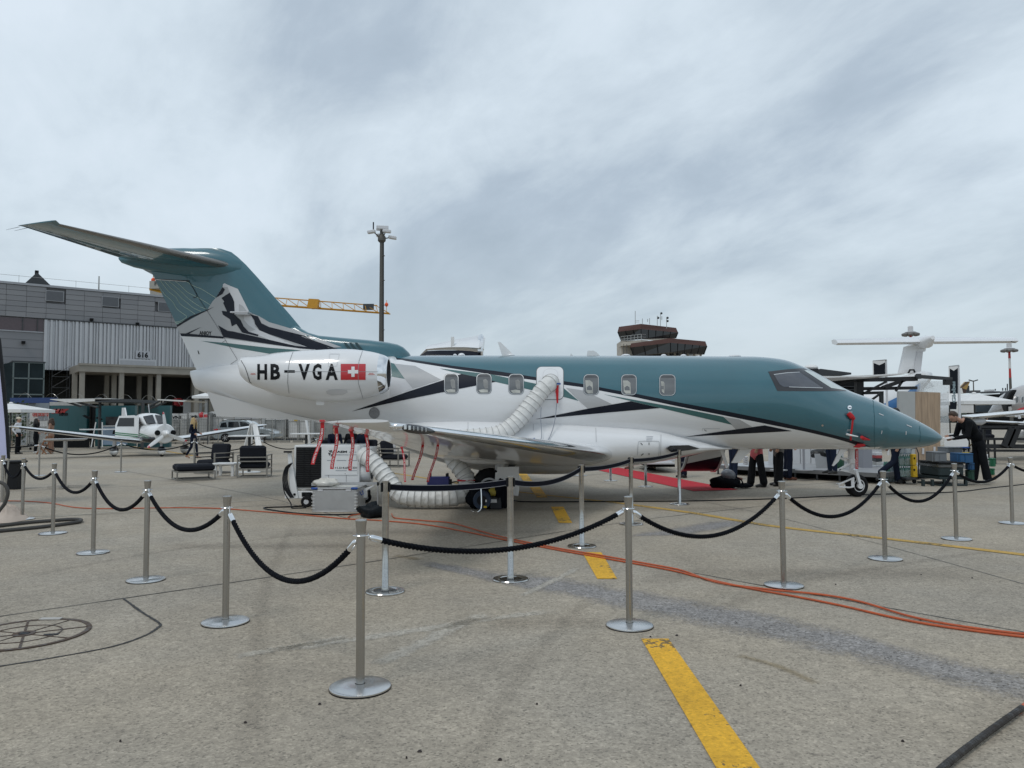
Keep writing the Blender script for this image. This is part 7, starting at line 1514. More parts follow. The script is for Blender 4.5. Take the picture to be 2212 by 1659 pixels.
# backpack with a helmet by the carpet end
q = gnd(1577,1056); T = thing('backpack', 'black backpack with a grey helmet lying at the carpet end', 'backpack', q); mb, mm = lump('x', (q.x-.05,q.y+.15,.13), (.30,.18,.15), CLOTHB, None, None, 31, .35); part('bag_body', mb, mm, T, auto=80)
part('helmet', MB().ell((q.x+.0,q.y+.12,.30), (.17,.14,.13), 18, 12, Matrix.Rotation(.3,3,'Y')), mat('grey_helmet', (.13,.14,.16), .35, coat=.4), T); mb, mm = lump('x', (q.x+.33,q.y+.10,.06), (.17,.08,.06), CLOTHB, None, None, 33, .4); part('strap_heap', mb, mm, T, auto=80)
part('shoulder_strap', MB().tube(spline([(q.x+.14,q.y+.1,.26),(q.x+.26,q.y+.05,.20),(q.x+.32,q.y+.05,.08)], 6), .016, 6), CLOTHB, T)
# drinks, crates, pallet by the nose
BG = mat('green_bottle_plastic', (.06,.17,.14), .15, coat=.5, var=.2, scale=8, spec=.6); BC = mat('clear_bottle_plastic', (.24,.31,.36), .12, coat=.5, var=.2, scale=8)
n_ = 0
for lay_, (z, mm, nm) in enumerate(((.14,BG,'green'),(.42,BG,'green'),(.70,BC,'clear'))):
    for px in (1944,1958.5):
        q = at(px,1000,18.6); n_ += 1; T = thing('bottle_pack', 'shrink wrapped pack of %s bottles, %s of the right stack, %s column' % (nm, ('bottom','middle','top')[lay_], 'left' if px < 1950 else 'right'), 'bottle pack', (q.x,18.6,z), 'packs of bottled water by the nose')
        for i in range(3):
            for j in range(2): part('bottle', MB().lathe([(.035,0),(.037,.02),(.034,.10),(.037,.17),(.028,.21),(.012,.245),(.012,.27)], (q.x-.05+.05*i-.0,18.55+.09*j,z), 'Z', 8), mm, T)
        part('shrink_wrap', MB().box((q.x,18.6,z+.10), (.165,.20,.19), 0, .03), m, T)
for i, (px, z, mm) in enumerate(((1908,.02,BG),(1921,.02,BC),(1914,.27,BG),(1926,.27,BC))):
    q = at(px,1000,18.9); T = thing('bottle_pack', ('green bottle pack on the ground behind the walking legs','clear bottle pack on the ground behind the walking legs','green bottle pack on top behind the walking knees','clear bottle pack on top behind the walking knees')[i], 'bottle pack', (q.x,18.9,z), 'packs of bottled water by the nose')
    for a_ in range(3): part('bottle', MB().lathe([(.036,0),(.038,.02),(.034,.10),(.037,.17),(.028,.21),(.012,.245)], (q.x-.05+.05*a_,18.86,z), 'Z', 8), mm, T)
q = gnd(1974,1036); YT = thing('yellow_trolley', 'bright yellow upright crate trolley beside the water bottles', 'trolley', q); m_y = mat('yellow_crate_plastic', (.58,.37,.015), .45, var=.08); Yt = 18.3
part('crate_body', pbox(1966,981,1980,1005,Yt,.3,.01), m_y, YT); part('crate_body', pbox(1967,1005.5,1982,1031,Yt,.3,.01), m_y, YT)
for y in (988,1013): part('crate_handle', pbox(1973,y,1977,y+4,Yt-.01,.02), DARK, YT)
part('push_handle', MB().tube([at(1966,1000,Yt+.35), at(1968,970,Yt+.35), at(1980,968,Yt+.35), at(1984,980,Yt+.35), at(1984,1030,Yt+.35)], .014, 6), FRAMEG, YT); part('trolley_base', pbox(1940,1032,1980,1036,Yt-.1,.8), FRAMEG, YT)
for px in (1945,1975): part('castor', MB().cyl(at(px,1040,Yt), at(px,1040,Yt+.06), .05, n=12), RUBBER, YT)
PT = thing('plastic_pallet', 'dark plastic pallet under the black tub', 'pallet', gnd(2036,1050)); PYY = 17.8; m_pl = mat('dark_green_plastic', (.022,.034,.036), .55, var=.1, spec=.3)
part('top_deck', pbox(1981,1030,2090,1036,PYY,1.0), m_pl, PT)
part('bottom_deck', pbox(1981,1046.5,2090,1050,PYY,1.0), m_pl, PT)
for px in (1990,2010,2036,2060,2082): part('foot_block', gbox(px-.5,1036,px+8,PYY,1.), m_pl, PT)
TB = thing('black_tub', 'large black tub lined with grey plastic on the pallet', 'tub', at(2034,1030,PYY)); part('tub_body', pbox(1986,1008,2082,1029.5,PYY+.05,.9,.03), m_pl, TB); part('plastic_liner', pbox(1984,1001,2084,1012,PYY+.03,.94,.03), mat('grey_plastic_film', (.085,.088,.09), .35, coat=.4, bump=.9, bscale=10, var=.3), TB); part('tub_rim', pbox(1983,998,2086,1002,PYY+.0,1.0,.01), BLACK, TB)
CG = mat('grey_crate_plastic', (.155,.17,.185), .5, var=.04); 
def crate(px0, py0, px1, py1, Y, dep, m, label, group='plastic crates by the nose'):
    T = thing('plastic_crate', label, 'crate', at((px0+px1)/2,py1,Y), group); part('crate_body', pbox(px0+.8,py0+2,px1-.8,py1,Y,dep,.01), m, T); part('crate_rim', pbox(px0,py0,px1,py0+3,Y-.015,dep+.03,.01), m, T)
    for k in range(1,3): px = px0+(px1-px0)*k/3; part('crate_rib', pbox(px-.5,py0+3,px+.5,py1,Y-.012,.02), m, T)
crate(1998.5,976,2046,997.5,PYY+.1,.5,CG,'grey crate standing on the left of the black tub'); crate(2024,966,2080,979,PYY+.75,.5,CG,'grey crate behind the others, its top edge showing'); crate(2051,979,2103,1000,PYY+.05,.5,mat('blue_crate_plastic', (.008,.075,.19), .45, var=.06),'bright blue crate right of the grey crate')
tag(part('yellow_paper', pbox(2078,977.3,2094,979.2,PYY+.2,.2), MATS['yellow_sticker']), 'sheet of yellow paper lying in the blue crate', 'paper')
crate(2084,1000,2106,1015,PYY+.2,.5,MATS['blue_crate_plastic'],'blue crate under the bright blue one beside the trousers'); crate(2084,1015.5,2106,1040,PYY+.2,.5,mat('bottle_green_plastic', (.008,.05,.03), .5, var=.06),'dark green crate at the bottom beside the trousers')
GC = mat('green_crate_plastic', (.01,.12,.055), .45, var=.06); crate(2134,990,2152,1008,18.6,.5,GC,'upper green crate behind the man in black'); crate(2136,1012,2150,1026,18.6,.5,GC,'lower green crate behind the man in black')
crate(2124,995,2138,1032,18.3,.4,mat('pale_crate_plastic', (.30,.32,.31), .5, var=.06),'pale grey crate stack behind the legs of the man in black'); q = at(2131,988,18.35); lump('white_cloth', (q.x,18.5,q.z), (.11,.12,.09), UW, 'bunched white cloth on the pale grey crate', 'cloth', 41, .4)
tag(part('wooden_block', pbox(2134,1026.5,2152,1037,18.55,.5), WOOD), 'wooden pallet block under the green crates', 'pallet')
# steel trestle and seats right of the man
TR = thing('steel_trestle', 'dark steel trestle with slanting bars at the right edge', 'trestle', gnd(2180,975)); Yq = 26.
for y, w in ((923,.07),(926.5,.03),(948,.05),(964,.09),(973,.05)): part('cross_bar', MB().bar(at(2118,y,Yq), at(2300,y+1,Yq), .08, w*1.6), FB, TR)
for px in (2170,2181): part('slanting_bar', MB().bar(at(px+17,925,Yq-.1), at(px,965,Yq-.1), .10, .22), FB, TR)
for px in (2126,2290): part('leg', MB().bar(at(px,924,Yq+.1), Vector((at(px,924,Yq).x,Yq+.1,0)), .07, .07), FB, TR)
DS = thing('dark_sofa', 'dark lounge sofa under the white wing right of the man', 'seat', at(2130,975,27)); part('back_cushion', pbox(2110,925,2144,946,27,.2,.05), FABRIC, DS); part('seat_cushion', pbox(2116,938,2150,947,26.4,.8,.04), FABRIC, DS)
for px in (2122,2134,2148): part('leg', MB().bar(at(px,947,26.5), Vector((at(px,947,26.5).x,26.5,0)), .05, .05), FB, DS)
WM = thing('white_housing', 'white moulded machine cover under the outstretched hands', 'housing', at(2062,965,22)); part('cover', MB().loft([[at(x,y,22+dy) for x, dy in ((2040+i,0),(2092-i*1.6,0),(2092-i*1.6,.8),(2040+i,.8))] for i, y in ((0,965),(0,953),(6,940),(10,936))], cap=True), WHITE, WM); part('blue_base', pbox(2040,965,2094,968,22,.8), m_blue, WM)
# grey jet with open door, cut by the right edge
GY = 42.; GJ = thing('grey_business_jet', 'pale grey jet with open cabin door cut by the right edge', 'jet', (at(2230,900,GY).x,GY,0)); GP = mat('pearl_grey_paint', (.44,.43,.42), .3, coat=.8, var=.03)
st = [(2134,891,893),(2140,884,896),(2149,872,898),(2160,859,899),(2169,851.5,900),(2189,839,901),(2212,831,902),(2240,826,902),(2300,824,902),(2700,824,902),(2900,850,880)]
rg = []
for px, y0, y1 in st: a, b = at(px,y0,GY), at(px,y1,GY); h = (a.z-b.z)/2; rg.append([(a.x, GY+h*math.cos(t)*1.0, b.z+h+h*math.sin(t)) for t in [2*math.pi*i/28 for i in range(28)]])
part('fuselage', MB().loft(rg, cap=True), GP, GJ)
gz = lambda x, y: (1937.7+.1323*x, 713.2+.1323*y)
part('door_opening', MB().prism([at(*gz(x,y), GY-1.25) for x, y in ((1955,972),(1880,1080),(1838,1220),(1832,1320),(1800,1325),(1765,1230),(1775,1120),(1835,1010),(1900,972))], (0,.3,0)), FB, GJ); part('door_leaf', MB().prism([at(*gz(x,y), GY-1.32) for x, y in ((1955,985),(1905,1080),(1870,1250),(1820,1250),(1835,1130),(1880,1030))], (0,.05,0)), DARK, GJ); part('door_step', MB().prism([at(*gz(x,y), GY-1.36) for x, y in ((1825,1250),(1862,1245),(1880,1290),(1860,1325),(1830,1322))], (0,.05,0)), GP, GJ)
for x in (1965,2052): w_ = part('cabin_window', MB().prism([at(*gz(x+dx,y), GY-1.32) for dx, y in ((-22,1110),(-5,1080),(22,1072),(24,1150),(14,1190),(-20,1195))], (0,.05,0)), m_rim, GJ); part('pane', MB().prism([at(*gz(x+dx,y), GY-1.34) for dx, y in ((-17,1115),(-2,1088),(16,1084),(18,1150),(9,1182),(-15,1187))], (0,.05,0)), m_win, w_)
part('red_stripe', MB().prism([at(*gz(x,y), GY-1.30) for x, y in ((1940,1318),(2010,1275),(2120,1245),(2300,1230),(2300,1260),(2100,1300),(2000,1318))], (0,.05,0)), REDP, GJ)
part('gear_leg', MB().cyl((at(2195,900,GY).x,GY-1,0), (at(2195,900,GY).x,GY-1,1.6), .1, n=8), LGREY, GJ)
# white plane wing with tip pod in front of it
WW = thing('white_light_plane', 'white wing with rounded tip pod behind the man in black', 'aeroplane', (at(2200,900,28).x,28,0)); 
part('wing', MB().loft([[at(x,y0,28), at(x,(y0+y1)/2,27.5), at(x,y1,28), at(x,y1-1,29.2), at(x,y0-1,29)] for x, y0, y1 in ((2078,897.5,900),(2100,895.5,906),(2212,886,896.5),(2420,868,880))], cap=True), WHITE, WW)
part('tip_pod', MB().tube([at(2100,909,27.8), at(2106,911,27.8), at(2118,911,27.8), at(2127,909,27.8)], [.05,.12,.13,.09], 10), LGREY, WW); 
part('lower_wing', MB().loft([[at(x,y0,29.5), at(x,(y0+y1)/2,29.2), at(x,y1,29.5), at(x,y1,30.5), at(x,y0,30.5)] for x, y0, y1 in ((2127,907,913),(2212,911,917.5),(2420,920,928))], cap=True), WHITE, WW); part('dark_underside', MB().loft([[at(x,y0,29.6), at(x,y1,29.6), at(x,y1,30.4), at(x,y0,30.4)] for x, y0, y1 in ((2112,914,919),(2212,918,925),(2420,928.5,934))], cap=True), DARK, WW)
part('fuselage', MB().loft([[at(x,y,31)+Vector((0,r*math.cos(t),r*math.sin(t))) for t in [2*math.pi*i/18 for i in range(18)]] for x, y, r in ((2180,945,.12),(2200,938,.35),(2240,925,.6),(2420,915,.7))], cap=True), WHITE, WW); part('gear_leg', MB().tube([at(2195,900,30), at(2198,890,30), at(2203,904,30)], .05, 6), LGREY, WW)
# parasols, crowd shelter, terminal
umbrella(2050,848,46,15,40,'white parasol behind the wood partition'); umbrella(2104,851,54,16,36,'large white parasol behind the bending man')
sbox('white_marquee_wall',2056,872,2104,892,46,.3,UW,'white wall behind the parasols and the crowd','wall'); sbox('dark_bar_front',2104,872,2142,890,46,.3,mat('bar_dark_blue', (.03,.045,.06), .4, var=.3, scale=1),'dark blue bar front behind the parasols','bar')
TM = thing('terminal_building', 'long low dark terminal building on the right horizon', 'building', (at(2150,900,170).x,170,0)); mt_ = mat('terminal_roof_grey', (.085,.09,.10), .6, var=.1, scale=.05)
part('roof_slab', pbox(2087,848,2420,851,165,20), mat('roof_edge_pale', (.24,.25,.25), .6), TM); part('upper_block', pbox(2093,843,2118,849,168,12), mt_, TM); part('upper_block', pbox(2118,845,2160,849,169,12), mt_, TM); part('upper_block', pbox(2160,841,2320,849,170,14), mt_, TM); part('glass_front', gbox(2087,851,2420,168,12), DARK, TM); part('roof_box', pbox(2126,841.5,2148,846,172,6), LGREY, TM)
for px, y in ((2166,838),(2172,838),(2176,829),(2183,828),(2150,840)): part('roof_aerial', MB().cyl(at(px,844,170), at(px,y,170), .12, n=4), FRAMEG, TM)
part('roof_box', pbox(2083,833,2094,849,175,8), FRAMEG, TM)
GT = thing('golden_tail_plane', 'golden and white tail fin of an airliner before the terminal', 'aeroplane', (at(2085,900,120).x,120,0)); gy = 120.
gq = lambda x, y: (2029.8+.1038*x, 779+.1038*y)
part('tail_fin', MB().prism([at(*gq(x,y), gy) for x, y in ((395,575),(440,545),(540,440),(635,432),(560,605),(545,680),(400,690),(380,640))], (0,.4,0)), mat('gold_tail_paint', (.36,.22,.05), .4, coat=.4), GT); part('brown_panel', MB().prism([at(*gq(x,y), gy-.05) for x, y in ((395,575),(440,545),(540,440),(635,432),(470,560))], (0,.05,0)), mat('brown_tail_paint', (.10,.065,.04), .4), GT); part('white_panel', MB().prism([at(*gq(x,y), gy-.05) for x, y in ((385,640),(400,578),(460,568),(490,675),(400,690))], (0,.05,0)), UW, GT); part('brown_panel', MB().prism([at(*gq(x,y), gy-.06) for x, y in ((465,570),(560,605),(545,680),(492,676))], (0,.05,0)), mat('dark_brown_tail_paint', (.05,.025,.018), .4), GT)
a = at(2085,865,gy); part('fuselage', MB().loft([[(x,gy+.2+r*math.cos(t),3.2+r*math.sin(t)) for t in [2*math.pi*i/16 for i in range(16)]] for x, r in ((a.x-12,1.2),(a.x-4,1.3),(a.x,.7),(a.x+2,.2))], cap=True), WHITE, GT)
# far tree line and low roofs all along the horizon
r2 = random.Random(3); m = MB()
for k in range(900):
    x = r2.uniform(-420, 420); y = r2.uniform(300, 330); h = r2.uniform(2.2, 5.5); w = r2.uniform(2, 5); a = r2.uniform(0, 3)
    m.ell((x,y,h*.5), (w,w*.7,h*.6), 6, 5)
tag(part('tree_line', m, mat('far_foliage', (.035,.05,.035), .9, var=.4, scale=.15), smooth=False), kind='stuff')
# ------------------------------------------------------------------ people
def body_mesh(caps, ells, vox, mats_):
    """caps: (a, b, ra, rb, slot); ells: (c, r, M, slot). One continuous skin from all of them."""
    m = MB()
    for a, b, ra, rb, s in caps:
        a, b = Vector(a), Vector(b); d = b-a; n = 6; ra2 = ra; P, Q = [], []
        u = d.normalized() if d.length > 1e-5 else Vector((0,0,1))
        for k in (-.92,-.6,-.25): P.append(a+u*ra*k); Q.append(ra*math.sqrt(1-k*k))
        for k in range(n+1): P.append(a.lerp(b, k/n)); Q.append(ra+(rb-ra)*k/n)
        for k in (.25,.6,.92): P.append(b+u*rb*k); Q.append(rb*math.sqrt(1-k*k))
        m.tube(P, Q, 12)
    for c, r, M_, s in ells: m.ell(c, r, 16, 12, M_)
    me = bpy.data.meshes.new('body'); me.from_pydata(m.v, [], m.f)
    bm = bmesh.new(); bm.from_mesh(me); bmesh.ops.recalc_face_normals(bm, faces=bm.faces); bm.to_mesh(me); bm.free()
    o = bpy.data.objects.new('body_source', me); COL.objects.link(o); md = o.modifiers.new('r', 'REMESH'); md.mode = 'VOXEL'; md.voxel_size = vox
    bpy.context.view_layer.update(); me2 = bpy.data.meshes.new_from_object(o.evaluated_get(bpy.context.evaluated_depsgraph_get())); bpy.data.objects.remove(o); bpy.data.meshes.remove(me)
    bm = bmesh.new(); bm.from_mesh(me2)
    for _ in range(3): bmesh.ops.smooth_vert(bm, verts=bm.verts, factor=.5, use_axis_x=True, use_axis_y=True, use_axis_z=True)
    prim = []
    for a, b, ra, rb, s in caps: prim.append((Vector(a), Vector(b), ra, rb, s))
    for c, r, M_, s in ells: prim.append((Vector(c), Vector(c), max(r)*.8, max(r)*.8, s))
    for f in bm.faces:
        c = f.calc_center_median(); best = 9
        for a, b, ra, rb, s in prim:
            d = b-a; t = 0 if d.length_squared < 1e-9 else max(0, min(1, (c-a).dot(d)/d.length_squared)); q = (c-a-d*t).length-(ra+(rb-ra)*t)
            if q < best: best = q; f.material_index = s
        f.smooth = True
    me2.materials.clear()
    for mm in mats_: me2.materials.append(mm)
    bm.to_mesh(me2); bm.free(); me2.name = 'body'
    return me2
def cloth(name, col): return mat(name, col, .9, var=.12, scale=10, bump=.3, bscale=40, spec=.15)
HAIRS = {'brown': mat('brown_hair', (.045,.025,.014), .6, var=.3, scale=40, bump=.5, bscale=90), 'dark': mat('dark_hair', (.010,.008,.007), .6, var=.3, scale=40, bump=.5, bscale=90), 'blond': mat('blond_hair', (.42,.30,.14), .55, var=.25, scale=40, bump=.5, bscale=90)}
BASE = dict(pelvis=(0,0,.96), waist=(0,0,1.10), chest=(0,0,1.32), neck=(0,0,1.49), head=(.015,0,1.635), hipL=(0,.09,.93), hipR=(0,-.09,.93), kneeL=(.01,.095,.50), kneeR=(.01,-.095,.50), ankL=(-.02,.10,.085), ankR=(-.02,-.10,.085), toeL=(.15,.12,.035), toeR=(.15,-.12,.035),
            shL=(0,.185,1.43), shR=(0,-.185,1.43), elL=(-.03,.235,1.14), elR=(-.03,-.235,1.14), haL=(.06,.235,.90), haR=(.06,-.235,.90))
def person(label, loc, rz, H, top, bottom, shoe, hair='brown', longhair=0, pose=None, coat=0., female=False, look=(1,0,0), vox=.013, sleeve=True, cap=None, wide=0., bulk=1.):
    J = {k: Vector(v) for k, v in BASE.items()}
    for k, v in (pose or {}).items(): J[k] = Vector(v)
    T = thing('person', label, 'person'); C_, E = [], []; S, TP, BT, SH_ = 0, 1, 2, 3; f = .92 if female else 1.
    up = (J['chest']-J['pelvis']).normalized(); lat = Vector((0,1,0)); fw = lat.cross(up); Mt = Matrix((fw, lat, up)).transposed()
    E += [(J['chest'], (.115*f*bulk,.172*f*bulk,.19*bulk), Mt, TP), (J['waist'], (.105*f*bulk,.145*f*bulk,.16*bulk), Mt, TP), (J['pelvis'], (.115,.158,.13), Mt, TP if coat else BT)]
    if coat: E.append((J['pelvis']-up*.02-Vector((0,0,coat*.3)), (.125,.172,.12+coat*.5), Mt, TP))
    for s in 'LR':
        w = wide
        C_ += [(J['hip'+s], J['knee'+s], .088, .062+w*.5, BT), (J['knee'+s], J['ank'+s]+Vector((0,0,.03)), .060+w*.5, .046+w, BT), (J['ank'+s]+Vector((0,0,-.02)), J['toe'+s], .042, .034, SH_), (J['ank'+s]-Vector((.03,0,.045)), J['ank'+s]+Vector((.05,0,-.045)), .038, .038, SH_),
               (J['sh'+s], J['el'+s], .060*f*bulk, .046*f*bulk, TP), (J['el'+s], J['ha'+s], .044*f*bulk, .034*f*bulk, TP if sleeve else S), (J['chest']+up*.10, J['sh'+s], .075*f, .062*f, TP)]
        d = (J['ha'+s]-J['el'+s]).normalized(); h0 = J['ha'+s]; side = d.cross(lat).normalized() if abs(d.y) < .9 else Vector((0,0,1)); pl = h0+d*.06
        C_.append((h0, pl, .028, .030, S))
        for k in range(4): q = pl+lat*(.0)+side*(.022*(k-1.5))+d*.015; e = q+d*(.045+.008*(1 if k in (1,2) else 0)); C_.append((q, e, .0095, .009, S)); C_.append((e, e+d*.022-side.cross(d)*.012, .009, .008, S))
        C_.append((h0+d*.02+side*.03, h0+d*.06+side*.052, .011, .009, S))
    lk = Vector(look).normalized(); lu = (Vector((0,0,1))-lk*lk.z).normalized(); ll = lu.cross(lk); Mh = Matrix((lk, ll, lu)).transposed(); h = J['head']
    C_.append((J['neck']-up*.03, h-lu*.06-lk*.01, .055*f, .050*f, S)); E += [(h, (.098,.076,.118), Mh, S), (h+lk*.035-lu*.06, (.058,.055,.055), Mh, S), (h+lk*.088-lu*.07, (.018,.026,.016), Mh, S)]
    C_.append((h+lk*.090+lu*.015, h+lk*.112-lu*.025, .010, .015, S)); C_.append((h+lk*.085-ll*.03+lu*.03, h+lk*.085+ll*.03+lu*.03, .014, .014, S))
    for s in (-1,1): E.append((h+ll*.078*s-lk*.005-lu*.01, (.018,.010,.030), Mh, S))
    b = part('body', body_mesh(C_, E, vox, [SKIN, top, bottom, shoe]), None, T)
    for s in (-1,1): part('eye', MB().ell(h+lk*.092+ll*.032*s+lu*.012, (.008,.012,.008), 8, 6, Mh), DARK, T)
    part('mouth', MB().ell(h+lk*.103-lu*.068, (.006,.022,.005), 8, 5, Mh), mat('lip', (.30,.11,.09), .5), T)
    hm = HAIRS[hair]; m = MB().ell(h-lk*.022+lu*.030, (.100,.086,.108), 16, 12, Mh); m2 = MB(); keep = []
    for i, v in enumerate(m.v):
        q = Vector(v)-h
        if q.dot(lk) > .045 and q.dot(lu) < .075: v = tuple(Vector(v)-lk*(q.dot(lk)-.03))
        keep.append(v)
    m.v = keep
    if longhair:
        r3 = random.Random(5)
        for k in range(14):
            a = math.pi*(.28+1.44*k/13); d = lk*math.cos(a)+ll*math.sin(a); p0 = h+d*.075+lu*.05; p1 = h+d*.105-lu*.10; p2 = h+d*(.10+.03*r3.random())-lu*(.12+longhair)-lk*.02
            wv = .012 if hair == 'blond' else .025
            m.tube(spline([p0, p1+d*wv*r3.uniform(-1,1), p1.lerp(p2,.5)+d*wv*r3.uniform(-.5,1.5), p2], 4), [.034]*3+[.036]*4+[.034]*3+[.03]*2+[.02], 7)
    part('hair', m, hm, T, auto=80)
    if cap: part('cap', MB().ell(h+lu*.055-lk*.012, (.108,.092,.085), 16, 8, Mh).add([h+lk*.07+ll*.07+lu*.055, h+lk*.18+ll*.045+lu*.04, h+lk*.18-ll*.045+lu*.04, h+lk*.07-ll*.07+lu*.055, h+lk*.07+ll*.07+lu*.065, h+lk*.18+ll*.045+lu*.05, h+lk*.18-ll*.045+lu*.05, h+lk*.07-ll*.07+lu*.065], [(0,1,2,3),(7,6,5,4),(0,4,5,1),(1,5,6,2),(2,6,7,3),(3,7,4,0)]), cap, T)
    T.scale = (H/1.75,)*3; T.location = loc; T.rotation_euler.z = rz
    return T, J, C_
NAVYC = cloth('navy_suit_cloth', (.008,.012,.026)); BLK = cloth('black_suit_cloth', (.006,.007,.009)); JEAN = cloth('dark_denim', (.012,.020,.042)); WHC = cloth('white_shirt_cloth', (.62,.63,.66)); TANC = cloth('tan_suit_cloth', (.30,.185,.135)); PINK = cloth('pink_shirt_cloth', (.48,.12,.13)); GRYC = cloth('grey_shirt_cloth', (.14,.13,.12)); BROWN = mat('brown_shoe_leather', (.11,.035,.018), .4); BSHOE = mat('black_shoe_leather', (.012,.012,.013), .35); WSHOE = mat('white_trainer', (.62,.61,.58), .6)
# man bending over the nose with a tablet
zp = lambda x, y, Y=17.7: at(1992.5+.1323*x, 850.3+.1323*y, Y)
mg = gnd(2108,1046.5); Ym = mg.y; Hm = 1.0
def mloc(x, y, dy=0.): p = zp(x, y, Ym); return Vector((-(p.x-mg.x), -dy, p.z))      # he faces left: local +x is to the left
pose = dict(pelvis=mloc(920,800), waist=mloc(860,680), chest=mloc(760,540), neck=mloc(615,425), head=mloc(505,375), hipL=mloc(915,850,.09), hipR=mloc(925,850,-.09), kneeL=mloc(925,1110,.10), kneeR=mloc(960,1110,-.10), ankL=mloc(880,1395,.10), ankR=mloc(1010,1390,-.12), toeL=mloc(745,1472,.12), toeR=mloc(890,1455,-.14),
            shL=mloc(690,480,.19), shR=mloc(690,480,-.19), elL=mloc(640,700,.24), elR=mloc(650,690,-.22), haL=mloc(470,705,.10), haR=mloc(480,730,-.08))
for k in ('ankL','ankR'): pose[k].z = max(.085, pose[k].z)
pose['toeL'].z = .035; pose['toeR'].z = .035
T, J, _ = person('man in black jacket bending over the jet nose with a tablet', mg, math.pi, 1.75, BLK, BLK, WSHOE, 'brown', 0, pose, coat=.10, look=(.72,0,-.69), vox=.010, wide=.05, bulk=1.28)
loc = lambda x, y, dy=0.: Vector((mg.x-mloc(x,y,dy).x, mg.y-mloc(x,y,dy).y, mloc(x,y,dy).z))
def held(name, mb, m, label, cat): return tag(part(name, mb, m), label, cat)
held('tablet', MB().prism([loc(335,730,.10), loc(500,705,.10), loc(520,712,-.12), loc(350,742,-.12)], (0,0,.012)), SH, 'thin white tablet held by the bending man', 'tablet')
part('collar', MB().tube([loc(608,390,.05), loc(600,430,.06), loc(606,468,.05)], .022, 6), WHC, T).matrix_parent_inverse = Matrix.Identity(4)
# (collar and emblem are given in place coordinates: undo the turn and scale of the figure)
def onbody(o): o.location = (0,0,0); o.matrix_parent_inverse = Matrix.Identity(4); M_ = (Matrix.Translation(mg)@Matrix.Rotation(math.pi,4,'Z')).inverted(); o.data.transform(M_)
onbody(bpy.data.objects['collar'])
o = part('sleeve_emblem', MB().prism([loc(x,y,.235) for x, y in ((750,550),(775,550),(800,585),(820,600),(815,635),(790,635),(765,600))], (0,-.02,0)), mat('pale_teal_emblem', (.28,.42,.42), .6), T); onbody(o)
o = part('gold_hem', MB().tube(spline([loc(820,862,.16), loc(900,825,.185), loc(980,785,.17), loc(1035,742,.11)], 6), .017, 6), mat('gold_braid', (.30,.20,.06), .5), T); onbody(o)
# figures behind the jet
person('person in navy trousers standing by the near end of the open stairs', gnd(1478,1032), R(200), 1.8, NAVYC, NAVYC, BSHOE, pose=dict(kneeL=(.08,.10,.50), ankL=(.05,.11,.085), toeL=(.22,.13,.035)), coat=.1, wide=.015)
person('person in jeans and brown shoes between the stairs and the pink shirt', gnd(1585,1037), R(10), 1.8, GRYC, JEAN, BROWN, wide=.012)
person('person in pink shirt and dark trousers behind the jet', gnd(1636,1052), R(182), 1.80, PINK, BLK, BSHOE, 'dark', pose=dict(ankL=(-.10,.13,.085), kneeL=(-.04,.12,.5), toeL=(.07,.15,.035), ankR=(.10,-.13,.085), kneeR=(.06,-.12,.5), toeR=(.27,-.14,.035)), coat=.30, wide=.04)
person('person in grey shirt and wide dark trousers behind the jet', gnd(1683,1050), R(178), 1.82, GRYC, BLK, BSHOE, 'dark', pose=dict(ankL=(.05,.10,.085)), coat=.26, wide=.05)
person('person in dark trousers and brown shoes behind the grey shirt', gnd(1703,1037), R(0), 1.78, BLK, NAVYC, BROWN, 'brown', wide=.03)
person('person in blue jeans on the stage behind the nose wheel', gnd(1797,1024,.26)+Vector((0,0,0)), R(190), 1.75, NAVYC, JEAN, BSHOE, 'dark', wide=.01)
person('person walking left behind the jet nose in navy trousers', gnd(1938,1046), R(180), 1.8, NAVYC, NAVYC, BSHOE, 'dark', pose=dict(hipL=(0,.09,.93), kneeL=(.12,.10,.52), ankL=(.42,.10,.26), toeL=(.52,.12,.12), kneeR=(-.02,-.095,.50), ankR=(-.07,-.1,.085), toeR=(-.24,-.12,.035)), coat=.1, wide=.02)
person('person in beige trousers beyond the red carpet', gnd(1408,1016), R(200), 1.76, GRYC, cloth('beige_trousers', (.26,.23,.19)), BSHOE, 'dark', wide=.02)
person('person in dark red shoes beyond the red carpet, farthest left', gnd(1362,1013), R(160), 1.7, NAVYC, NAVYC, BROWN, 'dark', female=True, wide=.02)
# people at the left
person('man in white shirt and pale cap standing behind the flag', gnd(38,981), R(8), 1.78, WHC, BLK, BSHOE, 'brown', pose=dict(elL=(-.10,.26,1.16), elR=(-.12,-.26,1.16), haL=(.02,.22,.96), haR=(.0,-.22,.96)), cap=cloth('cream_cap', (.55,.50,.40)), vox=.014, wide=.02)
person('woman in long black coat with long dark hair talking', gnd(77,979), R(15), 1.72, BLK, BLK, WSHOE, 'dark', .22, coat=.45, female=True, pose=dict(elR=(-.02,-.24,1.16), haR=(.14,-.2,1.05), haL=(.16,.18,1.08)), vox=.014)
person('smiling woman in tan trouser suit with curly brown hair', gnd(110,980), R(190), 1.74, TANC, TANC, WSHOE, 'brown', .12, coat=.16, female=True, pose=dict(elR=(.02,-.24,1.16), elL=(.02,.24,1.16), haR=(.20,-.08,1.04), haL=(.20,.08,1.04)), vox=.014, wide=.035)
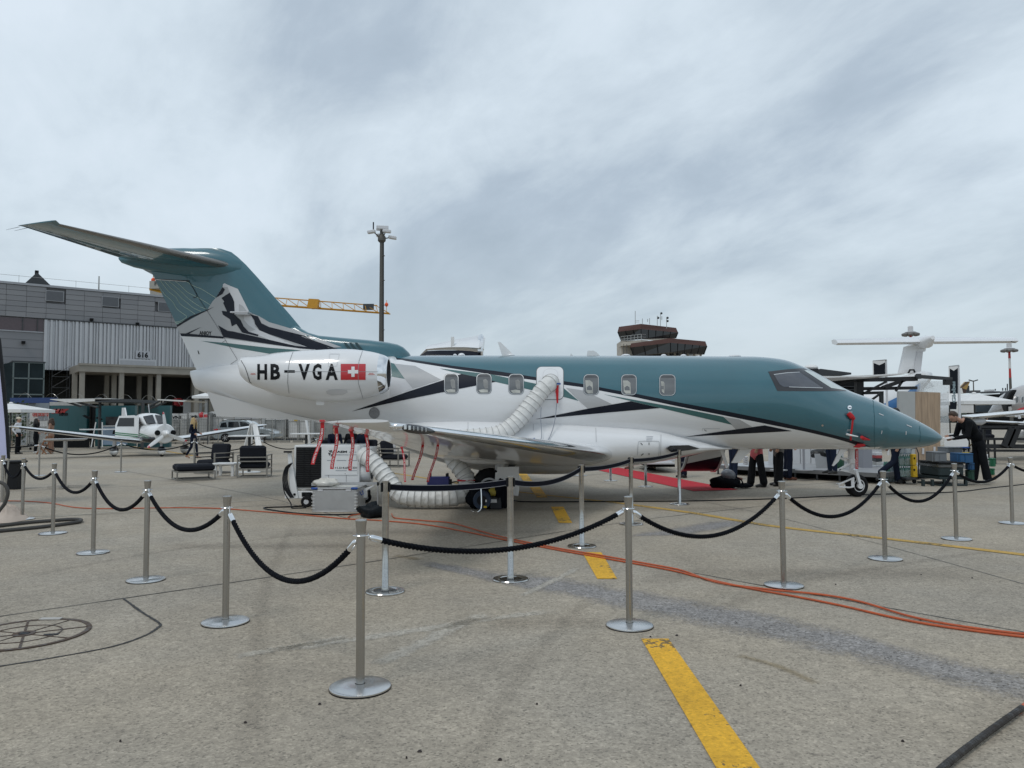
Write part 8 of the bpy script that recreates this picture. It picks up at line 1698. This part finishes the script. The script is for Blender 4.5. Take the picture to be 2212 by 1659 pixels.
person('blonde woman in dark suit walking right past the small plane', gnd(417,990), R(-4), 1.70, NAVYC, NAVYC, mat('tan_shoe', (.30,.16,.09), .5), 'blond', .24, coat=.22, female=True, pose=dict(kneeL=(.10,.09,.52), ankL=(.14,.09,.085), toeL=(.30,.10,.035), kneeR=(-.04,-.09,.50), ankR=(-.24,-.09,.13), toeR=(-.12,-.1,.04), elR=(-.06,-.22,1.14), haR=(.14,-.2,1.06), elL=(.02,.22,1.14), haL=(.20,.16,1.08)), vox=.013)
SEAT = dict(pelvis=(0,0,.52), waist=(.01,0,.68), chest=(.03,0,.90), neck=(.05,0,1.07), head=(.09,0,1.21), hipL=(.0,.1,.50), hipR=(0,-.1,.50), kneeL=(.44,.12,.52), kneeR=(.44,-.12,.52), ankL=(.46,.12,.09), ankR=(.46,-.12,.09), toeL=(.62,.13,.035), toeR=(.62,-.13,.035), shL=(.03,.185,1.0), shR=(.03,-.185,1.0), elL=(.10,.23,.74), elR=(.10,-.23,.74), haL=(.34,.14,.66), haR=(.34,-.14,.66))
person('seated person in dark jacket left behind the cooling unit', gnd(722,1003), R(-60), 1.8, NAVYC, BLK, BSHOE, 'brown', 0, SEAT, vox=.015); person('seated person in black jacket leaning forward behind the cooling unit', gnd(760,1001), R(-110), 1.8, BLK, BLK, BSHOE, 'dark', 0, SEAT, vox=.015)
person('seated person in dark clothes rightmost behind the duct outlet', gnd(785,1003), R(-120), 1.8, NAVYC, NAVYC, BSHOE, 'dark', 0, SEAT, vox=.015)
for i, (px, l) in enumerate(((716,'left'),(758,'middle'),(787,'right'))):
    s_ = copy_tree(c_); s_.location = gnd(px,1003)+Vector((0,-.06,0)); s_.rotation_euler.z = R((30,-20,-30)[i])+math.pi*0; tag(s_, 'dark lounge chair carrying the %s seated person behind the cooling unit' % l)
# guests under the parasols
p0, _, _ = person('guest in dark clothes with dark hair standing under the parasol', at(2104,900,34)*1, R(200), 1.78, NAVYC, BLK, BSHOE, 'dark', vox=.018); p0.location.z = 0
for i, (px, Y, k, l) in enumerate(((2076,38,.97,'guest under the parasols at far left of the group'),(2085,35,.94,'guest second from the left under the parasols'),(2091,39,1.,'guest in the middle of the group under the parasols'),(2112,37,.93,'guest right of the dark haired guest under the parasols'),(2120,40,.98,'guest before the dark blue bar front'),(2129,38,.95,'guest at far right of the group by the grey jet'))):
    q = copy_tree(p0); q.location = (at(px,900,Y).x,Y,0); q.scale = (k,k,k); q.rotation_euler.z = i*1.3; tag(q, l, None, 'guests under the parasols')
p0['group'] = 'guests under the parasols'
